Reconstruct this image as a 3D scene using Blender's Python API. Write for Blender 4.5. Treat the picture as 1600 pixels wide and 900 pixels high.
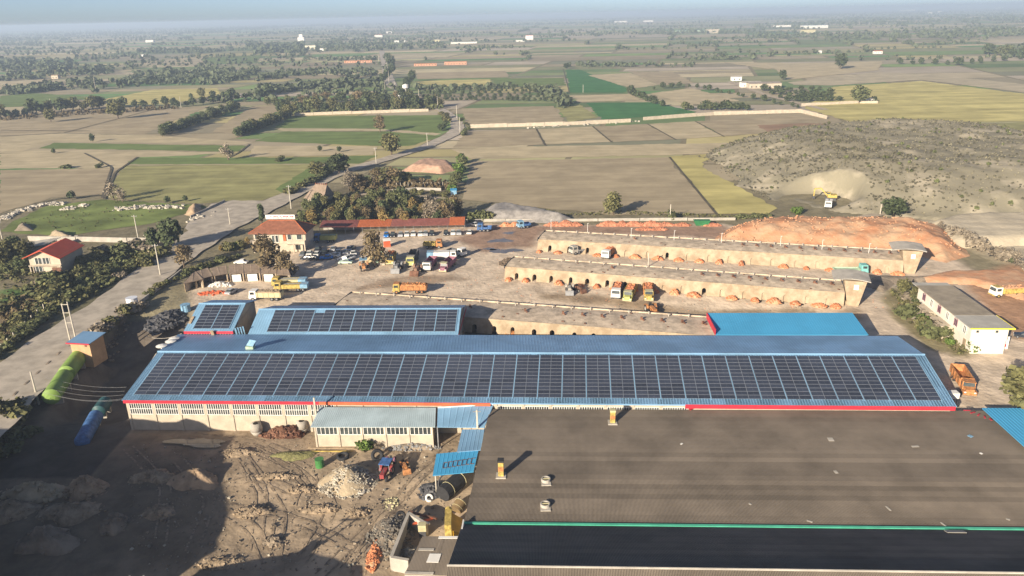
import bpy, math, random
import numpy as np
from mathutils import Vector, Matrix
random.seed(7); RNG = np.random.default_rng(11)
for o in list(bpy.data.objects): bpy.data.objects.remove(o)
SC = bpy.context.scene; COL = SC.collection
R_ = math.radians
# ------------------------------------------------------------------ camera
FPX, CAMH = 1180.0, 70.0
PITCH = math.atan(427/FPX); ROLL = -R_(1.3)
cF = np.array([0, math.cos(PITCH), -math.sin(PITCH)]); r0 = np.array([1., 0, 0]); u0 = np.array([0, math.sin(PITCH), math.cos(PITCH)])
cR = math.cos(ROLL)*r0 + math.sin(ROLL)*u0; cU = -math.sin(ROLL)*r0 + math.cos(ROLL)*u0
cam = bpy.data.cameras.new('camera'); camo = bpy.data.objects.new('camera', cam); COL.objects.link(camo)
cam.sensor_width = 36; cam.lens = 36*FPX/1600; cam.clip_start = 1; cam.clip_end = 90000
camo.matrix_world = Matrix(((cR[0], cU[0], -cF[0], 0), (cR[1], cU[1], -cF[1], 0), (cR[2], cU[2], -cF[2], CAMH), (0, 0, 0, 1)))
SC.camera = camo
# ------------------------------------------------------------------ light
SUN_EL = R_(19.0); SUN_AZ = math.atan2(-0.61, -0.79)      # the sun stands behind the camera on the left
W = bpy.data.worlds.new("World"); SC.world = W; W.use_nodes = True
nt = W.node_tree; nt.nodes.clear()
sky = nt.nodes.new('ShaderNodeTexSky'); sky.sky_type = 'NISHITA'; sky.sun_disc = False
sky.sun_elevation = SUN_EL; sky.sun_rotation = SUN_AZ; sky.altitude = 60; sky.air_density = 0.38; sky.dust_density = 0.75; sky.ozone_density = 0.6
bg = nt.nodes.new('ShaderNodeBackground'); bg.inputs[1].default_value = 0.08
wo = nt.nodes.new('ShaderNodeOutputWorld'); nt.links.new(sky.outputs[0], bg.inputs[0]); nt.links.new(bg.outputs[0], wo.inputs[0])
sl = bpy.data.lights.new('sun', 'SUN'); sl.energy = 5.0; sl.angle = R_(0.5); sl.color = (1, .87, .69)
so = bpy.data.objects.new('sun', sl); COL.objects.link(so)
sd_ = Vector((.61*math.cos(SUN_EL), .79*math.cos(SUN_EL), -math.sin(SUN_EL)))
so.rotation_euler = sd_.to_track_quat('-Z', 'Y').to_euler(); so.location = (-60, -60, 200)
SC.view_settings.view_transform = 'Standard'; SC.view_settings.look = 'None'; SC.view_settings.exposure = 0.9; SC.view_settings.gamma = 1
SC.cycles.max_bounces = 5; SC.cycles.diffuse_bounces = 3; SC.cycles.volume_bounces = 1; SC.cycles.use_denoising = True

# ------------------------------------------------------------------ ground shape
def sst(a, b, x):
    t = np.clip((np.asarray(x, float)-a)/(b-a), 0, 1); return t*t*(3-2*t)
WY = [20, 60, 100, 124, 137, 158, 164, 175, 207]; WX = [-86, -87, -92, -97.5, -99.8, -102, -100.5, -99, -98.3]
def wallx(y): return np.interp(y, WY, WX)
def nz(x, y, s, seed=0):
    x = np.asarray(x, float)/s; y = np.asarray(y, float)/s; o = 0
    for k in range(4):
        a = seed*1.7+k*2.1; f = 1.7**k
        o = o + (np.sin(f*(x*math.cos(a)+y*math.sin(a))+a*3)*np.cos(f*(x*math.sin(a*1.3)-y*math.cos(a*1.3))*1.1+a))/f
    return o/2
def gz(x, y):
    x = np.asarray(x, float); y = np.asarray(y, float)
    d = -3.6 - 1.4*(1-sst(92, 119, y)) + (.5*nz(x, y, 4.5, 3)+.25*nz(x, y, 9, 1))*(1-sst(108, 121, y)) + .2*nz(x, y, 1.6, 5)*(1-sst(108, 121, y))
    m = sst(wallx(y)-.3, wallx(y)+.3, x)*(1-sst(158, 188, y))*(1-sst(70, 84, x))*sst(22, 30, y)
    led = (1-sst(5.5, 8.5, x-wallx(y)))*sst(118, 126, y)*(1-sst(158, 163, y)); d = d*(1-led)-2.5*led
    gap = (1-sst(-80, -75, x))*sst(128, 140, y)*(1-led)*(1-sst(166, 184, y)); d = d-3.6*gap
    return d*m
def P(px, py, z=0.0):                                     # where the sight line of an image point meets a level
    d = cF*FPX + cR*(px-800) + cU*(450-py)
    return np.array([0, 0, CAMH]) + d*((z-CAMH)/d[2])
def G(px, py):                                            # ... meets the ground
    z = 0.0
    for _ in range(14):
        p = P(px, py, z); z = .5*z+.5*float(gz(p[0], p[1]))
    return np.array([p[0], p[1], float(gz(p[0], p[1]))])
def mpp(p): return float((np.asarray(p)-np.array([0, 0, CAMH])) @ cF)/FPX

# ------------------------------------------------------------------ materials
MATS = {}
def mat(name, col, rough=.85, var=.15, scale=.6, bump=0., metal=0., col2=None, spec=.3, detail=5, stripe=None, orand=0., lo=.38, hi=.62, vcol=False, coord='Object'):
    if name in MATS: return MATS[name]
    m = bpy.data.materials.new(name); m.use_nodes = True; n = m.node_tree.nodes; L = m.node_tree.links
    b = n['Principled BSDF']; b.inputs['Roughness'].default_value = rough; b.inputs['Metallic'].default_value = metal
    b.inputs['Specular IOR Level'].default_value = spec
    if coord == 'World':
        tc = n.new('ShaderNodeNewGeometry'); cs = tc.outputs['Position']
    else:
        tc = n.new('ShaderNodeTexCoord'); cs = tc.outputs['Object']
    no = n.new('ShaderNodeTexNoise'); no.inputs['Scale'].default_value = scale; no.inputs['Detail'].default_value = detail; no.inputs['Roughness'].default_value = .62
    L.new(cs, no.inputs['Vector'])
    rm = n.new('ShaderNodeMapRange'); rm.inputs[1].default_value = lo; rm.inputs[2].default_value = hi; L.new(no.outputs['Fac'], rm.inputs[0])
    mx = n.new('ShaderNodeMix'); mx.data_type = 'RGBA'; L.new(rm.outputs[0], mx.inputs[0])
    c = np.array(col); c2 = np.array(col2) if col2 is not None else c*(1+var)
    c1 = c if col2 is not None else c*(1-var)
    if vcol:
        at = n.new('ShaderNodeAttribute'); at.attribute_name = 'tint'
        for k, f in ((6, 1-var), (7, 1+var)):
            v = n.new('ShaderNodeMix'); v.data_type = 'RGBA'; v.blend_type = 'MULTIPLY'; v.inputs[0].default_value = 1
            L.new(at.outputs['Color'], v.inputs[6]); v.inputs[7].default_value = (f, f, f, 1); L.new(v.outputs[2], mx.inputs[k])
    else:
        mx.inputs[6].default_value = (*c1, 1); mx.inputs[7].default_value = (*c2, 1)
    out = mx.outputs[2]
    if stripe:                                            # furrows, sowing rows, tyre lanes: (direction deg, period m, strength)
        ang, per, st = stripe
        mp = n.new('ShaderNodeMapping'); mp.inputs['Rotation'].default_value = (0, 0, R_(ang)); L.new(cs, mp.inputs[0])
        mp.inputs['Scale'].default_value = (.012, 1/per, 1); wv = n.new('ShaderNodeTexNoise'); wv.inputs['Scale'].default_value = 1.0; wv.inputs['Detail'].default_value = 4; wv.inputs['Roughness'].default_value = .6; L.new(mp.outputs[0], wv.inputs['Vector'])
        ml = n.new('ShaderNodeMapRange'); ml.inputs[1].default_value = .3; ml.inputs[2].default_value = .7; ml.inputs[3].default_value = 1-2.2*st; ml.inputs[4].default_value = 1+2.2*st; L.new(wv.outputs['Fac'], ml.inputs[0])
        vm = n.new('ShaderNodeVectorMath'); vm.operation = 'SCALE'; L.new(out, vm.inputs[0]); L.new(ml.outputs[0], vm.inputs['Scale']); out = vm.outputs[0]
    if orand:
        oi = n.new('ShaderNodeObjectInfo'); mr = n.new('ShaderNodeMapRange'); mr.inputs[3].default_value = 1-orand; mr.inputs[4].default_value = 1+orand; L.new(oi.outputs['Random'], mr.inputs[0])
        vm = n.new('ShaderNodeVectorMath'); vm.operation = 'SCALE'; L.new(out, vm.inputs[0]); L.new(mr.outputs[0], vm.inputs['Scale']); out = vm.outputs[0]
    L.new(out, b.inputs['Base Color'])
    if bump:
        bp = n.new('ShaderNodeBump'); bp.inputs['Strength'].default_value = .8; bp.inputs['Distance'].default_value = bump
        n2 = n.new('ShaderNodeTexNoise'); n2.inputs['Scale'].default_value = scale*4; n2.inputs['Detail'].default_value = 6; L.new(cs, n2.inputs['Vector'])
        L.new(n2.outputs['Fac'], bp.inputs['Height']); L.new(bp.outputs[0], b.inputs['Normal'])
    MATS[name] = m; return m
M_ground = mat('ground_soil', (.3, .25, .18), .95, .2, .22, .25, vcol=True, detail=9, coord='World', spec=.1)
M_field = mat('field_patchwork', (.3, .25, .18), .95, .14, .02, 0, vcol=True, detail=8, coord='World', spec=.1)
M_road = mat('road_dust', (.42, .37, .3), .9, .18, .25, .02, detail=8, spec=.15)
M_cream = mat('cream_render', (.47, .405, .315), .9, .1, .5, spec=.15)
M_white = mat('white_paint', (.74, .72, .67), .6, .05, .8)
M_roofblue = mat('blue_sheet', (.16, .29, .455), .45, .16, .12, spec=.5)
M_rooflt = mat('pale_blue_sheet', (.19, .345, .5), .4, .14, .12, spec=.5)
M_roofazure = mat('azure_sheet', (.06, .31, .54), .5, .05, .15, spec=.5)
M_red = mat('red_fascia', (.48, .03, .05), .55, .1, .3)
M_redor = mat('faded_red_fascia', (.55, .12, .05), .6, .15, .3)
M_glass = mat('dark_glass', (.05, .06, .06), .2, .3, 1.2, spec=.5, orand=.5)
M_cell = mat('solar_glass', (.036, .044, .066), .32, .25, .05, spec=.5, orand=.25)
M_alu = mat('aluminium_frame', (.22, .24, .28), .5, .05, 1, metal=.1)
M_corr = mat('cement_sheet', (.195, .162, .126), .9, .18, .12, orand=.15, spec=.2, detail=8, coord='World')
_n = M_corr.node_tree.nodes; _L = M_corr.node_tree.links; _t = _n.new('ShaderNodeTexCoord'); _x = _n.new('ShaderNodeSeparateXYZ'); _L.new(_t.outputs['Object'], _x.inputs[0])
_m = _n.new('ShaderNodeMath'); _m.operation = 'MULTIPLY'; _m.inputs[1].default_value = 2*math.pi/.19; _L.new(_x.outputs[0], _m.inputs[0]); _s = _n.new('ShaderNodeMath'); _s.operation = 'SINE'; _L.new(_m.outputs[0], _s.inputs[0])
_r = _n.new('ShaderNodeMapRange'); _r.inputs[1].default_value = -1; _r.inputs[3].default_value = .74; _r.inputs[4].default_value = 1.12; _L.new(_s.outputs[0], _r.inputs[0])   # rib shading put into the colour: grooves darker, crests lighter
_v = _n.new('ShaderNodeVectorMath'); _v.operation = 'SCALE'; _b = _n['Principled BSDF'].inputs['Base Color']; _o = _b.links[0].from_socket; _L.new(_o, _v.inputs[0]); _L.new(_r.outputs[0], _v.inputs['Scale']); _L.new(_v.outputs[0], _b)
M_green = mat('green_gutter', (.08, .42, .28), .5, .1, .5)
M_yel = mat('yellow_paint', (.45, .335, .095), .65, .35, 1.6)
M_ply = mat('pale_yellow_paint', (.5, .455, .27), .65, .15, .8)
M_org = mat('orange_paint', (.43, .195, .075), .65, .35, 1.6)
M_blk = mat('rubber_black', (.03, .03, .032), .8, .2, 2)
M_gry = mat('grey_steel', (.25, .25, .25), .6, .2, 1)
M_dgry = mat('dark_steel', (.08, .08, .085), .6, .2, 1)
M_blu = mat('blue_paint', (.06, .14, .32), .55, .3, 1.2)
M_lblu = mat('light_blue_paint', (.2, .36, .5), .6, .2, 1.2)
M_prp = mat('mauve_paint', (.25, .11, .15), .7, .3, 1.6)
M_lgr = mat('pale_green_paint', (.35, .45, .33), .6, .15, .8)
M_ygr = mat('lime_paint', (.4, .4, .14), .7, .15, .8)
M_teal = mat('teal_paint', (.2, .48, .45), .55, .1, .8)
M_brick = mat('fired_brick', (.52, .21, .1), .9, .3, 1.2, orand=.18)
M_bdust = mat('brick_dust', (.5, .245, .13), .95, .18, .3, .15, col2=(.52, .33, .2))
M_rust = mat('rusty_steel', (.16, .08, .05), .85, .35, 1.5)
M_tile = mat('clay_tile', (.21, .085, .05), .85, .18, .8, orand=.06)
M_tile2 = mat('bright_clay_tile', (.42, .12, .045), .8, .1, .8)
M_hutroof = mat('brown_fibre_sheet', (.25, .19, .14), .9, .15, .6)
M_kilnw = mat('kiln_clay_wall', (.31, .235, .155), .95, .24, .45, .06, col2=(.45, .36, .25), spec=.1, detail=8)
M_kilnr = mat('kiln_roof_dust', (.52, .425, .315), .95, .28, .5, .06, spec=.1, detail=8)
M_kilnr2 = mat('kiln_roof_old', (.5, .41, .31), .95, .25, .5, .1, spec=.1, detail=8)
M_dark = mat('unlit_dark', (.02, .018, .016), .95)  # near-black colour stands in for unlit insides of arches, shafts and hoppers
M_conc = mat('concrete', (.4, .37, .32), .9, .15, .4, .02, detail=8)
M_bank = mat('earth_bank', (.24, .195, .145), .95, .3, .3, .3, detail=8)
M_wood = mat('timber', (.34, .26, .17), .9, .2, 1.5)
M_bark = mat('bark', (.12, .09, .065), .95, .2, 2)
M_pole = mat('pole_concrete', (.5, .46, .38), .9, .08, .8)
M_stone = mat('pale_stone', (.36, .325, .26), .95, .35, .8, orand=.2)
M_sand = mat('sand_heap', (.42, .34, .23), .95, .18, .35, .2, spec=.1, detail=8)
M_tgreen = mat('tank_green', (.2, .31, .07), .6, .15, .4)
def leafmat(n, c, v=.3): return mat(n, c, .8, v, .5, orand=.18, spec=.15)
L_dark = leafmat('leaf_dark', (.07, .088, .04)); L_mid = leafmat('leaf_mid', (.108, .118, .05)); L_olive = leafmat('leaf_olive', (.135, .13, .055))
L_brown = leafmat('leaf_autumn', (.17, .13, .07)); L_rust = leafmat('leaf_rust', (.22, .16, .06)); L_grey = leafmat('leaf_twig', (.25, .21, .155))
L_far = leafmat('leaf_far', (.085, .1, .055)); L_bright = leafmat('leaf_bright', (.1, .15, .035))
for m in (L_dark, L_mid, L_olive, L_brown, L_rust, L_grey, L_far, L_bright):
    n = m.node_tree.nodes; b = n['Principled BSDF']; b.inputs['Subsurface Weight'].default_value = 0

# ------------------------------------------------------------------ mesh builder
class MB:
    def __init__(s): s.v = []; s.f = []; s.m = []
    def add(s, vs, fs, mi=0):
        k = len(s.v); s.v += [tuple(map(float, p)) for p in vs]; s.f += [tuple(i+k for i in f) for f in fs]; s.m += [mi]*len(fs); return s
    def hexa(s, b, t, mi=0):
        return s.add(list(b)+list(t), [(3, 2, 1, 0), (4, 5, 6, 7), (0, 1, 5, 4), (1, 2, 6, 5), (2, 3, 7, 6), (3, 0, 4, 7)], mi)
    def box(s, x0, x1, y0, y1, z0, z1, mi=0):
        return s.hexa([(x0, y0, z0), (x1, y0, z0), (x1, y1, z0), (x0, y1, z0)], [(x0, y0, z1), (x1, y0, z1), (x1, y1, z1), (x0, y1, z1)], mi)
    def rbox(s, c, size, rz=0, mi=0, tilt=0):
        m = Matrix.Rotation(rz, 3, 'Z') @ Matrix.Rotation(tilt, 3, 'X'); h = [k/2 for k in size]; q = []
        for z in (-1, 1):
            for x, y in ((-1, -1), (1, -1), (1, 1), (-1, 1)): q.append(Vector(c)+m @ Vector((x*h[0], y*h[1], z*h[2])))
        return s.hexa(q[:4], q[4:], mi)
    def cyl(s, p0, p1, r0, r1=None, n=8, mi=0, caps=True):
        r1 = r0 if r1 is None else r1; p0 = Vector(p0); p1 = Vector(p1); d = (p1-p0).normalized()
        a = d.orthogonal().normalized(); b = d.cross(a); vs = []
        for p, r in ((p0, r0), (p1, r1)):
            for k in range(n): t = 2*math.pi*k/n; vs.append(p+(a*math.cos(t)+b*math.sin(t))*r)
        fs = [(k, (k+1) % n, n+(k+1) % n, n+k) for k in range(n)]
        if caps: fs += [tuple(range(n))[::-1], tuple(range(n, 2*n))]
        return s.add(vs, fs, mi)
    def slab(s, a, b, c, d, t, mi=0):                     # four top corners, thickness below
        T = [Vector(map(float, q)) for q in (a, b, c, d)]; return s.hexa([q-Vector((0, 0, t)) for q in T], T, mi)
    def tube(s, pts, r, n=5, mi=0):
        for a, b in zip(pts, pts[1:]): s.cyl(a, b, r, r, n, mi, False)
        return s
    def build(s, name, mats, parent=None, smooth=False, loc=None, kind=None):
        me = bpy.data.meshes.new(name); me.from_pydata(s.v, [], s.f)
        for m in (mats if isinstance(mats, (list, tuple)) else [mats]): me.materials.append(m)
        me.polygons.foreach_set('material_index', s.m)
        if smooth: me.polygons.foreach_set('use_smooth', [True]*len(s.f))
        me.update(); return link(name, me, parent, loc, kind)
def link(name, me, parent=None, loc=None, kind=None):
    o = bpy.data.objects.new(name, me); COL.objects.link(o)
    if parent: o.parent = parent
    if loc is not None: o.location = tuple(map(float, loc))
    if kind: o['kind'] = kind
    return o
def tag(o, label, cat, group=None):
    o['label'] = label; o['category'] = cat
    if group: o['group'] = group
    return o
def thing(name, label, cat, loc=(0, 0, 0), rz=0., group=None):
    o = bpy.data.objects.new(name, None); COL.objects.link(o); o.empty_display_size = .5
    o.location = tuple(map(float, loc)); o.rotation_euler = (0, 0, rz); return tag(o, label, cat, group)
def dup(root, loc, rz=0., label=None, group=None, scale=None, cat=None):
    r = root.copy(); COL.objects.link(r); r.location = tuple(map(float, loc)); r.rotation_euler = (0, 0, rz)
    if scale is not None: r.scale = scale if hasattr(scale, '__len__') else (scale,)*3
    if label: r['label'] = label
    if group: r['group'] = group
    elif 'group' in r: del r['group']
    if cat: r['category'] = cat
    for ch in root.children:
        c = ch.copy(); COL.objects.link(c); c.parent = r
        for g in ch.children: d = g.copy(); COL.objects.link(d); d.parent = c
    return r
def npmesh(name, V, F, mats, parent=None, kind=None, smooth=False, mi=None, tint=None):
    V = np.asarray(V, np.float32); F = np.asarray(F, np.int32); me = bpy.data.meshes.new(name); k = F.shape[1]
    me.vertices.add(len(V)); me.vertices.foreach_set('co', V.ravel()); me.loops.add(F.size); me.loops.foreach_set('vertex_index', F.ravel())
    me.polygons.add(len(F)); me.polygons.foreach_set('loop_start', np.arange(0, F.size, k, dtype=np.int32)); me.polygons.foreach_set('loop_total', np.full(len(F), k, np.int32))
    for m in (mats if isinstance(mats, (list, tuple)) else [mats]): me.materials.append(m)
    if mi is not None: me.polygons.foreach_set('material_index', np.asarray(mi, np.int32))
    me.polygons.foreach_set('use_smooth', np.full(len(F), smooth)); me.update(calc_edges=True); me.validate()
    if tint is not None:
        a = me.color_attributes.new('tint', 'FLOAT_COLOR', 'POINT'); a.data.foreach_set('color', np.c_[tint, np.ones(len(tint))].astype(np.float32).ravel())
    return link(name, me, parent, None, kind)
def grid(nx, ny):
    i = np.arange(nx-1)[None, :]+nx*np.arange(ny-1)[:, None]; return np.stack([i, i+1, i+1+nx, i+nx], -1).reshape(-1, 4)
def sdpoly(X, Y, poly):                                   # signed distance, positive inside
    p = np.asarray(poly, float); d = np.full(X.shape, 1e18); ins = np.zeros(X.shape, bool)
    for (ax, ay), (bx, by) in zip(p, np.roll(p, -1, 0)):
        ex, ey = bx-ax, by-ay; wx, wy = X-ax, Y-ay; t = np.clip((wx*ex+wy*ey)/(ex*ex+ey*ey+1e-9), 0, 1)
        d = np.minimum(d, (wx-ex*t)**2+(wy-ey*t)**2)
        c = ((ay <= Y) & (by > Y)) | ((by <= Y) & (ay > Y)); ins ^= c & (X < ax+(Y-ay)/(by-ay+1e-12)*ex)
    return np.where(ins, 1, -1)*np.sqrt(d)
def wpoly(px, z=0): return [tuple(P(a, b, z)[:2]) for a, b in px]

# ------------------------------------------------------------------ the ground sheet
xs = np.r_[-40000, -15000, -6000, -2500, -1200, -700, -400, -260, -190, np.arange(-150, -112, 4), np.arange(-112, -60, .6), np.arange(-60, 92, 1.0), np.arange(92, 230, 2.), 260, 320, 420, 700, 1200, 2500, 6000, 15000, 40000]
ys = np.r_[-3000, -600, -150, -30, 0, 20, 40, 55, np.arange(64, 128, .8), np.arange(128, 300, 1.6), np.arange(300, 420, 4), 450, 520, 650, 900, 1400, 2400, 4500, 9000, 18000, 45000]
X, Y = np.meshgrid(xs, ys); X = X.ravel(); Y = Y.ravel(); Z = gz(X, Y)
def zone(base, poly, col, soft, jit=1.0, z=0):
    s = sdpoly(X, Y, wpoly(poly, z)) + jit*nz(X, Y, 5, 2) + .4*jit*nz(X, Y, 1.7, 8)
    w = sst(-soft, soft, s)[:, None]; return base*(1-w)+np.array(col)*w
T = np.tile(np.array([.23, .2, .125]), (len(X), 1))*(1+.25*nz(X, Y, 30, 1)[:, None])
SANDC = (.6, .49, .37)
T = zone(T, [(300, 452), (470, 388), (480, 372), (740, 349), (860, 352), (1130, 350), (1420, 392), (1500, 408), (1600, 470), (1700, 560), (1700, 700), (1480, 660), (1300, 520), (1100, 530), (500, 540), (300, 500)], SANDC, 1.5)
T = zone(T, [(700, 375), (770, 352), (880, 352), (1130, 352), (1180, 375), (850, 362), (835, 385), (760, 395)], (.33, .22, .155), 2.5, 2)
T = zone(T, [(840, 455), (960, 462), (1110, 480), (1340, 486), (1340, 497), (1120, 496), (1000, 480), (840, 468)], (.3, .225, .15), 2, 1.5)
T = zone(T, [(600, 436), (700, 428), (730, 436), (640, 448), (560, 452)], (.36, .27, .19), 1.5, 2)
T = zone(T, [(1330, 425), (1480, 432), (1440, 440), (1370, 460), (1340, 455)], (.46, .4, .32), 2, 1)
T = zone(T, [(1380, 436), (1490, 430), (1600, 420), (1600, 436), (1500, 445), (1400, 446)], (.3, .23, .165), 1.5, 1.5)
T = zone(T, [(1500, 440), (1600, 400), (1700, 420), (1700, 540), (1590, 530), (1540, 480)], (.42, .25, .15), 2, 2)
T = zone(T, [(1400, 372), (1440, 340), (1600, 334), (1700, 340), (1700, 430), (1560, 410), (1500, 385)], (.5, .43, .31), 3, 1)
T = zone(T, [(1385, 450), (1430, 448), (1445, 500), (1535, 545), (1510, 560), (1450, 545), (1400, 500), (1380, 470)], (.27, .23, .13), 1, 1)
T = zone(T, [(520, 300), (610, 262), (720, 262), (712, 310), (720, 352), (480, 356), (470, 330)], (.15, .13, .085), 2, 2)
T = zone(T, [(0, 470), (60, 425), (240, 392), (255, 430), (140, 500), (0, 570)], (.14, .13, .075), 2, 2)
T = zone(T, [(0, 480), (70, 478), (60, 520), (0, 545)], (.27, .17, .1), 1.5, 1)
T = zone(T, [(0, 450), (60, 452), (50, 478), (0, 485)], (.1, .17, .05), 1, 1)
m = (gz(X, Y) < -1.)[:, None]
pit = np.array([.35, .272, .188])*(1+.22*nz(X, Y, 7, 4)+.16*nz(X, Y, 2.2, 6))[:, None]
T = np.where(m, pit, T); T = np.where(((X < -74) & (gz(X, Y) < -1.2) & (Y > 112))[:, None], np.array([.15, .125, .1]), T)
dk = (sst(-10, 10, sdpoly(X, Y, wpoly([(-200, 670), (330, 690), (320, 900), (-200, 1000)], -4.5)))*(gz(X, Y) < -1.))[:, None]; T = T*(1-.45*dk)  # pit shade painted into the ground colour in the west
T = np.clip(T, .02, .8)
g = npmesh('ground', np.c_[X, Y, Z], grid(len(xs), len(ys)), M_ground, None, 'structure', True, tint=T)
def ztint(o): return o
def sheet(name, px, mt, z=.02, kind='structure', world=None):
    pts = [(*(P(a, b, 0)[:2]), z) for a, b in px] if world is None else [(a, b, z) for a, b in world]
    out = []; rr = random.Random(len(pts)+int(abs(pts[0][0])*7))
    for a, c in zip(pts, pts[1:]+pts[:1]):
        L = math.hypot(c[0]-a[0], c[1]-a[1]); k = max(1, min(60, int(L/4))); nx, ny = -(c[1]-a[1])/(L+1e-6), (c[0]-a[0])/(L+1e-6)
        for i in range(k): f = i/k; w = rr.gauss(0, .35+a[1]*.0006) if i else 0; out.append((a[0]+(c[0]-a[0])*f+nx*w, a[1]+(c[1]-a[1])*f+ny*w, z))
    return MB().add(out, [tuple(range(len(out)))]).build(name, mt, None, kind=kind)
def ribbon(name, pts, ws, mt, z, kind='structure'):
    """a strip along a world polyline, densified and slightly ragged"""
    pts = np.asarray(pts, float); ws = np.asarray(ws, float); d = np.r_[0, np.cumsum(np.hypot(*np.diff(pts, axis=0).T))]
    s = np.linspace(0, d[-1], max(int(d[-1]/3), 8)); x = np.interp(s, d, pts[:, 0]); y = np.interp(s, d, pts[:, 1]); w = np.interp(s, d, ws)
    for _ in range(3): x[1:-1] = (x[:-2]+2*x[1:-1]+x[2:])/4; y[1:-1] = (y[:-2]+2*y[1:-1]+y[2:])/4
    tx = np.gradient(x); ty = np.gradient(y); l = np.hypot(tx, ty); nx, ny = -ty/l, tx/l
    V = []; F = []
    for k in range(len(s)):
        for sg in (1, -1):
            ww = w[k]/2*(1+.05*math.sin(k*1.3+sg)+.04*math.sin(k*.37*sg)); V.append((x[k]+sg*nx[k]*ww, y[k]+sg*ny[k]*ww, z))
        if k: F.append((2*k-2, 2*k-1, 2*k+1, 2*k))
    return MB().add(V, F).build(name, mt, None, kind=kind)

# ------------------------------------------------------------------ far patchwork of fields
cells = []
def split(x0, x1, y0, y1, d):
    yc = (y0+y1)/2; tgt = (46+yc*.034)*(.6+.9*random.random()); w, h = x1-x0, (y1-y0)
    if (w < tgt*2.2 and h < tgt) or d > 14: cells.append((x0, x1, y0, y1)); return
    f = random.uniform(.36, .64)
    if w/2.2 > h: split(x0, x0+w*f, y0, y1, d+1); split(x0+w*f, x1, y0, y1, d+1)
    else: split(x0, x1, y0, y0+h*f, d+1); split(x0, x1, y0+h*f, y1, d+1)
y = 330
while y < 9000:
    y2 = y*1.5; split(-y2*.85-150, y2*.85+150, y, min(y2, 9000), 0); y = y2
PAL = [(.33, .28, .19), (.28, .235, .155), (.37, .32, .2), (.3, .28, .15), (.17, .2, .09), (.22, .22, .12), (.12, .17, .07), (.25, .22, .15), (.35, .3, .23), (.2, .2, .13), (.36, .31, .15), (.11, .2, .07), (.16, .22, .08), (.4, .34, .22)]
FA = R_(-6); V = []; F = []; TT = []; edges = []
def rot(x, y): return (x*math.cos(FA)-y*math.sin(FA), x*math.sin(FA)+y*math.cos(FA))
def skew(x, y): return rot(x+.16*(y-300)*math.sin(x*.0013+1), y+.06*x*math.sin(y*.0011))
for (x0, x1, y0, y1) in cells:
    c = np.array(random.choice(PAL))*random.uniform(1.0, 1.4); k = len(V); gmm = 1.2+y0*.001
    for a, b in ((x0+gmm, y0+gmm), (x1-gmm, y0+gmm), (x1-gmm, y1-gmm), (x0+gmm, y1-gmm)): V.append((*skew(a, b), .03)); TT.append(c)
    F.append((k, k+1, k+2, k+3)); edges.append((skew(x0, y0), skew(x1, y0))); edges.append((skew(x0, y0), skew(x0, y1)))
npmesh('farmland', V, F, M_field, None, 'structure', tint=np.array(TT))
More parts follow.
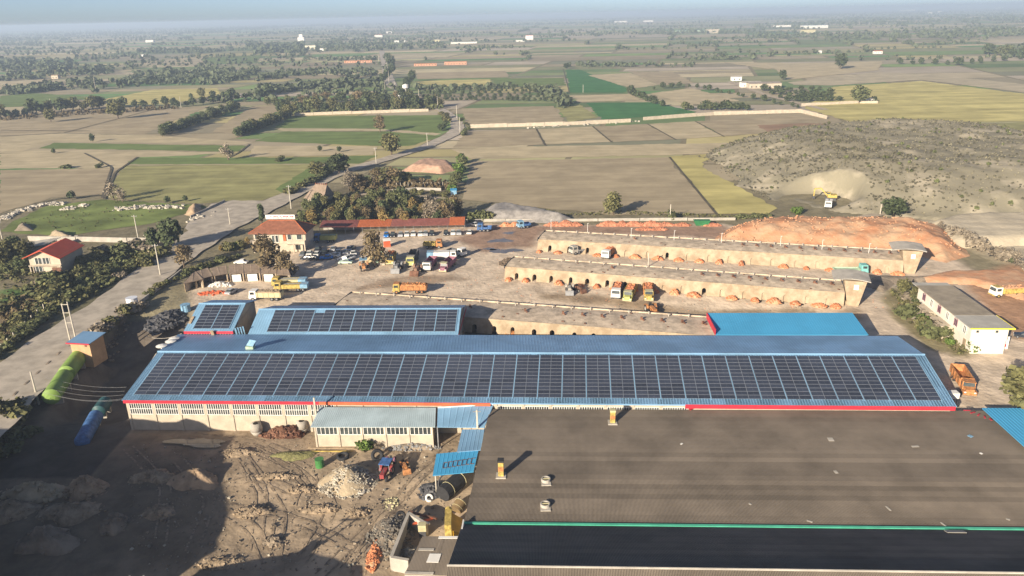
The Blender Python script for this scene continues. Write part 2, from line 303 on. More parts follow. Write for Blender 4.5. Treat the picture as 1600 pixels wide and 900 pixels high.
# fields near enough to be traced one by one
def fmat(n, c, stripe, v=.13, sc=.06): return mat(n, c, .95, v, sc, 0, stripe=stripe, detail=8, spec=.08)
fb = fmat('plowed_brown', (.365, .3, .195), (8, 5, .07)); ft = fmat('stubble_tan', (.46, .385, .245), (4, 4, .06)); fg = fmat('crop_green', (.15, .2, .065), (3, 6, .08))
fo = fmat('pasture_olive', (.29, .275, .12), (2, 5, .1), .18); fv = fmat('vivid_green', (.06, .17, .055), (0, 7, .05)); fy = fmat('yellow_stubble', (.48, .42, .17), (12, 12, .12))
fr = fmat('red_soil', (.3, .2, .13), (5, 5, .06)); fgt = fmat('grey_tan', (.43, .37, .255), (2, 8, .05)); flw = fmat('rough_grass', (.17, .21, .065), (30, 9, .08), .3)
FIELDS = [
 (fb, [(0, 180), (160, 165), (245, 170), (330, 165), (225, 210), (95, 208), (0, 212)]), (ft, [(0, 213), (95, 209), (225, 211), (395, 222), (380, 226), (85, 221), (30, 238), (0, 240)]),
 (fg, [(85, 223), (385, 228), (370, 237), (60, 232)]), (ft, [(55, 234), (370, 238), (300, 243), (212, 246), (192, 262), (0, 264), (0, 241)]),
 (fb, [(0, 266), (192, 263), (160, 304), (80, 309), (0, 334)]), (fg, [(214, 247), (480, 246), (590, 243), (560, 256), (485, 256), (197, 257)]),
 (fo, [(195, 259), (487, 257), (482, 280), (440, 302), (410, 313), (300, 318), (170, 310), (163, 300)]), (fg, [(430, 296), (484, 262), (530, 258), (505, 272), (450, 303)]),
 (flw, [(20, 346), (75, 322), (160, 312), (300, 320), (325, 323), (235, 350), (90, 370), (0, 362)]), (ft, [(397, 228), (590, 229), (582, 242), (388, 245)]),
 (fg, [(398, 221), (442, 206), (600, 206), (690, 213), (640, 228), (590, 228)]), (fg, [(455, 182), (690, 180), (698, 195), (680, 210), (600, 201), (428, 200)]),
 (ft, [(428, 201), (600, 202), (690, 209), (680, 212), (600, 205), (443, 205)]), (fb, [(330, 207), (395, 166), (455, 165), (362, 209)]), (fy, [(150, 158), (240, 140), (340, 138), (345, 147), (265, 163), (200, 164)]),
 (fb, [(735, 252), (1043, 246), (1118, 334), (960, 337), (722, 312)]), (ft, [(706, 233), (830, 229), (1180, 223), (1110, 240), (1043, 243), (736, 249)]),
 (fb, [(727, 206), (838, 202), (850, 226), (708, 231)]), (ft, [(840, 202), (925, 198), (955, 222), (852, 226)]), (fb, [(927, 198), (1010, 194), (1055, 218), (957, 222)]), (ft, [(1012, 194), (1085, 190), (1130, 213), (1057, 218)]), (fb, [(1087, 190), (1240, 181), (1300, 190), (1180, 210), (1132, 213)]),
 (fy, [(1046, 245), (1110, 241), (1098, 262), (1215, 326), (1200, 335), (1122, 335)]), (fb, [(722, 170), (865, 166), (884, 191), (728, 198)]),
 (fo, [(870, 168), (905, 163), (935, 184), (890, 191)]), (fv, [(916, 161), (1020, 160), (1088, 175), (1080, 179), (940, 187)]), (ft, [(890, 150), (990, 147), (998, 157), (905, 160)]),
 (fv, [(884, 109), (905, 109), (985, 140), (975, 145), (890, 145)]), (ft, [(918, 118), (985, 114), (1028, 133), (1000, 137), (987, 138)]), (fb, [(982, 112), (1050, 112), (1085, 130), (1032, 134)]),
 (ft, [(1015, 146), (1080, 138), (1155, 158), (1100, 164), (1065, 161)]), (fy, [(650, 127), (765, 124), (769, 134), (655, 138)]), (fg, [(770, 123), (880, 122), (885, 134), (774, 136)]), (fb, [(650, 114), (790, 111), (797, 121), (652, 124)]),
 (fy, [(1257, 170), (1302, 136), (1440, 127), (1600, 147), (1700, 160), (1700, 186), (1600, 190), (1332, 192)]), (fgt, [(1232, 129), (1370, 113), (1450, 116), (1600, 132), (1700, 143), (1700, 158), (1600, 145), (1440, 125), (1300, 134), (1240, 133)]),
 (ft, [(1200, 100), (1380, 96), (1372, 110), (1232, 125)]), (fr, [(1182, 196), (1260, 193), (1367, 197), (1300, 205), (1200, 209)]), (fo, [(1400, 206), (1600, 191), (1750, 190), (1750, 250), (1600, 240), (1530, 225)]), (ft, [(1290, 100), (1200, 98), (1130, 98), (1200, 108)]),
 (fg, [(0, 150), (60, 146), (140, 152), (90, 165), (0, 168)]), (ft, [(0, 128), (70, 124), (62, 136), (0, 140)]), (fg, [(320, 90), (410, 86), (400, 97), (325, 99)])]
for k, (mt, px) in enumerate(FIELDS): sheet('field', px, mt, .06+.006*k)
M_track = mat('dirt_track', (.42, .35, .26), .95, .15, .3, detail=8)
M_ditch = mat('ditch_soil', (.1, .085, .055), .95, .3, .3)
for px in ([(132, 240), (175, 262), (160, 310)], [(215, 246), (180, 270), (163, 312)], [(0, 338), (80, 312), (160, 306)], [(95, 208), (0, 214)], [(245, 170), (100, 208)], [(390, 226), (372, 240), (355, 248)], [(838, 202), (852, 228)], [(926, 198), (956, 223)], [(1011, 194), (1056, 219)], [(1086, 190), (1131, 214)], [(1046, 246), (1120, 336)], [(0, 204), (140, 205)], [(880, 108), (890, 146)]):
    ribbon('ditch', [P(*q)[:2] for q in px], [1.1]*len(px), M_ditch, .33)
# roads
def pr(px): return [P(*q)[:2] for q in px]
ROAD = [(-140, 760), (-60, 690), (0, 622), (60, 560), (120, 517), (180, 475), (243, 425), (290, 390), (335, 360), (385, 335), (440, 312), (520, 275), (600, 250), (660, 232), (705, 212), (716, 200), (712, 188), (690, 172), (650, 155), (612, 135), (605, 115), (600, 95), (596, 80)]
ribbon('road', pr(ROAD), [15, 15, 15, 14.5, 14, 13, 13, 14, 15, 16, 11, 8, 8, 8.5, 9, 9, 9, 8, 8, 12, 12, 11, 11], M_road, .40)
sheet('road_apron', [(395, 342), (330, 372), (240, 430), (300, 345), (330, 320), (365, 314), (420, 316), (470, 300), (440, 320), (410, 338)], M_road, .39)
for nm, px, w in (('farm_track', [(545, 305), (600, 304), (690, 310), (720, 318)], 3), ('farm_track', [(1140, 128), (1200, 150), (1290, 172)], 6), ('farm_track', [(1450, 205), (1540, 228), (1640, 262)], 4), ('farm_track', [(1700, 280), (1560, 300), (1420, 325), (1330, 345)], 4), ('farm_track', [(395, 376), (420, 380), (470, 386)], 6)):
    ribbon(nm, pr(px), [w]*len(px), M_track, .36)
# puddles, drying mud
M_pud = mat('puddle_water', (.16, .14, .12), .08, .2, .3, spec=.5)
def blob(name, cx, cy, rx, ry, mt, z, seed, kind='structure', rz=0):
    rr = random.Random(seed); n = 26; pts = []
    ph = [rr.random()*6.28 for _ in range(5)]
    for k in range(n):
        t = 2*math.pi*k/n; r = 1+.28*math.sin(2*t+ph[0])+.2*math.sin(3*t+ph[1])+.12*math.sin(5*t+ph[2])+.08*math.sin(8*t+ph[3])
        x, y = rx*r*math.cos(t), ry*r*math.sin(t); pts.append((cx+x*math.cos(rz)-y*math.sin(rz), cy+x*math.sin(rz)+y*math.cos(rz), z))
    return MB().add(pts, [tuple(range(n))]).build(name, mt, None, kind=kind)
for k, (px, py, rx, ry) in enumerate([(782, 376, 3.2, 2.6), (788, 392, 4.2, 2.8), (765, 389, 2.2, 1.2), (795, 364, 2.5, 1.2)]):
    p = P(px, py); blob('puddle', p[0], p[1], rx, ry, M_pud, .02, k+3)
p = G(310, 693); blob('puddle', p[0], p[1], 5, 1.6, M_pud, p[2]+.25, 40)

# ------------------------------------------------------------------ trees
def leaves(lumps, n, size, rng, up=.35):
    V = []; F = []
    tot = sum(l[3]*l[4]*l[5] for l in lumps)
    for (cx, cy, cz, rx, ry, rz) in lumps:
        k = max(4, int(n*rx*ry*rz/tot)); d = rng.normal(size=(k, 3)); d /= np.linalg.norm(d, axis=1)[:, None]
        r = rng.random(k)**.4; c = d*r[:, None]*np.array([rx, ry, rz])+np.array([cx, cy, cz])
        nrm = d*.8+rng.normal(size=(k, 3))*.55+np.array([0, 0, up]); nrm /= np.linalg.norm(nrm, axis=1)[:, None]
        a = np.cross(nrm, rng.normal(size=(k, 3))); a /= np.linalg.norm(a, axis=1)[:, None]; b = np.cross(nrm, a)
        s = size*(.6+.8*rng.random(k))[:, None]
        for sa, sb in ((-1, -.6), (.9, -.8), (1, .7), (-.8, 1)): V.append(c+a*s*sa+b*s*sb)
    V = [v for v in V]; out = []; i = 0
    # each lump pushed four corner arrays
    VV = []; FF = []; base = 0
    for j in range(0, len(V), 4):
        k = len(V[j]); q = np.stack(V[j:j+4], 1).reshape(-1, 3); VV.append(q); FF.append(np.arange(4*k).reshape(-1, 4)+base); base += 4*k
    return np.concatenate(VV), np.concatenate(FF)
def crown_lumps(h, w, seed, kind):
    r = random.Random(seed); L = []
    n = {'round': 13, 'poplar': 6, 'shrub': 6, 'bare': 13, 'spread': 11}[kind]
    for k in range(n):
        a = r.random()*6.28; q = r.random()**.6
        if kind == 'poplar': L.append((.15*w*math.cos(a), .15*w*math.sin(a), h*(.25+.7*k/n), .32*w, .32*w, h*.14))
        elif kind == 'shrub': L.append((.32*w*q*math.cos(a), .32*w*q*math.sin(a), h*(.2+.4*r.random()), .26*w, .26*w, h*.3))
        elif kind == 'round':
            zc = 1-2*(k+.5)/n; rr_ = math.sqrt(1-zc*zc); th = k*2.4+r.random()*.7; q = .75+.4*r.random(); L.append((.27*w*q*rr_*math.cos(th), .27*w*q*rr_*math.sin(th), h*(.54+.27*zc*q), .25*w*(.8+.4*r.random()), .25*w*(.8+.4*r.random()), h*.17))
        else:
            zz = h*(.26+.62*r.random()); sp = math.sin(min(1, max(.15, (zz/h-.12)/.88))*math.pi)**.5
            L.append((.36*w*q*math.cos(a)*sp, .36*w*q*math.sin(a)*sp, zz, .25*w, .25*w, h*.16))
    return L
PROTO = {}
def tree_proto(key, kind, h, w, lm, n, size, seed):
    rng = np.random.default_rng(seed); L = crown_lumps(h, w, seed, kind); V, F = leaves(L, n, size, rng)
    me = npmesh('crown', V, F, lm); mc = me.data; bpy.data.objects.remove(me)
    b = MB(); b.cyl((0, 0, -.3), (0, 0, h*.45), h*.03, h*.018, 6)
    for l in L[:6]: b.cyl((0, 0, h*.3), (l[0], l[1], l[2]), h*.014, h*.005, 5, 0, False)
    if kind == 'bare':
        for l in L:
            for _ in range(5):
                q = rng.normal(size=3)*np.array(l[3:])*.8+np.array(l[:3]); b.cyl(l[:3], q, h*.006, h*.002, 3, 0, False)
    t = b.build('trunk', M_bark); mt = t.data; bpy.data.objects.remove(t)
    PROTO[key] = (mc, mt, h)
for k in range(3):
    tree_proto(('dark', k), 'round', 9, 7.5, L_dark, 900, .36, 10+k); tree_proto(('mid', k), 'round', 9, 7.5, L_mid, 850, .36, 20+k)
    tree_proto(('olive', k), 'round', 9, 7, L_olive, 800, .34, 30+k); tree_proto(('brown', k), 'bare', 9, 7, L_brown, 900, .26, 40+k)
    tree_proto(('rust', k), 'round', 9, 6.5, L_rust, 700, .3, 50+k); tree_proto(('grey', k), 'bare', 9, 6, L_grey, 520, .22, 60+k)
    tree_proto(('shrub', k), 'shrub', 3.2, 4, L_mid, 320, .26, 70+k); tree_proto(('oshrub', k), 'shrub', 3.2, 4, L_olive, 320, .26, 80+k)
    tree_proto(('poplar', k), 'poplar', 12, 4, L_dark, 700, .34, 90+k); tree_proto(('bright', k), 'shrub', 3.2, 3.6, L_bright, 320, .25, 100+k)
    tree_proto(('gshrub', k), 'shrub', 3, 4, L_grey, 300, .24, 110+k); tree_proto(('small', k), 'round', 5, 4.5, L_dark, 240, .36, 120+k)
TREQ = []
def tree(kind, px, py, hpx, label, group=None, wf=1.):
    p = G(px, py); TREQ.append((kind, tuple(p), hpx*mpp(p)*1.05, hpx, label, group, wf))
def plant_all(limit=285):
    rest = []
    big = sorted([r for r in TREQ if not ('shrub' in r[0] or r[0] == 'bright')], key=lambda r: -(r[3]+(100 if not r[5] else 0)))
    for r in big[:limit]+[r for r in TREQ if 'shrub' in r[0] or r[0] == 'bright']:
        kind, p, h, _, label, group, wf = r; k = random.randrange(3); mc, mt, h0 = PROTO[(kind, k)]; s = h/h0
        shr = 'shrub' in kind or kind == 'bright'
        t = thing('bush' if shr else 'tree', label, 'bush' if shr else 'tree', p, random.random()*6.28, group)
        t.scale = (s*wf, s*wf, s); link('stem' if shr else 'trunk', mt, t); link('foliage' if shr else 'crown', mc, t)
    VV = []; FF = []; base = 0
    for kind, p, h, _, label, group, wf in big[limit:]:
        mc = PROTO[('small', random.randrange(3))][0]; v = np.empty(len(mc.vertices)*3, np.float32); mc.vertices.foreach_get('co', v); v = v.reshape(-1, 3)*h/5*np.array([wf, wf, 1])
        a = random.random()*6.28; q = v.copy(); q[:, 0] = v[:, 0]*math.cos(a)-v[:, 1]*math.sin(a); q[:, 1] = v[:, 0]*math.sin(a)+v[:, 1]*math.cos(a); VV.append(q+np.array(p)); FF.append(np.arange(len(v)).reshape(-1, 4)+base); base += len(v)
    if VV: npmesh('distant_trees', np.concatenate(VV), np.concatenate(FF), L_dark, None, 'stuff')
ADJ = {'dark': 'dark green', 'mid': 'fresh green', 'olive': 'olive green', 'brown': 'dry brown', 'rust': 'rusty yellow', 'grey': 'bare grey', 'shrub': 'green', 'oshrub': 'olive coloured', 'poplar': 'slim', 'bright': 'light green', 'gshrub': 'dry grey', 'small': 'little dark'}
ORD = ['first', 'second', 'third', 'fourth', 'fifth', 'sixth', 'seventh', 'eighth', 'ninth', 'tenth', 'eleventh', 'twelfth', 'thirteenth', 'fourteenth', 'fifteenth', 'sixteenth', 'seventeenth', 'eighteenth', 'nineteenth', 'twentieth']
def plant_group(req, label, group):
    """small groups are told apart by their place in the row, dense ones by look only"""
    w = label.split(); drop = {'dark', 'green', 'tangled', 'dense', 'little', 'small', 'low', 'dry', 'brown', 'pale', 'leafless', 'large', 'bare'}
    while w[0] in drop: w.pop(0)
    req.sort(key=lambda r: r[1])
    for i, (k, x, y, h, wf) in enumerate(req):
        l = (ORD[i]+' from the left, '+ADJ[k]+' '+' '.join(w)) if len(req) <= 20 else ADJ[k]+' '+' '.join(w)
        tree(k, x, y, h, ' '.join(l.split()[:16]), group, wf)
def row(kinds, px, step, h, label, group, jit=2., wf=1.15):
    pts = np.array(px, float); d = np.r_[0, np.cumsum(np.hypot(*np.diff(pts, axis=0).T))]; s = 0; req = []
    while s <= d[-1]:
        x = np.interp(s, d, pts[:, 0])+random.uniform(-jit, jit); y = np.interp(s, d, pts[:, 1])+random.uniform(-.3, .3)*jit
        req.append((random.choice(kinds), x, y, h*random.uniform(.55, 1.25), wf*random.uniform(.8, 1.25))); s += step*random.uniform(.6, 1.4)
    plant_group(req, label, group)
def scatter(kinds, poly, n, h, label, group, wf=1.1):
    p = np.array(poly, float); lo, hi = p.min(0), p.max(0); req = []
    while len(req) < n:
        x, y = random.uniform(lo[0], hi[0]), random.uniform(lo[1], hi[1])
        if sdpoly(np.array([x]), np.array([y]), p)[0] > 0: req.append((random.choice(kinds), x, y, h*random.uniform(.5, 1.3), wf*random.uniform(.85, 1.25)))
    plant_group(req, label, group)
# ------------------------------------------------------------------ the solar roofed factory
def lerp(a, b, t): return Vector(a)*(1-t)+Vector(b)*t
def bil(q, s, t): return lerp(lerp(q[0], q[1], s), lerp(q[3], q[2], s), t)   # q: eave left, eave right, ridge right, ridge left
def ribbed(mb, q, n, h=.05, mi=0):
    """profiled sheet: raised ribs running up the slope"""
    nr = (Vector(q[1])-Vector(q[0])).cross(Vector(q[3])-Vector(q[0])).normalized()*h
    V = []; F = []; k = 0
    for i in range(n):
        for a, up in ((0, 0), (.78, 0), (.84, 1), (.94, 1)):
            s = min(1, (i+a)/n)
            for t in (0, 1): V.append(bil(q, s, t)+nr*up)
    for s_ in (1,):
        for t in (0, 1): V.append(bil(q, 1, t))
    for j in range(len(V)//2-1): F.append((2*j, 2*j+2, 2*j+3, 2*j+1))
    return mb.add(V, F, mi)
def panel_mesh(w, h):
    b = MB(); e = .028
    b.box(-w/2, w/2, -h/2, h/2, 0, .035, 1)
    nc, nr = 2, 1
    for i in range(nc):
        x0 = -w/2+e+i*(w-2*e)/nc; x1 = x0+(w-2*e)/nc-.012
        b.box(x0, x1, -h/2+e, h/2-e, .03, .041, 0)
    me = bpy.data.meshes.new('solar_panel'); me.from_pydata(b.v, [], b.f); me.materials.append(M_cell); me.materials.append(M_alu)
    me.polygons.foreach_set('material_index', b.m); me.update(); return me, b
def panels(root, q, s0, s1, t0, t1, bays, rows, limit=300, skip=()):
    """solar panels of a roof plane, two to a bay; those past the limit become one part"""
    Lu = (Vector(q[1])-Vector(q[0])).length; Lv = (Vector(q[3])-Vector(q[0])).length
    u = (Vector(q[1])-Vector(q[0])).normalized(); v0 = Vector(q[3])-Vector(q[0]); nrm = u.cross(v0).normalized(); v = nrm.cross(u).normalized()
    bw = Lu*(s1-s0)/bays; rh = Lv*(t1-t0)/rows; w = (bw-.27)/2; h = rh-.05
    me, pb = panel_mesh(w, h); M3 = Matrix((u, v, nrm)).transposed(); lst = []
    for r in range(rows):
        for b in range(bays):
            for k in (0, 1):
                if (r, b, k) in skip: continue
                s = s0+(s1-s0)*(b+.5)/bays; c = bil(q, s, t0+(t1-t0)*(r+.5)/rows)+u*((k-.5)*(w+.05))+nrm*.1
                lst.append(c)
    rest = MB()
    for i, c in enumerate(lst):
        if i < limit:
            o = link('solar_panel', me, root); o.matrix_local = Matrix.Translation(c) @ M3.to_4x4()
        else:
            k = len(rest.v); rest.v += [tuple(c+M3 @ Vector(p)) for p in pb.v]; rest.f += [tuple(j+k for j in f) for f in pb.f]; rest.m += pb.m
    if rest.v: rest.build('solar_panels', [M_cell, M_alu], root, kind='stuff')
    b = MB()                                              # rails between the bays
    for i in range(bays+1):
        s = s0+(s1-s0)*i/bays; a = bil(q, s, t0-.01); d = bil(q, s, t1+.01)
        b.hexa([a-u*.07, a+u*.07, d+u*.07, d-u*.07], [a-u*.07+nrm*.11, a+u*.07+nrm*.11, d+u*.07+nrm*.11, d-u*.07+nrm*.11])
    return b
FR = -R_(3.6)
fac = thing('factory_hall', 'long factory hall under a blue roof covered from end to end with solar panels', 'factory', (-74.4, 127.8, 0), FR)
LU = 153.1; BKZ = 5.2; _p = P(1385, 525, BKZ)-P(190, 625, 3); BKV = float(_p[0]*math.sin(-FR)+_p[1]*math.cos(FR))
ev = [(0, 0, 3), (LU, 0, 3), (LU-.4, 13.0, 7), (1.2, 13.0, 7)]
bk = [(1.2, 13.0, 7), (LU-.4, 13.0, 7), (LU+.2, BKV, BKZ), (-1.2, BKV, BKZ)]
b = MB(); b.slab(*ev, .12, 0); b.slab(*bk, .12, 0); ribbed(b, ev, 300, .025, 1)
rb = [Vector(p)+Vector((0, 0, .004)) for p in bk]; ribbed(b, rb, 250, .022, 0)
b.build('roof', [M_roofblue, M_rooflt], fac)
MB().cyl((1.2, 13, 7.04), (LU-.4, 13, 7.04), .22, .22, 6).build('ridge_cap', M_rooflt, fac)
rl = panels(fac, ev, .0105, .987, .10, .955, 33, 12, 300); rl.build('rail_strips', M_rooflt, fac, kind='stuff')
b = MB(); b.box(0.3, 70, -.12, 0.02, 2.35, 2.98, 0); b.build('red_fascia', M_red, fac, kind=None)
MB().box(38, 70.1, -.16, -.121, 2.38, 2.95).build('faded_fascia', M_redor, fac)
MB().box(105.5, LU-.2, -.12, .02, 2.2, 2.98).build('red_fascia', M_red, fac)
MB().box(70, 105.5, -.1, .02, 2.75, 2.97).build('gutter', M_rooflt, fac)
b = MB(); b.box(.8, LU-.8, .35, .75, -5.2, 2.6, 0)
for i in range(21): b.box(.8+i*5.02-.22, .8+i*5.02+.22, .2, .36, -5.2, 2.6, 0)
b.hexa([(.8, .4, -5.2), (1.2, .4, -5.2), (1.2, BKV-.5, -5.2), (.8, BKV-.5, -5.2)], [(.8, .4, 2.9), (1.2, .4, 2.9), (1.2, BKV-.5, BKZ-.2), (.8, BKV-.5, BKZ-.2)])
b.hexa([(LU-1.2, .4, -3), (LU-.8, .4, -3), (LU-.8, BKV-.5, -3), (LU-1.2, BKV-.5, -3)], [(LU-1.2, .4, 2.9), (LU-.8, .4, 2.9), (LU-.8, BKV-.5, BKZ-.2), (LU-1.2, BKV-.5, BKZ-.2)])
for xx in (1.0, LU-1.0): b.hexa([(xx-.2, .5, 2.7), (xx+.2, .5, 2.7), (xx+.2, BKV-.5, BKZ-.3), (xx-.2, BKV-.5, BKZ-.3)], [(xx-.2, 12.7, 6.7), (xx+.2, 12.7, 6.7), (xx+.2, 13.3, 6.7), (xx-.2, 13.3, 6.7)])
b.box(.8, LU-.8, BKV-.9, BKV-.5, -3, BKZ-.2); b.build('wall', M_cream, fac)
def window_band(root, x0, x1, z0, z1, y, cols, rows, fm=M_white, gm=M_glass):
    w = MB().box(x0, x1, y, y+.12, z0, z1).build('window', gm, root)
    f = MB(); cw = (x1-x0)/cols; rh = (z1-z0)/rows
    for i in range(cols+1): f.box(x0+i*cw-.05, x0+i*cw+.05, y-.09, y-.003, z0-.06, z1+.06)
    for j in range(rows+1):
        for i in range(cols): f.box(x0+i*cw+.051, x0+(i+1)*cw-.051, y-.08, y-.004, z0+j*rh-.05, z0+j*rh+.05)
    f.build('window_frame', fm, w); return w
for i in range(21):
    x0 = .8+i*5.02+.34
    if i in (8, 9, 10, 11, 12, 13): continue
    window_band(fac, x0, x0+4.34, -.1 if i < 8 else 1.3, 2.2, .28, 10, 2 if i < 8 else 1)
for i in (8, 9, 10, 11, 12, 13): pass
b = MB(); b.rbox((19.5, 15.5, 6.95), (1.6, 1.2, .8), 0, 0); b.build('roof_hatch', M_lgr, fac)
MB().hexa([(18.6, 15.6, 7.3), (20.2, 15.0, 7.3), (20.2, 16.2, 7.35), (18.6, 16.8, 7.35)], [(19.2, 16.2, 8.3), (20.8, 15.6, 8.3), (20.8, 15.7, 8.36), (19.2, 16.3, 8.36)]).build('hatch_lid', M_lblu, fac)
# hall behind, second array
def gable(name, label, cat, loc, rz, L, run, ze, zr, back, zb, slantl=0, mats=(M_roofblue, M_rooflt), zfloor=-3.):
    t = thing(name, label, cat, loc, rz); a = [(0, 0, ze), (L, 0, ze), (L, run, zr), (slantl, run, zr)]; c = [(slantl, run, zr), (L, run, zr), (L, run+back, zb), (slantl, run+back, zb)]
    b = MB(); b.slab(*a, .1, 0); b.slab(*c, .1, 0); ribbed(b, [Vector(p)+Vector((0, 0, .004)) for p in a], int(L*1.8), .025, 1); ribbed(b, [Vector(p)+Vector((0, 0, .004)) for p in c], int(L*1.6), .025, 0)
    b.build('roof', list(mats), t); MB().cyl((slantl, run, zr+.04), (L, run, zr+.04), .17, .17, 6).build('ridge_cap', mats[1], t)
    w = MB(); i = .5
    w.box(i, L-i, i, i+.3, zfloor, ze-.05); w.box(i, L-i, run+back-i-.3, run+back-i, zfloor, zb-.05)
    for x in (i, L-i-.3): w.hexa([(x, i, zfloor), (x+.3, i, zfloor), (x+.3, run+back-i, zfloor), (x, run+back-i, zfloor)], [(x, i+.3, ze), (x+.3, i+.3, ze), (x+.3, run+back-i, zb-.1), (x, run+back-i, zb-.1)]); w.hexa([(x, i+.3, ze-.4), (x+.3, i+.3, ze-.4), (x+.3, run+back-i, zb-.4), (x, run+back-i, zb-.4)], [(x, run-.2, zr-.15), (x+.3, run-.2, zr-.15), (x+.3, run+.2, zr-.15), (x, run+.2, zr-.15)])
    w.build('wall', M_cream, t); return t, a
A2 = P(387, 523, 4.9); B2 = P(716, 522.5, 4.9); d2 = B2-A2
hall2, a2 = gable('panel_hall', 'middle sized hall behind the long hall, blue roof with one wide solar array', 'factory hall', (A2[0], A2[1], 0), math.atan2(d2[1], d2[0]), float(np.hypot(d2[0], d2[1])), 7.4, 4.9, 8.0, 9, 5.4, .2)
panels(hall2, a2, .085, .985, .10, .955, 9, 7, skip={(6, 2, 0)}).build('rail_strips', M_rooflt, hall2, kind='stuff')
L2 = float(np.hypot(d2[0], d2[1])); MB().box(L2, L2+.1, 0, 16.4, 4.4, 4.85).build('red_verge', M_red, hall2)
MB().box(L2*.8, L2*.86, 8.2, 16, 6.2, 6.3)
A3 = P(287, 517.5, 6.0); B3 = P(364, 517.5, 6.0); d3 = B3-A3; L3 = float(np.hypot(d3[0], d3[1]))
hall3, a3 = gable('panel_shed', 'small hall at the left end with a square solar array on its blue roof', 'shed', (A3[0], A3[1], 0), math.atan2(d3[1], d3[0]), L3, 8.6, 6.0, 9.2, 6.5, 7.6, .1)
panels(hall3, a3, .16, .90, .08, .93, 2, 8).build('rail_strips', M_rooflt, hall3, kind='stuff')
MB().box(0, L3, -.1, 0, 5.4, 5.98).build('red_fascia', M_red, hall3)
window_band(hall3, .7, L3-.7, 4.75, 5.35, .42, 16, 1)
MB().rbox((L3*.6, -.35, 5.4), (.7, .3, 2.0), 0, 0, .3).build('ladder_board', M_wood, hall3)
MB().rbox((.5, 3.2, 7.35), (.6, 2.2, .15), 0, 0, .39).build('plank', M_wood, hall3)
for k in range(4): MB().rbox((L3+.5+.45*k, .4+.3*k, 5.5), (.35, .12, 2.6), .2, 0, .35).build('leaning_sheet', M_lblu, hall3)
for u_, v_ in ((.1, 16.6), (.3, 20.0), (.0, 22.0)):
    q = fac.matrix_basis @ Vector((u_, v_, 7.12-(v_-13)*(7-BKZ)/(BKV-13)))
    b = MB(); n = 12; b.cyl((0, 0, 0), (0, 0, .12), 1.05, 1.15, n); b.cyl((0, 0, .12), (0, 0, .3), 1.15, .4, n); b.cyl((0, 0, -1.3), (0, 0, 0), .2, .2, 6)
    o = b.build('roof_vent', M_white, None, loc=q); tag(o, 'white disc shaped vent cap by the left end of the long roof', 'vent', 'white vent caps on the blue roof')
# azure roofed shed on the right
A4 = P(1118, 523, 4.2); B4 = P(1357, 523, 4.2); d4 = B4-A4; L4 = float(np.hypot(d4[0], d4[1]))
azs = thing('azure_shed', 'plain bright azure roofed shed behind the right half of the long hall', 'shed', (A4[0], A4[1], 0), math.atan2(d4[1], d4[0]))
q4 = [(0, 0, 4.2), (L4, 0, 4.2), (L4, 9.6, 5.4), (0, 9.6, 5.4)]
b = MB(); b.slab(*q4, .15); ribbed(b, [Vector(p)+Vector((0, 0, .003)) for p in q4], 60, .02); b.build('roof', M_roofazure, azs)
MB().box(-.15, 0, 0, 9.6, 4.1, 5.5).build('red_verge', M_red, azs)
w = MB(); w.box(.3, L4-.3, .2, .5, 0, 4.0); w.box(.3, L4-.3, 9.1, 9.4, 0, 5.2); w.box(.3, .6, .5, 9.1, 0, 4.1); w.box(L4-.6, L4-.3, .5, 9.1, 0, 4.1); w.build('wall', M_roofblue, azs)

# ------------------------------------------------------------------ the grey cement-sheet roof in front
gry = thing('cement_roof_hall', 'huge hall with a grey corrugated cement sheet roof in the foreground', 'factory hall', (-7.8, 92, 0), math.atan2(-4.4, 83.7)+0.0)
GL = 120.0; GA = [(0, 0, .2), (GL, 0, .2), (GL, 31.1, 1.85), (1.6, 31.1, 1.85)]
def corr_row(L, dy, dz, pitch=.19, amp=.026, seg=4):
    n = int(L/pitch)*seg; x = np.arange(n+1)*pitch/seg; z = amp*np.sin(2*np.pi*np.arange(n+1)/seg)
    V = np.concatenate([np.c_[x, 0*x, z], np.c_[x, 0*x+dy, z+dz]]); i = np.arange(n)
    return V, np.stack([i, i+1, i+2+n, i+1+n], 1)
NRA = 26; V, F = corr_row(GL, 31.1/NRA+.1, 1.65/NRA-.03+.005)
o = npmesh('roof_sheet_row', V, F, M_corr, gry); V2 = V.copy(); V2[:, 2] -= .6*V[:, 2]*0; VF, FF_ = corr_row(GL, 31.1/NRA+.1, 1.65/NRA-.025, amp=.013); of = npmesh('roof_sheet_row', VF, FF_, M_corr, gry); meF = of.data; bpy.data.objects.remove(of); meF.polygons.foreach_set('use_smooth', [True]*len(meF.polygons)); meA = o.data; meA.polygons.foreach_set('use_smooth', [True]*len(meA.polygons))
for k in range(NRA):
    if k: o = link('roof_sheet_row', meA if k < 9 else meF, gry)
    o.location = (1.6*k/NRA, 31.1*k/NRA, .2+1.65*k/NRA+.035)
RZ = 6.5; RY = -16.3; NRB = 13; V, F = corr_row(GL, -RY/NRB+.12, (.2-RZ)/NRB-.02, amp=.042)
o = npmesh('roof_sheet_row', V, F, M_corr, gry); meB = o.data; meB.polygons.foreach_set('use_smooth', [True]*len(meB.polygons))
for k in range(NRB):
    if k: o = link('roof_sheet_row', meB, gry)
    o.location = (-.02*k, RY+(-RY)*k/NRB-.06, RZ+(.2-RZ)*k/NRB+.04)
V, F = corr_row(GL, -9., -3.0); npmesh('roof_sheet_row', V, F, M_corr, gry).location = (0, RY-.02, RZ+.05)
MB().cyl((-.1, RY, RZ+.05), (GL, RY, RZ+.05), .16, .16, 8).build('ridge_cap', M_conc, gry)
MB().box(-.2, GL, -.2, .22, .12, .5).build('valley_gutter', M_green, gry)
b = MB(); b.box(GL-1, GL-.6, RY-9, 31, -4.6, 0.1)
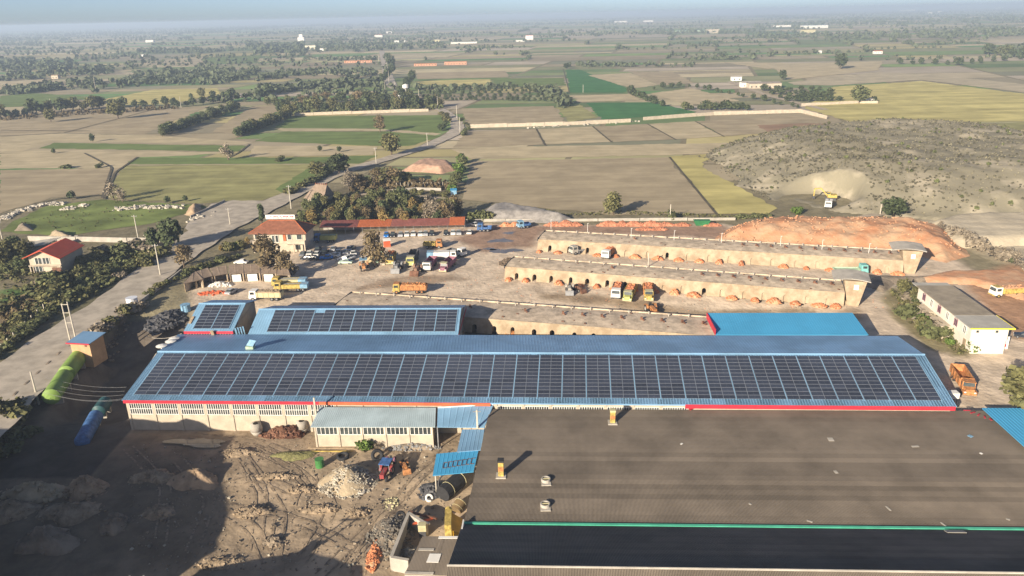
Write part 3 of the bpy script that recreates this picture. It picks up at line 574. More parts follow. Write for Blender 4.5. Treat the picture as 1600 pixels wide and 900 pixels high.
b.hexa([(.4, .2, -5), (.8, .2, -5), (2.2, 31, -4.6), (1.8, 31, -4.6)], [(.4, .2, .1), (.8, .2, .1), (2.2, 31, 1.7), (1.8, 31, 1.7)])
b.hexa([(.4, RY-9, -5.6), (.8, RY-9, -5.6), (.8, .1, -5.6), (.4, .1, -5.6)], [(.4, RY-9, 2.7), (.8, RY-9, 2.7), (.8, .1, .1), (.4, .1, .1)])
b.hexa([(.4, RY-9, 2.6), (.8, RY-9, 2.6), (.8, 0, 0), (.4, 0, 0)], [(.4, RY-.1, RZ-.1), (.8, RY-.1, RZ-.1), (.8, RY+.1, RZ-.1), (.4, RY+.1, RZ-.1)])
b.box(1.8, GL-1, 30.6, 31, -4.6, 1.7); b.build('wall', M_conc, gry)
MB().box(-.1, .1, -2.3, -.2, .25, 1.2).build('gutter_end', M_white, gry)
def on_A(px, py):
    nA = np.array([0, -1.65/31.1, 1.]); z = 1.
    for _ in range(20):
        p = P(px, py, z); lx, ly = p[0]+7.8, p[1]-92; a = -gry.rotation_euler.z; yy = lx*math.sin(a)+ly*math.cos(a); z = .2+1.65*yy/31.1
    return np.array([p[0], p[1], z])
for px, py, h, lab in ((783, 743, 3., 'yellow roof stack with a black cap, nearer of the two on the grey roof'), (957, 660, 2.6, 'yellow roof stack by the solar hall, farther of the two on the grey roof')):
    p = on_A(px, py); t = thing('roof_stack', lab, 'chimney', p, gry.rotation_euler.z)
    MB().box(-.42, .42, -.42, .42, -.2, h-.35).build('shaft', M_yel, t); MB().box(-.5, .5, -.5, .5, h-.35, h).build('cap', M_blk if h > 2.8 else M_ply, t); MB().box(-.8, .8, -.9, .7, -.1, .14).build('base_flashing', M_conc, t)
    MB().box(-.43, .43, -.45, -.421, h*.35, h*.6).build('rust_patch', M_org, t)
for px, py, lab in ((853, 752, 'round open roof vent, upper of the two left of the grey roof middle'), (852, 791, 'round open roof vent on a pale square base, just above the green gutter')):
    p = on_A(px, py); t = thing('roof_vent', lab, 'vent', p, 0); t.scale = (.8, .8, .8); b = MB(); n = 16
    for k in range(n):
        a0, a1 = 2*math.pi*k/n, 2*math.pi*(k+1)/n; c0, s0, c1, s1 = math.cos(a0), math.sin(a0), math.cos(a1), math.sin(a1)
        b.hexa([(.7*c0, .7*s0, 0), (.95*c0, .95*s0, 0), (.95*c1, .95*s1, 0), (.7*c1, .7*s1, 0)], [(.7*c0, .7*s0, .7), (.9*c0, .9*s0, .7), (.9*c1, .9*s1, .7), (.7*c1, .7*s1, .7)])
    b.build('collar', M_conc, t); MB().cyl((0, 0, .1), (0, 0, .35), .69, .69, 16).build('shaft_dark_fill', M_dark, t)
    MB().box(-.69, .69, -.1, .1, .55, .68).build('blade', M_ply, t)
    MB().box(-.95, .95, -1.5, .95, -.1, .12).build('base_flashing', M_conc, t)
for k, (px, py, w, l, mt) in enumerate([(1298, 687, .9, 1.0, M_conc), (1430, 698, 1.2, .4, M_conc), (1306, 738, .5, .7, M_conc), (1388, 795, .25, 1.0, M_conc), (1474, 820, .25, .9, M_conc), (1533, 709, .4, .4, M_white), (1516, 682, .7, .7, M_lblu), (1083, 638, 2.0, .5, M_red), (1065, 694, .5, .3, M_white), (1172, 788, .3, .4, M_conc), (1575, 812, .3, .5, M_conc), (1265, 815, .3, .8, M_conc)]):
    p = on_A(px, py); o = MB().box(-w/2, w/2, -l/2, l/2, 0, .05).build('roof_patch', mt, gry)
    a = -gry.rotation_euler.z; lx, ly = p[0]+7.8, p[1]-92; o.location = (lx*math.cos(a)-ly*math.sin(a), lx*math.sin(a)+ly*math.cos(a), p[2]+.05); o.rotation_euler = (math.atan(1.65/31.1), 0, .1*k)
o = MB().box(-1.3, 1.3, -.5, .5, 0, .06).build('roof_patch', M_conc, gry); o.location = (69, -1.4, .9); o.rotation_euler = (-.335, 0, 0)
# blue lower roof at the right edge
p = P(1532, 641, 1.9); rbl = thing('blue_canopy', 'flat bright blue roof at the right edge beside the grey roof', 'canopy', (p[0], p[1], 0), gry.rotation_euler.z)
q = [(.6, -17, 2.0), (30, -17, 2.0), (30, 0, 2.35), (.2, 0, 2.35)]; b = MB(); b.slab(*q, .15); ribbed(b, [Vector(v)+Vector((0, 0, .003)) for v in q], 50, .05); b.build('roof', M_roofazure, rbl)
b = MB(); b.box(1, 29, -16.6, -16.3, -4, 1.9); b.box(1, 29, -.6, -.3, -4, 2.1); b.build('wall', M_cream, rbl)
for k in range(5): MB().rbox((-2.6+.6*k, -1.6*k*.5-.4, 2.1), (1.2-.15*k, .25, .08), .4*k, 0).build('red_scrap_strip', M_red, rbl)

# lean-to and connecting roofs on the near side of the long hall
def quadshed(name, label, cat, pts, floor, rm, wm=M_cream, thick=.12, ribs=40, wins=None):
    """a single pitch roof given by four world corners (near left, near right, far right, far left) on walls down to floor"""
    o0 = Vector(pts[0]); t = thing(name, label, cat, (o0.x, o0.y, 0), 0)
    q = [Vector(map(float, p))-Vector((o0.x, o0.y, 0)) for p in pts]
    b = MB(); b.slab(*q, thick); ribbed(b, [v+Vector((0, 0, .004)) for v in q], ribs, .035); b.build('roof', rm, t)
    return t, q
pts = [P(485, 667, 1.0), P(680, 667, 1.0), P(681, 637, 2.3), P(500, 636, 2.3)]
lt, q = quadshed('lean_to', 'lean-to with a pale grey roof and five windows against the long hall', 'lean-to', pts, -3.8, M_rooflt, ribs=60)
MATS['pale_grey_sheet'] = None; MATS.pop('pale_grey_sheet'); M_palegr = mat('pale_grey_sheet', (.33, .41, .44), .5, .1, .3, spec=.4)
[c for c in lt.children][0].data.materials[0] = M_palegr
LW = q[1].x; la = math.atan2(q[1].y, q[1].x); wl = thing  # walls follow the eave line
wpar = MB(); ln = q[1].length-0
def leanbox(b, u0, u1, v0, v1, z0, z1, mi=0):
    c, s = math.cos(la), math.sin(la); f = lambda u, v, z: (u*c-v*s, u*s+v*c, z)
    return b.hexa([f(u0, v0, z0), f(u1, v0, z0), f(u1, v1, z0), f(u0, v1, z0)], [f(u0, v0, z1), f(u1, v0, z1), f(u1, v1, z1), f(u0, v1, z1)], mi)
b = MB(); leanbox(b, .5, 21.8, .5, .8, -4.6, .85)
for k in range(6): leanbox(b, .5+k*4.25-.15*(k > 0), .8+k*4.25, .35, .499, -4.6, .8)
leanbox(b, .5, .8, .8, 4, -4.6, 1.0); leanbox(b, 21.5, 21.8, .8, 4, -4.6, 1.0); b.build('wall', M_cream, lt)
for k in range(5):
    g = MB(); f = MB(); u0 = .95+k*4.25
    leanbox(g, u0, u0+3.85, .42, .495, -.75, .65); w = g.build('window', M_glass, lt)
    for j in range(6): leanbox(f, u0+j*.77-.05, u0+j*.77+.05, .34, .418, -.75, .65)
    leanbox(f, u0, u0+3.85, .33, .418, .65, .75); leanbox(f, u0, u0+3.85, .33, .418, -.85, -.75); f.build('window_frame', M_white, w)
pts = [P(683, 667, 1.0), P(757, 668, 1.0), P(771, 633, 2.3), P(684, 637, 2.3)]
t, q = quadshed('link_roof', 'small smooth light blue roof between the lean-to and the grey roof', 'canopy', pts, -4, M_rooflt, ribs=8); b = MB()
for v in q[:2]: b.cyl((v.x, v.y+.3, -4.6), (v.x, v.y+.3, v.z-.1), .12, .12, 6)
b.build('post', M_gry, t, kind='stuff'); MB().cyl(q[3]+Vector((0, -.1, .1)), q[2]+Vector((0, -.1, .2)), .12, .12, 6).build('pipe', M_white, t)
pts = [P(714, 706, .6), P(752, 703, .6), P(757, 671, 1.0), P(722, 671, 1.0)]
t, q = quadshed('link_canopy', 'narrow light blue roof strip beside the edge of the grey roof', 'canopy', pts, -4, M_rooflt, ribs=6); b = MB()
for v in (q[0], q[3]): b.cyl((v.x+.2, v.y, -4.8), (v.x+.2, v.y, v.z-.1), .12, .12, 6)
b.build('post', M_gry, t, kind='stuff')
pts = [P(676, 743, -.1), P(740, 737, -.1), P(748, 703, .5), P(682, 709, .5)]
t, q = quadshed('azure_canopy', 'bright azure canopy with a rusty square pattern above the scrap yard', 'canopy', pts, -4, M_roofazure, ribs=10); b = MB()
for v in q[:2]: b.cyl((v.x+.4, v.y+.4, -5.2), (v.x+.4, v.y+.4, v.z-.1), .12, .12, 6)
b.build('post', M_pole, t, kind='stuff'); b = MB()
for k in range(7):
    s0, s1 = .22+.11*k, .30+.11*k
    for (sa, ta, sb, tb) in ((s0, .25, s1, .25), (s0, .5, s1, .5), (s0, .25, s0, .5)):
        a, d = bil(q, sa, ta+.12*s0), bil(q, sb, tb+.12*s0); b.cyl(a+Vector((0, 0, .08)), d+Vector((0, 0, .08)), .05, .05, 4)
b.build('bar_pattern', M_rust, t, kind='stuff')
# low roof with a broken pen in the foreground
pts = [P(632, 897, .6), P(722, 900, .6), P(735, 838, .8), P(660, 838, .8)]
t, q = quadshed('low_sheet_roof', 'low flat roof of brown sheets beside the open pen in the foreground', 'shed', pts, -5, M_corr, ribs=2); b = MB(); q = [v for v in q]
b.hexa([q[0]-Vector((0, 0, 5.5)), q[1]-Vector((0, 0, 5.5)), q[2]-Vector((0, 0, 5.5)), q[3]-Vector((0, 0, 5.5))], [v-Vector((0, 0, .13)) for v in q]); b.build('wall', M_conc, t)
for (s, e, f, mt) in ((.3, .52, .3, M_white), (.35, .95, .93, M_white), (.05, .35, .6, M_conc), (0, .5, .0, M_conc)):
    w = .06 if f != .3 else .22; MB().slab(bil(q, s, f)+Vector((0, 0, .1)), bil(q, e, f)+Vector((0, 0, .1)), bil(q, e, f+w)+Vector((0, 0, .1)), bil(q, s, f+w)+Vector((0, 0, .1)), .06).build('roof_sheet', mt, t)

# ------------------------------------------------------------------ retaining wall and bank along the road
yy = np.linspace(92, 190, 180); tt = np.linspace(0, 1, 14); YY, TT_ = np.meshgrid(yy, tt); ZZ = .38-8.2*TT_+.12*np.sin(YY*1.3)*(1-TT_)
XX = wallx(YY)-.55+.55*TT_+(.38*nz(YY*1.6, ZZ*2.2, 2.2, 3)+.16*nz(YY*2, ZZ*3, .8, 5))*sst(0, .2, TT_); Vw = np.c_[XX.ravel(), YY.ravel(), ZZ.ravel()]; k = len(yy)
Vt = np.c_[wallx(yy)-1.0, yy, .38+.12*np.sin(yy*1.3)]; i_ = np.arange(k-1)
Fw = np.r_[grid(k, 14), np.stack([i_+14*k, i_+1+14*k, i_+1, i_], 1)]; o = npmesh('retaining_wall', np.r_[Vw, Vt], Fw, M_bank, smooth=False); tag(o, 'tall rough earth and concrete cut between the road and the sunken factory yard', 'wall')
fb_ = MB(); rr = random.Random(8)
for _ in range(420):
    y_ = rr.uniform(95, 185); x_ = float(wallx(y_))+abs(rr.gauss(.6, 1.6)); q = rr.uniform(.15, .7); z_ = float(gz(x_, y_)); 
    if z_ < -1: fb_.rbox((x_, y_, z_+q*.25), (q, q*.8, q*.7), rr.random()*3, 0, rr.uniform(-.6, .6))
fb_.build('fallen_clods', M_bank, None, kind='stuff')
b = MB(); yy = np.linspace(186, 214, 10)
for a, c in zip(yy, yy[1:]):
    xa, xc = float(wallx(a)), float(wallx(c)); b.box(xa-.2, xa+.2, a, c, -.3, .9)
o = b.build('road_parapet', M_conc); tag(o, 'low concrete parapet at the road edge above the brown huts', 'wall')
# ------------------------------------------------------------------ brick kilns
def arch_bay(b, x0, x1, h, bat, cx, w, ah, mi=0, n=6, shut=False):
    """one bay of a leaning wall with an arched opening; the wall leans back by bat over its height"""
    f = lambda x, z: (x, bat*z/h, z)
    r = w/2; sp = ah-r; L = [(cx-r, 0), (cx-r, sp)]+[(cx-r*math.cos(math.pi*k/n), sp+r*math.sin(math.pi*k/n)) for k in range(1, n)]+[(cx+r, sp), (cx+r, 0)]
    b.add([f(x0, 0), f(cx-r, 0), f(cx-r, sp), f(x0, sp)], [(0, 1, 2, 3)], mi); b.add([f(cx+r, 0), f(x1, 0), f(x1, sp), f(cx+r, sp)], [(0, 1, 2, 3)], mi)
    b.add([f(x0, sp), f(cx-r, sp), f(cx-r, h), f(x0, h)], [(0, 1, 2, 3)], mi); b.add([f(cx+r, sp), f(x1, sp), f(x1, h), f(cx+r, h)], [(0, 1, 2, 3)], mi)
    T = L[1:-1]
    for (ax, az), (bx, bz) in zip(T, T[1:]): b.add([f(ax, az), f(bx, bz), f(bx, h), f(ax, h)], [(0, 1, 2, 3)], mi)
    for (ax, az), (bx, bz) in zip(L, L[1:]): b.add([f(ax, az), f(bx, bz), (bx, 2.4, bz), (ax, 2.4, az)], [(3, 2, 1, 0)], mi)
    if shut: L2 = [f(x, z) for x, z in L]; b.add([(x, y+.38, z) for x, y, z in L2], [tuple(range(len(L2)))], mi)
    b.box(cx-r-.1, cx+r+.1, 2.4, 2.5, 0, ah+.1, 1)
def kiln(name, label, A, B, width, h, bat, n, vents, roofm=M_kilnr, shutfrom=99):
    A = np.array(A); B = np.array(B); d = B-A; L = float(np.hypot(*d)); rz = math.atan2(d[1], d[0]); t = thing(name, label, 'kiln', (A[0], A[1], 0), rz)
    b = MB(); bw = (L-2)/n; b.add([(0, 0, 0), (1, 0, 0), (1, bat, h), (0, bat, h)], [(0, 1, 2, 3)]); b.add([(L-1, 0, 0), (L, 0, 0), (L, bat, h), (L-1, bat, h)], [(0, 1, 2, 3)])
    for k in range(n): arch_bay(b, 1+k*bw, 1+(k+1)*bw, h, bat, 1+(k+.5)*bw+.25*math.sin(k*2.7), 1.05+.1*math.sin(k*1.9), 1.9+.12*math.sin(k*3.1), shut=(k >= shutfrom and k != shutfrom+2))
    W2 = width+2*bat; b.add([(0, W2, 0), (L, W2, 0), (L, W2-bat, h), (0, W2-bat, h)], [(3, 2, 1, 0)])
    for x, s in ((0, 0), (L, 1)): b.add([(x, 0, 0), (x, W2, 0), (x, W2-bat, h), (x, bat, h)], [(3, 2, 1, 0) if s == 0 else (0, 1, 2, 3)])
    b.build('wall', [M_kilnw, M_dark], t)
    # the flat top, gently uneven, with shallow joints
    nx, ny = int(L/1.0), 12; gx = np.linspace(0, L, nx); gy = np.linspace(bat, W2-bat, ny); XX, YY = np.meshgrid(gx, gy); ZZ = h+.02+.06*nz(XX, YY, 2, n)+.22*np.sin((YY-bat)/(width)*np.pi)
    npmesh('roof', np.c_[XX.ravel(), YY.ravel(), ZZ.ravel()], grid(nx, ny), roofm, t, smooth=True)
    MB().box(-.1, L+.1, W2-bat-.1, W2-bat+.25, h-.4, h+.28).build('parapet', M_kilnr, t)
    MB().box(-.25, .0, bat-.2, W2-bat, h-.5, h+.25).build('dark_verge', M_blk, t)
    pv = MB(); pv.cyl((0, 0, -.1), (0, 0, .5), .15, .15, 8, 0); pv.cyl((0, 0, .5), (0, 0, .66), .25, .2, 8, 0); me = None
    for k in range(vents):
        x = L*(k+.6)/vents; yv = W2-bat-1.0-.35*math.sin(k*2.3)
        if me is None: o = pv.build('vent_pipe', M_conc, t); me = o.data
        else: o = link('vent_pipe', me, t)
        o.location = (x, yv, h+.1)
    dk = MB(); rr = random.Random(n)
    for k in range(vents):                                 # burner stands and fuel heaps
        x = L*(k+.3)/vents
        if k > vents*.55 or rr.random() < .25: dk.rbox((x, bat+width*.55, h+.5), (.5, .4, .8), rr.random(), 0); dk.rbox((x+.5, bat+width*.5, h+.35), (.3, .5, .4), rr.random(), 0)
    for k in range(int(L/4)): dk.rbox((rr.uniform(1, L-1), bat+rr.uniform(.5, width-1), h+.2), (rr.uniform(.2, .8), .3, .2), rr.random()*3, 0)
    dk.build('burner_clutter', M_rust, t, kind='stuff'); return t, L, rz, bw
def brick_heap(x, y, rx, ry, h, seed, label, group, rz=0., mt=None, z0=0., n=70):
    rr = random.Random(seed); t = thing('brick_heap', label, 'brick pile', (x, y, z0), rz, group)
    m = 14; V = [(0, 0, h*.82)]; F = []
    for j, q in enumerate((.35, .7, 1.05)):
        for k in range(m): a = 2*math.pi*k/m; u = 1+.16*rr.uniform(-1, 1); V.append((rx*q*u*math.cos(a), ry*q*u*math.sin(a), h*.82*(1-q**1.6)-.05*(j == 2)))
    for k in range(m): F.append((0, 1+k, 1+(k+1) % m))
    MB().add(V, F).add(V[1:], [(j*m+k, (j+1)*m+k, (j+1)*m+(k+1) % m, j*m+(k+1) % m) for j in (0, 1) for k in range(m)]).build('rubble_core', mt or M_bdust, t, smooth=False)
    b = MB()
    for _ in range(n):
        a = rr.random()*6.28; q = rr.random()**.6; s = rr.uniform(.8, 1.5); b.rbox((rx*q*math.cos(a), ry*q*math.sin(a), max(.06, h*.84*(1-q**1.6)+rr.uniform(0, .12))), (.3*s, .2*s, .16*s), rr.random()*3.1, 0, rr.uniform(-.5, .5))
    b.build('bricks', mt or M_brick, t, kind='stuff'); return t
KIL = []
for nm, lab, a, c, wd, n, v, fr, lb in (('brick_kiln', 'rear long brick kiln with arched openings and white vents on its dusty roof', (839, 392.5), (1411, 428.5), 10.0, 17, 26, M_kilnr, 'orange brick pile between the arches of the rear kiln'), ('brick_kiln', 'middle long brick kiln with arched openings behind the parked brick trucks', (788, 436), (1318, 479.5), 9.1, 17, 22, M_kilnr, 'orange brick pile between the arches of the middle kiln')):
    t, L, rz, bw = kiln(nm, lab, P(*a)[:2], P(*c)[:2], wd, 3.4, 1.8 if 'rear' in lab else 1.0, n, v, fr, 4 if 'rear' in lab else 8); KIL.append((t, L, rz))
    for k in range(n+1):
        if (k*7+n) % 9 == 4 and k: continue
        u = 1+k*bw+(.35 if k == 0 else 0)-(.5 if k == n else 0)+random.uniform(-.5, .5); x, y = t.location.x+u*math.cos(rz)+1.0*math.sin(rz), t.location.y+u*math.sin(rz)-1.0*math.cos(rz)
        brick_heap(x, y, random.uniform(.7, 2.0), random.uniform(.6, 1.2), random.uniform(.7, 1.8), k+n, lb, 'brick piles along the '+('rear' if 'rear' in lab else 'middle')+' kiln', rz)
a, c = P(806, 506, 2.2), P(1112, 533, 2.2); a = P(800, 501, 3.4)[:2]; c = P(1050, 520, 3.4)[:2]; dd = (c-a)/np.hypot(*(c-a)); a, c = a-dd*45.5+np.array([0, -.9]), c+dd*9.5+np.array([0, -.9])
t, L, rz, bw = kiln('brick_kiln', 'front brick kiln half hidden behind the blue roofs, its roof rough and weathered', a, c, 10.6, 3.4, .9, 19, 20, M_kilnr2)
q = P(795, 515, 1.); brick_heap(q[0], q[1]-.3, 2.6, .8, .9, 5, 'orange brick pile at the foot of the half hidden front kiln', None, rz, M_org)
# tower huts at the right ends of the two kilns
for k, (px, py, lab) in enumerate(((1416, 428, 'brick stair tower with a slab roof at the right end of the rear kiln'), (1326, 479, 'brick stair tower with a slab roof at the right end of the middle kiln'))):
    p = P(px, py); t = thing('stair_tower', lab, 'tower', p, KIL[k][2])
    b = MB(); b.hexa([(-.3, 1, 0), (2.2, .4, 0), (2.6, 6.5, 0), (-.3, 6.5, 0)], [(-1.6, 1.2, 6.3), (3.6, 1.2, 6.3), (3.6, 6.5, 6.3), (-1.6, 6.5, 6.3)]); b.build('wall', M_kilnw, t)
    b = MB(); n = 8
    for j in range(n):
        x0, x1 = -4.2+8.6*j/n, -4.2+8.6*(j+1)/n; z = lambda x: 6.35+.55*(1-((x-.1)/4.3)**2)
        b.hexa([(x0, .6, z(x0)), (x1, .6, z(x1)), (x1, 7.4, z(x1)+.3), (x0, 7.4, z(x0)+.3)], [(x0, .6, z(x0)+.18), (x1, .6, z(x1)+.18), (x1, 7.4, z(x1)+.48), (x0, 7.4, z(x0)+.48)])
    b.build('roof', M_conc, t); w = MB().box(.9, 1.7, 1.05, 1.15, 4.3, 5.3).build('window', M_glass, t); MB().box(.75, 1.85, 1.0, 1.045, 4.15, 5.45).build('window_frame', M_white, w)
    b = MB()
    for j in range(11): b.box(-3.0+.28*j, -2.7+.28*j, 1.2, 2.4, 0, 3.2-.29*j if j < 11 else .2)
    b.build('stair', M_kilnw, t)
# the orange wall of stacked broken brick behind the rear kiln
for k, (px, w, hh) in enumerate([(867, 4, 1.3), (884, 3, 1.9), (900, 2.4, 1.2), (952, 4.5, 1.6), (972, 2, 1.7), (990, 4, 1.5), (1018, 4.6, 1.6), (1040, 4, 1.1), (1066, 3.4, .9), (1112, 3.6, .8), (1006, 3, .8), (1030, 3, .9)]):
    p = P(px, 352.5 if k < 10 else 359); brick_heap(p[0], p[1], w, 1.5, hh*1.25, 300+k, 'reddish heap of broken bricks in the row behind the rear kiln', 'broken brick heaps behind the rear kiln', -.06, mat('red_brick_heap', (.44, .19, .11), .95, .35, .8, .1), n=90)
for k, (px, py) in enumerate([(790, 353), (804, 353)]):
    p = P(px, py); brick_heap(p[0], p[1], 2.0, 1.2, 1.6, 330+k, ('left' if k == 0 else 'right')+' one of two red brick heaps beside the blue tipper far back in the yard', None, .2)
# ------------------------------------------------------------------ hill and heaps of spoil
def mound(name, outline, hfun, step, mt, z=0., seed=0, amp=.5, sc=4., kind='structure', label=None, cat=None):
    w = np.array(outline); lo, hi = w.min(0)-2, w.max(0)+2; gx = np.arange(lo[0], hi[0], step); gy = np.arange(lo[1], hi[1], step); XX, YY = np.meshgrid(gx, gy)
    s = sdpoly(XX, YY, w)+1.2*nz(XX, YY, 7, seed)*min(1, step); ZZ = hfun(s, XX, YY); ZZ = ZZ+amp*nz(XX, YY, sc, seed)*sst(0, 4, s)+.4*amp*nz(XX, YY, sc*.35, seed+3)*sst(0, 3, s); ZZ = np.where(s > -.2, ZZ+z, z-1.0)
    F = grid(len(gx), len(gy)); keep = (s.ravel()[F] > -step*1.5).any(1); o = npmesh(name, np.c_[XX.ravel(), YY.ravel(), ZZ.ravel()], F[keep], mt, None, kind, True)
    if label: tag(o, label, cat)
    return lambda x, y: float(hfun(sdpoly(np.array([x]), np.array([y]), w), np.array([x]), np.array([y]))[0])+z
M_hill = mat('hill_scrub', (.25, .225, .16), .97, .2, .06, .3, col2=(.44, .385, .285), detail=12, spec=.05, lo=.5, hi=.66)
HO = wpoly([(1093, 250), (1150, 292), (1212, 322), (1300, 331), (1385, 338), (1480, 346), (1620, 352), (1800, 352)])+[(300, 330), (290, 420), (225, 470), (160, 455), (110, 415), (93, 385)]
qc = P(1285, 318)
def hillh(s, x, y):
    h = 11.5*(.35*sst(0, 20, s)+.65*sst(4, 48, s))+1.8*nz(x, y, 24, 2)+.9*np.abs(nz(x, y, 11, 5))*sst(10, 50, s)
    d = np.hypot((x-qc[0])/16.5, (y-qc[1]-5)/15); return h*(sst(.75, 1.05, d))                # the bench cut by the digger
hz = mound('hill', HO, hillh, 1.6, M_hill, -.05, 4, .8, 6)
RO = wpoly([(1112, 374), (1135, 356), (1175, 344), (1230, 343), (1330, 345), (1430, 347), (1490, 362), (1520, 400), (1480, 412), (1440, 402), (1400, 394), (1250, 384)])
def rubh(s, x, y): return (3.9+1.0*nz(x, y, 12, 4)+1.2*np.abs(nz(x, y, 6, 1)))*(.6*sst(0, 7, s)+.4*sst(4, 15, s))
rhz = mound('rubble_bank', RO, rubh, .8, mat('brick_rubble', (.5, .245, .13), .95, .15, .16, .3, col2=(.52, .34, .21), detail=9, spec=.1), -.05, 9, .6, 3.2, None, 'long bank of orange brick rubble and dust behind the rear kiln', 'rubble bank')
for nm, px, h, st, mt, lab in (('sand_heap', [(1490, 390), (1600, 384), (1760, 420), (1760, 350), (1600, 336), (1490, 340), (1440, 352)], 2.5, 1.5, mat('pale_sand', (.5, .43, .31), .95, .12, .2, .2), 'wide pale sand bank at the right edge behind the rubble'),
    ('earth_heap', [(625, 268), (640, 258), (665, 252), (712, 256), (718, 266), (690, 272)], 3.0, .8, mat('pink_soil', (.46, .29, .2), .95, .2, .4, .2), 'pinkish soil heap beside the road behind the garden wood'),
    ('gravel_heap', [(748, 346), (755, 328), (790, 322), (850, 332), (905, 344), (880, 350)], 3.2, .8, mat('grey_gravel', (.27, .25, .23), .95, .2, .6, .15), 'grey gravel heap at the back of the yard below the plowed field'),
    ('earth_heap', [(20, 362), (30, 350), (45, 350), (58, 362)], 2.2, .6, M_bank, 'brown soil heap on the green lot behind the red roofed house'),
    ('rubble_heap', [(70, 375), (78, 362), (96, 360), (120, 372)], 2.2, .6, M_sand, 'pale rubble heap on the green lot nearest the lot wall'),
    ('soil_heap', [(285, 336), (295, 322), (312, 318), (322, 330), (305, 340)], 2.2, .6, mat('orange_soil', (.42, .3, .19), .95, .2, .5, .2), 'orange brown soil heap at the end of the row of white rubble'),
    ('spoil_bank', [(1420, 440), (1480, 424), (1590, 424), (1640, 446), (1600, 470), (1520, 446)], 1.3, .8, M_bdust, 'low orange spoil bank beyond the long right hand building'),
    ('spoil_bank', [(1345, 445), (1370, 432), (1470, 434), (1480, 440), (1400, 444), (1380, 458)], 1.0, .7, M_bank, 'low brown spoil strip between the stair tower and the long right hand building')):
    mound(nm, wpoly(px), lambda s, x, y, h=h: h*sst(0, h*1.9, s), st, mt, -.05, len(px)+int(h*3), .3, 2., None, lab, nm.replace('_', ' '))
sp = MB(); rr = random.Random(77)
for _ in range(800):
    p = P(rr.uniform(1120, 1500), rr.uniform(344, 400), 0); s_ = float(sdpoly(np.array([p[0]]), np.array([p[1]]), np.array(RO))[0])
    if s_ > .3: q = rr.uniform(.2, .6); sp.rbox((p[0], p[1], float(rubh(s_, p[0], p[1]))+.05), (q, q*.7, q*.6), rr.random()*3, 0, rr.uniform(-.6, .6))
o = sp.build('broken_bricks', M_bdust, bpy.data.objects['rubble_bank'], kind='stuff')
def rubble_line(px, n, label, seed):
    rr = random.Random(seed); b = MB(); t = thing('rubble_row', label, 'rubble', P(*px[0]))
    for k in range(n):
        f = rr.random()*(len(px)-1); i = int(f); a, c = P(*px[i]), P(*px[i+1]); q = a*(1-f+i)+c*(f-i)-P(*px[0]); s = rr.uniform(.3, 1.5); b.rbox((q[0]+rr.gauss(0, 1.2), q[1]+rr.gauss(0, 1.4), s*.2), (s, s*.8, s*.6), rr.random()*3, 0, rr.uniform(-.6, .6))
    b.build('blocks', M_stone2, t, kind='stuff')
M_stone2 = mat('white_rubble', (.45, .41, .34), .95, .2, 1.)
rubble_line([(6, 343), (24, 333)], 60, 'white broken blocks dumped at the left end of the green lot', 1); rubble_line([(30, 331), (45, 326)], 36, 'small clump of white blocks second from the left on the green lot', 2)
rubble_line([(50, 324), (75, 319), (98, 320)], 80, 'white rubble row at the back left of the green lot', 3); rubble_line([(96, 328), (118, 325), (135, 321)], 50, 'thin white rubble row in the middle of the green lot', 4)
rubble_line([(182, 328), (220, 324), (286, 325)], 150, 'long row of white rubble along the right side of the green lot', 5); rubble_line([(90, 372), (118, 374)], 40, 'white blocks spilling beside the pale heap by the lot wall', 6); rubble_line([(225, 370), (262, 374)], 26, 'few white blocks by the big dark tree', 7)
rubble_line([(300, 345), (325, 336)], 30, 'white blocks beside the soil heap near the road', 8)
rubble_line([(830, 200), (1010, 189)], 60, 'pale broken stones along the boundary wall', 9)

# ------------------------------------------------------------------ gravel and dirt in the pit
def pit_heap(name, label, px, rx, ry, h, seed, mt, stones=0, smt=None, ssz=.35):
    p = G(*px); rr = random.Random(seed); th = np.linspace(0, 2*math.pi, 25)[:-1]; o = [(p[0]+rx*math.cos(a)*(1+.2*rr.uniform(-1, 1)), p[1]+ry*math.sin(a)*(1+.2*rr.uniform(-1, 1))) for a in th]
    t = thing(name, label, 'heap', p); b = MB(); n = 24; V = [(0, 0, h)]; rs = (.2, .45, .7, .9, 1.1)
    ph = [rr.random()*6 for _ in range(3)]
    for q in rs:
        for k in range(n):
            a = 2*math.pi*k/n; u = 1+.14*math.sin(3*a+ph[0])+.1*math.sin(5*a+ph[1])+.06*rr.uniform(-1, 1); x, y = rx*q*u*math.cos(a), ry*q*u*math.sin(a)
            V.append((x, y, max(0, h*(1-q**1.5)*(1+.25*rr.uniform(-1, 1)))-(.5 if q > 1 else 0)))
    b.add(V, [(0, 1+k, 1+(k+1) % n) for k in range(n)]+[(1+j*n+k, 1+(j+1)*n+k, 1+(j+1)*n+(k+1) % n, 1+j*n+(k+1) % n) for j in range(len(rs)-1) for k in range(n)]); b.build('core', mt, t, smooth=True)
    if stones:
        s_ = MB()
        for _ in range(stones):
            a = rr.random()*6.28; q = rr.random()**.55*1.15; s = ssz*rr.uniform(.5, 1.5); s_.rbox((rx*q*math.cos(a), ry*q*math.sin(a), max(.05, h*(1-min(q, 1)**1.5))), (s, s*rr.uniform(.5, 1), s*rr.uniform(.4, .9)), rr.random()*3, 0, rr.uniform(-.7, .7))
        s_.build('stones', smt or M_stone, t, kind='stuff')
pit_heap('stone_heap', 'big heap of pale stones in the middle of the sunken yard', (545, 752), 4.4, 4.4, 2.6, 1, M_sand, 1100, M_stone, .28)
pit_heap('dirt_heap', 'small dark dirt heap with a hole in the sunlit part of the pit', (428, 846), 1.6, 1.2, .8, 2, M_bank, 40, M_bank, .4)
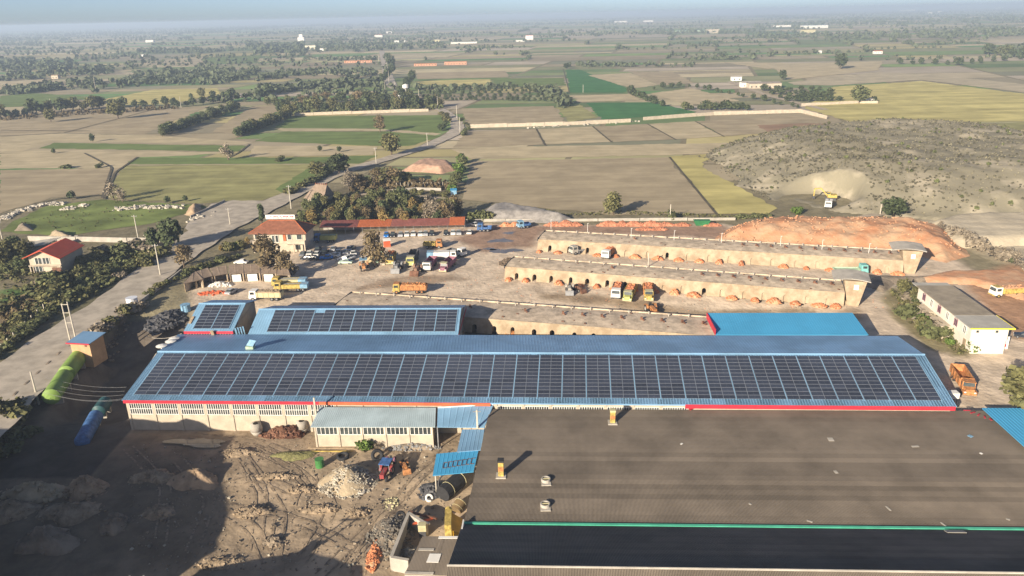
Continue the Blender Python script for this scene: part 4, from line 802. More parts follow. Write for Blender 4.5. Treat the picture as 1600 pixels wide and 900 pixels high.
pit_heap('dirt_heap', 'sand coloured dirt heap on the shadow edge in the pit', (305, 752), 4.5, 2.6, 2.2, 3, mat('tan_dirt', (.36, .26, .17), .95, .2, .5, .2), 30, M_bank, .3)
pit_heap('dirt_heap', 'pale lumpy dirt heap at the left edge of the pit', (55, 772), 5.5, 2.2, 2.2, 4, M_sand, 120, M_sand, .5)
pit_heap('dirt_heap', 'brown lumpy dirt heap right of the pale one in the shaded pit', (135, 768), 3.6, 2.4, 2.8, 5, mat('tan_dirt', (.36, .26, .17)), 140, mat('tan_dirt', (.3, .2, .1)), .5)
pit_heap('dirt_heap', 'dark soil heap lowest in the left corner of the pit', (75, 850), 5, 3, 3, 6, M_bank, 60, M_bank, .4)
pit_heap('dirt_heap', 'round dark clump of soil in the shaded pit', (180, 822), 2.0, 2.0, 2.2, 7, M_bank, 60, M_bank, .4)
pit_heap('brick_scatter', 'little scatter of yellow broken bricks on the track in the pit', (612, 786), 1.3, 2.0, .3, 8, M_bank, 60, M_ply, .28)
pit_heap('scrap_stone_heap', 'dark heap of broken stone along the pen wall in the foreground', (612, 838), 3.4, 5.0, 1.4, 9, M_bank, 420, mat('dark_rubble', (.2, .18, .15), .95, .4, 2), .35)
pit_heap('brick_heap_low', 'low strip of orange bricks beside the dark stone heap', (585, 868), .9, 3.2, .6, 10, M_bdust, 120, M_brick, .35)
pit_heap('ground_clump', 'grassy hump in front of the left half of the long hall', (460, 712), 4.5, 1.6, .7, 12, mat('weedy_soil', (.2, .19, .08), .95, .3, 1.2, .2))

# ------------------------------------------------------------------ office house, carport, huts
o0 = P(397, 395.5); o1 = P(478, 395.5); od = o1-o0; OL = 17.0
off = thing('office_building', 'cream two storey office with a red hipped tile roof and a roof sign', 'building', o0, math.atan2(od[1], od[0]))
OD = 9.; EZ = 6.6
b = MB(); b.box(0, OL, 1.2, OD, 2.9, EZ); b.box(2.6, OL-1.4, 1.6, OD, 0, 2.9); b.box(0, 5.2, 0, 1.2, 2.9, 3.1); b.box(9.8, OL, 0, 1.2, 2.9, 3.1); b.box(0, 5.2, -.1, .06, 3.1, 4.0); b.box(9.8, OL, -.1, .06, 3.1, 4.0); b.box(0, .12, .06, 1.2, 3.1, 4.0); b.box(OL-.12, OL, .06, 1.2, 3.1, 4.0)
b.box(.05, .4, .1, .45, 0, 2.9); b.box(OL-.4, OL-.05, .1, .45, 0, 2.9); b.box(5.2, 9.8, .9, 1.2, 2.9, EZ); b.build('wall', M_cream, off)
e = .9; q = [(-e, -.3, EZ), (OL+e, -.3, EZ), (OL+e, OD+e, EZ), (-e, OD+e, EZ)]; r1, r2 = (4.2, OD/2+.2, EZ+3.0), (OL-4.2, OD/2+.2, EZ+3.0)
b = MB(); b.add(q+[r1, r2], [(0, 1, 5, 4), (1, 2, 5), (2, 3, 4, 5), (3, 0, 4), (3, 2, 1, 0)]); b.build('roof', M_tile, off)
b = MB()                                                     # tile courses
for j in range(1, 12):
    t_ = j/12; a = Vector(q[0]).lerp(Vector(r1), t_); c = Vector(q[1]).lerp(Vector(r2), t_); b.hexa([a+Vector((0, -.06, .0)), c+Vector((0, -.06, .0)), c+Vector((0, .12, .07)), a+Vector((0, .12, .07))], [a+Vector((0, -.06, .06)), c+Vector((0, -.06, .06)), c+Vector((0, .12, .13)), a+Vector((0, .12, .13))])
b.build('tile_courses', M_tile, off, kind='stuff')
b = MB(); b.cyl(r1, r2, .16, .16, 6)
for p, r in ((q[0], r1), (q[1], r2), (q[2], r2), (q[3], r1)): b.cyl(p, r, .14, .14, 6)
b.build('ridge_tiles', M_tile2, off)
MB().box(-e, OL+e, -.36, -.28, EZ-.28, EZ+.04).build('fascia', M_tile, off)
for x0, x1, z0, z1 in ((.6, 2.2, 4.3, 6.0), (11.2, 12.4, 4.2, 5.8), (14.2, 15.8, 4.2, 5.9), (6.2, 7.0, 3.4, 5.6), (7.4, 8.2, 3.4, 5.6)):
    yv = 1.1 if x0 < 5 or x0 > 9 else .8; w = MB().box(x0, x1, yv, yv+.09, z0, z1).build('window', M_glass, off); f = MB(); f.box(x0-.1, x0, yv-.06, yv-.003, z0-.1, z1+.1); f.box(x1, x1+.1, yv-.06, yv-.003, z0-.1, z1+.1); f.box(x0, x1, yv-.06, yv-.003, z1, z1+.1); f.box(x0, x1, yv-.06, yv-.003, z0-.1, z0); f.build('window_frame', M_white, w)
MB().box(9.6, 10.6, 1.0, 1.19, 3.6, 6.3).build('tiled_panel', M_tile2, off)
d = MB().box(4, 5.4, 1.5, 1.59, .05, 2.3).build('door', M_wood, off); w = MB().box(13.2, 14.8, 1.5, 1.59, .7, 2.2).build('window', M_glass, off)
f = MB(); f.box(12.9, 13.2, .2, .5, 0, 2.9); f.build('post', M_cream, off)
# roof sign with two lines of red writing (only strokes can be read at this distance)
sg = thing('roof_sign', 'long white sign board with red lettering on the ridge of the office roof', 'sign', tuple(np.array(o0)+np.array([math.cos(off.rotation_euler.z)*3.6, 4.9, EZ+2.9])), off.rotation_euler.z)
MB().box(0, 9.6, 0, .12, .35, 1.75).build('board', M_white, sg); b = MB(); rr = random.Random(5)
for (x0, x1, z, hh, mtk) in ((2.6, 9.0, 1.2, .5, 0), (.5, 2.2, 1.25, .26, 0), (.5, 9.0, .68, .24, 0)):
    x = x0
    while x < x1:
        w_ = rr.uniform(.12, .4); b.box(x, x+w_, -.012, -.002, z-hh*.5, z-hh*.5+hh*rr.uniform(.25, 1)); x += w_+rr.uniform(.03, .1)
b.build('lettering', M_red, sg, kind='stuff'); b = MB()
for x in (.6, 3.4, 6.2, 9.0): b.cyl((x, .1, 0), (x, .1, .36), .05, .05, 5); b.cyl((x, 1.1, -.2), (x, .15, 1.3), .04, .04, 4)
b.build('support_posts', M_gry, sg, kind='stuff')
# carport
c0 = P(500, 366); c1 = P(726, 361.5); cd = c1-c0; CL = float(np.hypot(cd[0], cd[1]))
cp = thing('carport', 'long low carport with rust red sheet roofs along the back of the car park', 'carport', c0, math.atan2(cd[1], cd[0]))
secs = [(0, .26, mat('dull_red_sheet', (.2, .07, .06), .6)), (.262, .49, M_tile2), (.492, .895, mat('faded_red_sheet', (.27, .1, .08), .6)), (.8955, 1.0, M_tile2)]
for s, e_, mt in secs:
    b = MB(); q = [(s*CL, 0, 2.4), (e_*CL, 0, 2.4), (e_*CL, 5.4, 3.5+.3*(s > .8)), (s*CL, 5.4, 3.5+.3*(s > .8))]; b.slab(*q, .1); ribbed(b, [Vector(v)+Vector((0, 0, .003)) for v in q], int((e_-s)*CL/.5), .05); b.build('roof_sheet', mt, cp)
b = MB()
for k in range(18): b.cyl((CL*k/17, .25, 0), (CL*k/17, .25, 2.35), .07, .07, 5)
b.build('posts', M_gry, cp, kind='stuff'); MB().box(0, CL, 5.2, 5.4, 0, 3.3).build('back_wall', M_conc, cp)
# the arc of brown roofed huts
HR = [((286, 443), (318, 436), (299, 427.5), (306, 424)), ((303, 438), (333, 430.5), (305, 424.5), (325, 418)), ((334, 431), (356, 427), (328, 419), (354, 414.5)), ((358, 428), (381, 426.5), (357, 414), (380.5, 412.5)), ((382, 427), (407, 426), (381, 413), (406, 412.5)), ((408, 427), (432, 427), (407, 413), (434, 414.5)), ((432, 429), (454, 430), (435, 416), (449, 416))]
for k, (nl, nr_, fl, fr_) in enumerate(HR):
    z0, z1 = 2.6, 3.6; pts = [P(*nl, z0), P(*nr_, z0), P(*fr_, z1), P(*fl, z1)]
    ords = ('leftmost', 'second from the left', 'third from the left', 'middle', 'third from the right', 'second from the right', 'rightmost'); t, q = quadshed('hut', 'brown roofed hut in the curved row of huts, '+ords[k], 'hut', pts, 0, M_hutroof, ribs=2)
    b = MB(); ct = (q[0]+q[1]+q[2]+q[3])/4
    I = [v.lerp(ct, .14) for v in q]; B0 = [(v.x, v.y, 0) for v in I]; T0 = [(v.x, v.y, v.z-.15) for v in I]
    for i in (1, 2, 3):
        j = (i+1) % 4; n = (Vector(B0[j])-Vector(B0[i])).cross(Vector((0, 0, 1))).normalized()*.2; b.hexa([B0[i], B0[j], Vector(B0[j])-n, Vector(B0[i])-n], [T0[i], T0[j], Vector(T0[j])-n, Vector(T0[i])-n])
    b.build('wall', M_cream, t); b = MB()
    for v in (q[0].lerp(ct, .1), q[1].lerp(ct, .1)): b.cyl((v.x, v.y, 0), (v.x, v.y, v.z-.1), .12, .12, 6)
    b.build('posts', M_wood, t, kind='stuff')
    if k in (3, 4, 5):
        a = q[0].lerp(q[1], .1); c = q[0].lerp(q[1], .72); MB().hexa([(a.x, a.y+.5, 0), (c.x, c.y+.5, 0), (c.x, c.y+.6, 0), (a.x, a.y+.6, 0)], [(a.x, a.y+.5, 2.1), (c.x, c.y+.5, 2.1), (c.x, c.y+.6, 2.1), (a.x, a.y+.6, 2.1)]).build('shutter', M_white, t)
# tall thatched looking roof by the road
p = P(497, 318); hs = thing('gatehouse', 'small house with a steep brown tile roof beside the road', 'house', p, -.35); b = MB()
b.box(-4, 4, -1.5, 5, 0, 3); b.build('wall', M_cream, hs); b = MB(); b.slab((-5, -2.6, 2.4), (4.6, -2.6, 2.4), (3.6, 2.2, 7.4), (-1.8, 2.2, 7.4), .2); b.slab((-1.8, 2.2, 7.4), (3.6, 2.2, 7.4), (4.6, 6, 2.6), (-4, 6, 2.6), .2); b.hexa([(4.3, -2.3, 2.5), (4.4, -2.3, 2.5), (4.4, 5.8, 2.6), (4.3, 5.8, 2.6)], [(3.5, 2.1, 7.2), (3.6, 2.1, 7.2), (3.6, 2.3, 7.2), (3.5, 2.3, 7.2)]); b.build('roof', M_hutroof, hs)
b = MB()
for k in range(7): b.rbox((-1.6+.85*k, 2.2, 7.65), (.3, .3, .55), 0)
b.build('ridge_finials', M_tile, hs, kind='stuff')
# ------------------------------------------------------------------ red roofed house at the left
p = P(49, 430); hh = thing('red_roof_house', 'small cream two storey house with a bright red roof among shrubs', 'house', p, .0)
W_, D_ = 9.2, 13.
b = MB(); b.box(0, W_, .6, D_, 2.9, 5.6); b.box(.3, W_-.3, 1.0, D_, 0, 2.9); b.box(-.2, W_+.2, 0, 1.0, 2.7, 2.95); b.box(0, .3, .05, .35, 0, 2.7); b.box(W_-.3, W_, .05, .35, 0, 2.7); b.hexa([(0, .6, 5.6), (W_, .6, 5.6), (W_, .9, 5.6), (0, .9, 5.6)], [(4.4, .6, 7.1), (4.6, .6, 7.1), (4.6, .9, 7.1), (4.4, .9, 7.1)]); b.build('wall', M_cream, hh)
M_rr = mat('bright_red_roof', (.6, .1, .045), .6, .06, .3); b = MB(); b.slab((-1, -1.0, 5.5), (4.5, -.4, 7.6), (4.5, D_+.5, 7.6), (-1, D_, 5.5), .15); b.slab((4.5, -.4, 7.6), (W_+.9, -1.0, 5.2), (W_+.9, D_, 5.2), (4.5, D_+.5, 7.6), .15); b.build('roof', M_rr, hh)
for x0, x1, z0, z1, yv in ((1.8, 3.8, 3.3, 5.1, .5), (4.1, 6.0, 3.3, 5.1, .5), (1.2, 3.2, .8, 2.4, .9)):
    w = MB().box(x0, x1, yv, yv+.09, z0, z1).build('window', M_glass, hh); f = MB()
    for x in (x0, (x0+x1)/2, x1): f.box(x-.06, x+.06, yv-.06, yv-.003, z0-.06, z1+.06)
    f.build('window_frame', M_white, w)
MB().box(6.2, 7.4, .9, .99, .05, 2.2).build('door', M_wood, hh); MB().box(6.6, W_, 0.02, .1, .1, 2.2).build('lattice', M_rust, hh)
q0 = P(60, 392); sh = thing('yard_shed', 'low grey sheet shed behind the red roofed house', 'shed', q0, .25); MB().slab((-8, -2, 1.6), (3, -2, 2.4), (6, 5, 2.8), (-5, 5, 2.0), .1).build('roof', M_conc, sh); MB().box(-4.5, 3, -1.5, 4, 0, 1.55).build('wall', M_conc, sh)
# ------------------------------------------------------------------ long building at the right
r0 = P(1519, 513, 6.2); r1 = P(1434, 447, 6.2); vv = r1-r0; LB = float(np.hypot(vv[0], vv[1])); ang = math.atan2(vv[1], vv[0])-math.pi/2
rb_ = thing('dormitory_building', 'long two storey cream building with a grey flat roof and yellow trim at the right', 'building', (r0[0], r0[1], 0), ang); WB = 8.0
b = MB(); b.box(.3, WB-.2, .6, LB, 3.1, 6.0); b.box(1.0, WB-.2, .9, LB, 0, 3.1); b.build('wall', mat('off_white_render', (.68, .63, .54), .9, .07, .4), rb_)
b = MB(); b.box(-.3, WB+.6, 0, 7.4, 6.05, 6.2, 0); b.build('roof', mat('pale_roof_sheet', (.42, .4, .35), .8, .1, .3), rb_); MB().box(-.2, WB+.3, 7.42, LB+.4, 6.05, 6.24).build('roof', mat('dusty_roof', (.3, .255, .19), .95, .15, .4), rb_); MB().box(-.25, WB, LB+.41, LB+2.6, 6.05, 6.2).build('roof', MATS['pale_roof_sheet'], rb_)
b = MB(); b.box(-.3, WB+.6, -.12, -.002, 5.98, 6.26); b.box(WB+.601, WB+.7, -.12, 7.4, 5.98, 6.26); b.build('yellow_trim', mat('yellow_trim', (.75, .62, .05), .6), rb_)
for k in range(6):
    y0 = 2.5+k*3.9; w = MB().box(.2, .299, y0, y0+1.1, 3.9, 5.3).build('window', M_glass, rb_); f = MB()
    f.box(.13, .197, y0-.16, y0, 3.8, 5.4); f.box(.13, .197, y0+1.1, y0+1.26, 3.8, 5.4); f.box(.13, .197, y0+.49, y0+.61, 3.9, 5.3); f.cyl((.16, y0-.15, 5.4), (.16, y0+.55, 5.75), .08, .08, 5); f.cyl((.16, y0+.55, 5.75), (.16, y0+1.25, 5.4), .08, .08, 5); f.build('window_frame', M_prp if k % 2 else M_white, w)
for x in (1.3, 5.2): w = MB().box(x, x+.5, .5, .599, 5.0, 5.5).build('window', M_glass, rb_)
for k in range(4): MB().box(.9, .999, 3+k*5.5, 4.2+k*5.5, .1, 2.2).build('door', M_wood, rb_)
b = MB(); b.box(-1.8, .99, 8.6, 8.8, 0, 3.0); b.box(-1.8, .99, 14, 14.2, 0, 3.0); b.box(-1.9, 1, 8.6, 14.2, 2.95, 3.09); b.box(-1.8, .99, 17, 17.2, 0, 3); b.box(-1.8, .99, 22, 22.2, 0, 3.); b.box(-1.9, 1, 17, 22.2, 2.95, 3.09); b.build('porch', M_cream, rb_)
p = P(1567, 545); t = thing('signboard', 'white notice board with a red square leaning by the end of the right hand building', 'sign', p, ang); MB().box(-.9, .9, -.1, 0, 0, 2.9).build('board', M_white, t); MB().box(-.35, .45, -.12, -.101, .5, 1.15).build('red_square', M_red, t)
p = P(1556, 543); t = thing('red_cabinet', 'narrow red cabinet beside the white notice board', 'cabinet', p, ang); MB().box(-.3, .3, -.25, .25, 0, 1.9).build('body', M_red, t); MB().box(-.26, .26, -.28, -.251, .1, 1.8).build('door', M_redor, t)
# concrete barrier shadow-side loading chute near the truck
p = P(1485, 622); t = thing('white_tank_box', 'small white box tank at the right corner of the long hall', 'tank', (p[0]-1, p[1]-2, 0), 0); MB().box(-.9, .9, -.7, .7, 1.3, 2.4).build('box', M_white, t); b = MB()
for x in (-.7, .7):
    for yv in (-.5, .5): b.box(x-.08, x+.08, yv-.08, yv+.08, 0, 1.3)
b.build('legs', M_gry, t, kind='stuff')
# ------------------------------------------------------------------ transformer hut, tanks, drums
p = P(140, 552, -.2); t = thing('transformer_hut', 'small tan brick hut with a blue roof on top of the retaining wall', 'hut', (p[0], p[1], 0), -.18); b = MB(); b.box(-2.4, 2.4, -2.2, 2.4, -2.5, 3.4); b.build('wall', mat('tan_brick', (.45, .29, .16), .9, .12, .6), t)
MB().slab((-2.9, -2.8, 3.5), (2.9, -2.8, 3.5), (2.9, 2.9, 3.9), (-2.9, 2.9, 3.9), .14).build('roof', M_roofblue, t); MB().box(-2.9, 2.9, -2.92, -2.801, 3.25, 3.54).build('red_fascia', M_red, t); MB().box(1.2, 1.7, -2.28, -2.201, 2.5, 3.1).build('vent', M_rust, t)
def tank(label, a, c, r, mt, seam=0):
    a = Vector(map(float, a)); c = Vector(map(float, c)); t = thing('storage_tank', label, 'tank', (a.x, a.y, a.z)); d = (c-a); u = d.normalized(); b = MB(); n = 20
    b.cyl((0, 0, 0), d, r, r, n, 0, False)
    for s, e_ in ((0, -1), (1, 1)):
        o = d*s
        for q0_, q1_ in ((1, .8), (.8, .5), (.5, .05)): b.cyl(o+u*e_*r*.35*(1-q0_**2), o+u*e_*r*.35*(1-q1_**2), r*q0_, r*q1_, n, 0, False)
    b.build('shell', mt, t, smooth=True); b = MB()
    for k in range(1, 5): b.cyl(d*(k/5)-u*.06, d*(k/5)+u*.06, r*1.02, r*1.02, n, 0, False)
    b.build('weld_bands', mt, t, kind='stuff'); b = MB()
    for k in (.2, .8): b.rbox(d*k-Vector((0, 0, r*.9)), (r*1.6, .5, r*1.2), math.atan2(d.y, d.x)-math.pi/2)
    b.build('saddle', M_conc, t, kind='stuff')
a, c = P(80, 620, -.3), P(101, 588, -.3); tank('green cylindrical tank on the bank edge, nearer of the two green ones', a, c, 1.7, M_tgreen)
a, c = P(104, 583, -.3), P(124, 557, -.3); tank('green cylindrical tank next to the blue roofed hut, farther of the two green ones', a, c, 1.7, M_tgreen)
a, c = P(128, 690, -3.), P(150, 650, -3.); tank('bright blue cylindrical tank lying at the foot of the retaining wall', a, c, 1.35, M_blu)
a, c = P(154, 643, -3.2), P(165, 628, -3.2); tank('dark teal tank in the shade behind the blue tank', a, c, 1.3, mat('dark_teal', (.03, .09, .1), .5))
def drum(name, label, cat, px, r, h, mt, tilt=0., rz=0., dz=0., ring=None, n=16):
    p = G(*px) if len(px) == 2 else np.array(px); t = thing(name, label, cat, (p[0], p[1], p[2]+dz), rz); t.rotation_euler = (tilt, 0, rz); b = MB(); b.cyl((0, 0, 0), (0, 0, h), r, r, n); b.build('body', mt, t, smooth=False)
    b = MB(); b.cyl((0, 0, h), (0, 0, h+.06), r*1.06, r*1.06, n); b.cyl((0, 0, h*.33), (0, 0, h*.33+.05), r*1.04, r*1.04, n); b.build('rim', ring or mt, t); return t
drum('water_tank', 'shiny white water tank on the road edge above the retaining wall', 'tank', tuple(P(213, 478, .3)+np.array([-.6, -.5, 0])), 1.4, 2.5, mat('white_plastic', (.7, .72, .75), .3, .05, 1, spec=.6))
drum('water_tank', 'pale grey blue water tank in the shaded yard left of the small hall', 'tank', (291, 486), 1.2, 1.8, M_lblu)
drum('barrel', 'green barrel in the sunlit pit left of the stone heap', 'barrel', (500, 729), .75, 1.5, mat('barrel_green', (.06, .2, .06), .5))
drum('boiler_drum', 'big rusty boiler drum lying in the scrap yard with its yellow end to the front', 'drum', (692, 782), 1.35, 4.6, M_blk, math.pi/2, -2.7+3.14159+.0, 1.2, M_ply).rotation_euler = (math.pi/2*.98, 0, 2.55)
drum('barrel', 'brown barrel lying under the grey roof edge behind the yellow machine', 'barrel', (712, 802), .95, 1.6, mat('brown_drum', (.2, .14, .07), .6), 1.2, 2.6, .5, M_ply)
for k, (px, lab) in enumerate((((402, 679), 'left of two big grey clay hoppers by the wall of the long hall'), ((473, 675), 'right of two big grey clay hoppers by the wall of the long hall'))):
    p = G(*px); t = thing('hopper', lab, 'hopper', p); b = MB(); b.cyl((0, 0, 0), (0, 0, 1.0), .7, 1.2, 14); b.cyl((0, 0, 1.0), (0, 0, 2.4), 1.2, .95, 14); b.build('body', M_conc, t, smooth=True); MB().cyl((0, 0, 2.4), (0, 0, 2.45), .5, .5, 12).build('mouth_dark_fill', M_dark, t)
pit_heap('scrap_heap', 'rust brown heap of scrap machinery between the two clay hoppers', (440, 680), 3.6, 1.1, 1.7, 21, M_rust, 160, M_rust, .5)
pit_heap('scrap_heap', 'dark scrap heap close to the right clay hopper', (460, 680), 1.7, 1.0, 2.1, 22, M_rust, 60, mat('dark_rust', (.09, .04, .025)), .6)
def torus(name, label, cat, px, R, r, mt, tilt=0., rz=0., n=24, m=8, dz=0.):
    p = G(*px); V = []; F = []
    for i in range(n):
        for j in range(m): a, c = 2*math.pi*i/n, 2*math.pi*j/m; V.append(((R+r*math.cos(c))*math.cos(a), (R+r*math.cos(c))*math.sin(a), r*math.sin(c)))
    for i in range(n):
        for j in range(m): F.append((i*m+j, ((i+1) % n)*m+j, ((i+1) % n)*m+(j+1) % m, i*m+(j+1) % m))
    o = npmesh(name, V, F, mt, smooth=True); o.location = (p[0], p[1], p[2]+dz); o.rotation_euler = (tilt, 0, rz); return tag(o, label, cat)
torus('steel_ring', 'large dark steel ring leaning in the scrap yard under the azure canopy', 'ring', (702, 764), 1.75, .13, M_dgry, .75, .2, dz=1.0)
torus('tyre', 'pale painted tyre lying on the dark patch right of the stone heap', 'tyre', (565, 770), .55, .22, M_conc, 0, 0, dz=.2)
torus('tyre', 'big black tyre by the wall behind the stone heap', 'tyre', (590, 716), .85, .33, M_blk, 1.0, .5, dz=.6)
torus('tyre', 'dark tyre lying near the green barrel', 'tyre', (536, 715), .9, .3, M_blk, .1, 0, dz=.3)
torus('tyre', 'white tyre leaning in the scrap yard beside the boiler drum', 'tyre', (671, 782), .5, .2, M_white, .9, .3, dz=.5)
torus('tyre', 'black tyre on the dark stone heap beside the pen', 'tyre', (627, 816), .6, .24, M_blk, .8, .5, dz=1.2)
torus('tyre', 'black tyre half buried on the stone heap closest to the pen corner', 'tyre', (634, 832), .6, .24, M_blk, .4, .5, dz=1.3)
# the pen with broken walls
def longbox(a, c, w, h): 
    d = (Vector(c)-Vector(a)); n = Vector((-d.y, d.x, 0)).normalized()*w/2; return [a-n, c-n, c+n, a+n], [p+Vector((0, 0, h)) for p in (a-n, c-n, c+n, a+n)]
pa, pb, pc, pd = [Vector(map(float, G(*q))) for q in ((613, 890), (640, 820), (640, 895), (668, 838))]
t = thing('open_pen', 'roofless pen of low concrete walls holding scrap beside the low sheet roof', 'pen', pa); b = MB(); O = Vector(pa)
for a, c in ((pa, pb), (pa, pc), (pb, pd)):
    lo, hi = longbox(a-O, c-O, .5, 2.3); b.hexa([v-Vector((0, 0, .5)) for v in lo], hi)
b.build('wall', M_conc, t); pit_heap('scrap_heap', 'pale scrap lying inside the roofless pen', (640, 872), 1.2, 2., 1.0, 31, M_bank, 70, M_stone, .5)
def plankset(name, label, px, L, n, mt, rz, seed, dz=.15, w=.2):
    p = G(*px); t = thing(name, label, 'timber', p); rr = random.Random(seed)
    for k in range(n): MB().rbox((rr.uniform(-.2, .2), (k-n/2)*(w+.12), dz+.1*rr.random()), (L*rr.uniform(.8, 1), w, .12), rz+rr.uniform(-.05, .05)).build('plank', mt, t)
plankset('plank_stack', 'long timber planks lying along the foot of the lean-to wall', (520, 700), 9, 3, M_wood, -.02, 1); plankset('plank_stack', 'yellow steel bars lying in front of the lean-to planks', (518, 706), 8, 2, M_yel, -.02, 2, .1, .1)
t = thing('beam_triangle', 'triangular frame of rusty and white steel beams in the scrap yard', 'frame', G(664, 832)); O = Vector(G(664, 832)); ends = [((640, 812), (683, 824)), ((640, 818), (672, 832)), ((645, 832), (680, 822)), ((640, 812), (646, 832))]
for k, (a, c) in enumerate(ends):
    a, c = Vector(G(*a))-O, Vector(G(*c))-O; lo, hi = longbox(a, c, .3, .3); MB().hexa([v+Vector((0, 0, 1.4)) for v in lo], [v+Vector((0, 0, 1.4)) for v in hi]).build('beam', (M_rust, M_white, M_redor, M_dgry)[k], t)
t = thing('yellow_box', 'small yellow steel box on the edge of the low sheet roof', 'box', G(661, 838)); MB().box(-.6, .6, -.5, .5, 1.2, 2.3).build('body', M_ply, t); MB().box(-.5, .5, -.4, .4, 0, 1.2).build('base', M_dgry, t)
pit_heap('scrap_heap', 'jumble of dark machine parts left of the boiler drum', (676, 768), 2.2, 2.0, 1.3, 33, M_dgry, 110, M_dgry, .5)
pit_heap('scrap_heap', 'row of small scrap machines along the foot of the lean-to wall', (645, 700), 5.0, .8, .9, 34, M_bank, 110, M_gry, .4)
pit_heap('junk_heap', 'dim clutter of stacked drums and junk in the shaded gap left of the small hall', (262, 500), 4, 7, 1.6, 35, M_dgry, 200, M_dgry, .8)
pit_heap('junk_heap', 'red and grey scrap beside the white car above the small hall', (338, 459), 4, 1.2, .7, 36, M_bank, 70, M_redor, .6)
pit_heap('junk_heap', 'pale packing scrap in front of the left huts', (345, 446), 3, 1.3, 1.0, 37, M_bank, 60, M_white, .6)
pit_heap('bush_heap', 'dry brush heap on the left kiln corner', (795, 412), 2.5, 2., 1.6, 38, M_bark, 120, M_bark, .7)
# ------------------------------------------------------------------ unseen occluders added behind the camera and shaped to shade the pit
def shadehall(name, label, x0, x1, y0, y1, z0, z1):
    t = thing(name, label, 'factory hall', (x0, y0, 0)); w, d = x1-x0, y1-y0; b = MB(); b.box(.2, w-.2, .2, d-.2, z0, z1-1.5); b.build('wall', M_cream, t); b = MB(); b.slab((0, 0, z1-1.5), (0, d, z1-1.5), (w/2, d, z1), (w/2, 0, z1), .2); b.slab((w/2, 0, z1), (w/2, d, z1), (w, d, z1-1.5), (w, 0, z1-1.5), .2); b.build('roof', M_conc, t)
ft = [(-87, 96), (-77, 53), (-125, 40), (-125, 90)]; ring = []  # outline of the added earth mass, fitted back from the pit's shadow edge
for (a, b_), (c, d_) in zip(ft, ft[1:]+ft[:1]):
    L_ = math.hypot(c-a, d_-b_); k = int(L_/2.5); ring += [(a+(c-a)*i/k, b_+(d_-b_)*i/k) for i in range(k)]
ring = ring[::-1]; n = len(ring); cx_, cy_ = -102, 68; V = []
for q, zz in ((1.12, -6), (1.05, 4), (1.0, 13.2), (.8, 15)):
    for i, (x, y) in enumerate(ring):
        w = nz(x, y, 5, 6)*1.6+.7*nz(x, y, 1.7, 2); V.append((cx_+(x-cx_)*(q+.012*w), cy_+(y-cy_)*(q+.012*w), zz+(.8*w if zz > 0 else 0)))
MB().add(V, [(j*n+i, j*n+(i+1) % n, (j+1)*n+(i+1) % n, (j+1)*n+i) for j in range(3) for i in range(n)]+[tuple(range(3*n, 4*n))]).build('shade_bluff', M_bank, None, kind='structure')
shadehall('shade_hall', 'unseen hall south of the pit, added to cast shade', -62, -38, 44, 70, -6, 5.2)  # unseen, put in for the shadow along the pit's near edge

tv = []; tf = []; rr = random.Random(12)
def track(px, w=.36, gauge=1.7):
    pts = np.array([G(*q)[:2] for q in px]); d = np.r_[0, np.cumsum(np.hypot(*np.diff(pts, axis=0).T))]; n = max(4, int(d[-1]/.7)); s_ = np.linspace(0, d[-1], n); x = np.interp(s_, d, pts[:, 0]); y = np.interp(s_, d, pts[:, 1])
    for _ in range(6): x[1:-1] = (x[:-2]+2*x[1:-1]+x[2:])/4; y[1:-1] = (y[:-2]+2*y[1:-1]+y[2:])/4
    tx, ty = np.gradient(x), np.gradient(y); l = np.hypot(tx, ty)+1e-6; nx, ny = -ty/l, tx/l
    for sg in (-1, 1):
        b0 = len(tv)
        for k in range(n):
            ww = w*(.7+.5*rr.random()); 
            for e in (-.5, .5): q = (x[k]+nx[k]*(sg*gauge/2+e*ww), y[k]+ny[k]*(sg*gauge/2+e*ww)); tv.append((*q, float(gz(*q))+.07))
            if k and rr.random() > .12: tf.append((b0+2*k-2, b0+2*k, b0+2*k+1, b0+2*k-1))
for q in ([(360, 690), (400, 740), (440, 800), (430, 870)], [(390, 700), (470, 740), (520, 790), (470, 880)], [(380, 720), (410, 770), (400, 860)], [(410, 700), (450, 730), (480, 760), (470, 790)], [(700, 700), (640, 760), (560, 840), (500, 900)], [(690, 715), (610, 790), (540, 890)], [(660, 740), (580, 830), (560, 900)], [(350, 790), (420, 800), (500, 830), (560, 860)], [(350, 800), (400, 830), (420, 880)], [(640, 790), (560, 870)], [(370, 700), (420, 705), (480, 735), (500, 780)], [(345, 760), (400, 745), (470, 770)], [(300, 680), (400, 690), (480, 720)], [(280, 720), (330, 780), (300, 860)], [(200, 700), (260, 760), (250, 850)]): track(q)
npmesh('tyre_tracks', tv, tf, mat('track_mud', (.26, .2, .138), .9, .35, 1.5, .1), None, 'stuff')

cb = MB(); rr = random.Random(21)
for _ in range(1500):
    q = G(rr.uniform(200, 720), rr.uniform(690, 895)); z = rr.uniform(.06, .26)*(1 if rr.random() < .9 else 2)
    if q[2] < -1: cb.rbox((q[0], q[1], q[2]+z*.25), (z, z*rr.uniform(.6, 1), z*.7), rr.random()*3, rr.choice((0, 0, 0, 1)), rr.uniform(-.6, .6))
cb.build('clods', [M_bank, M_stone], None, kind='stuff')
cb = MB()
for _ in range(900):
    q = P(rr.uniform(500, 1450), rr.uniform(385, 490), 0); z = rr.uniform(.06, .22); cb.rbox((q[0], q[1], z*.25), (z, z*.7, z*.6), rr.random()*3, rr.choice((0, 1, 1)), rr.uniform(-.4, .4))
cb.build('yard_litter', [M_bank, M_brick], None, kind='stuff')

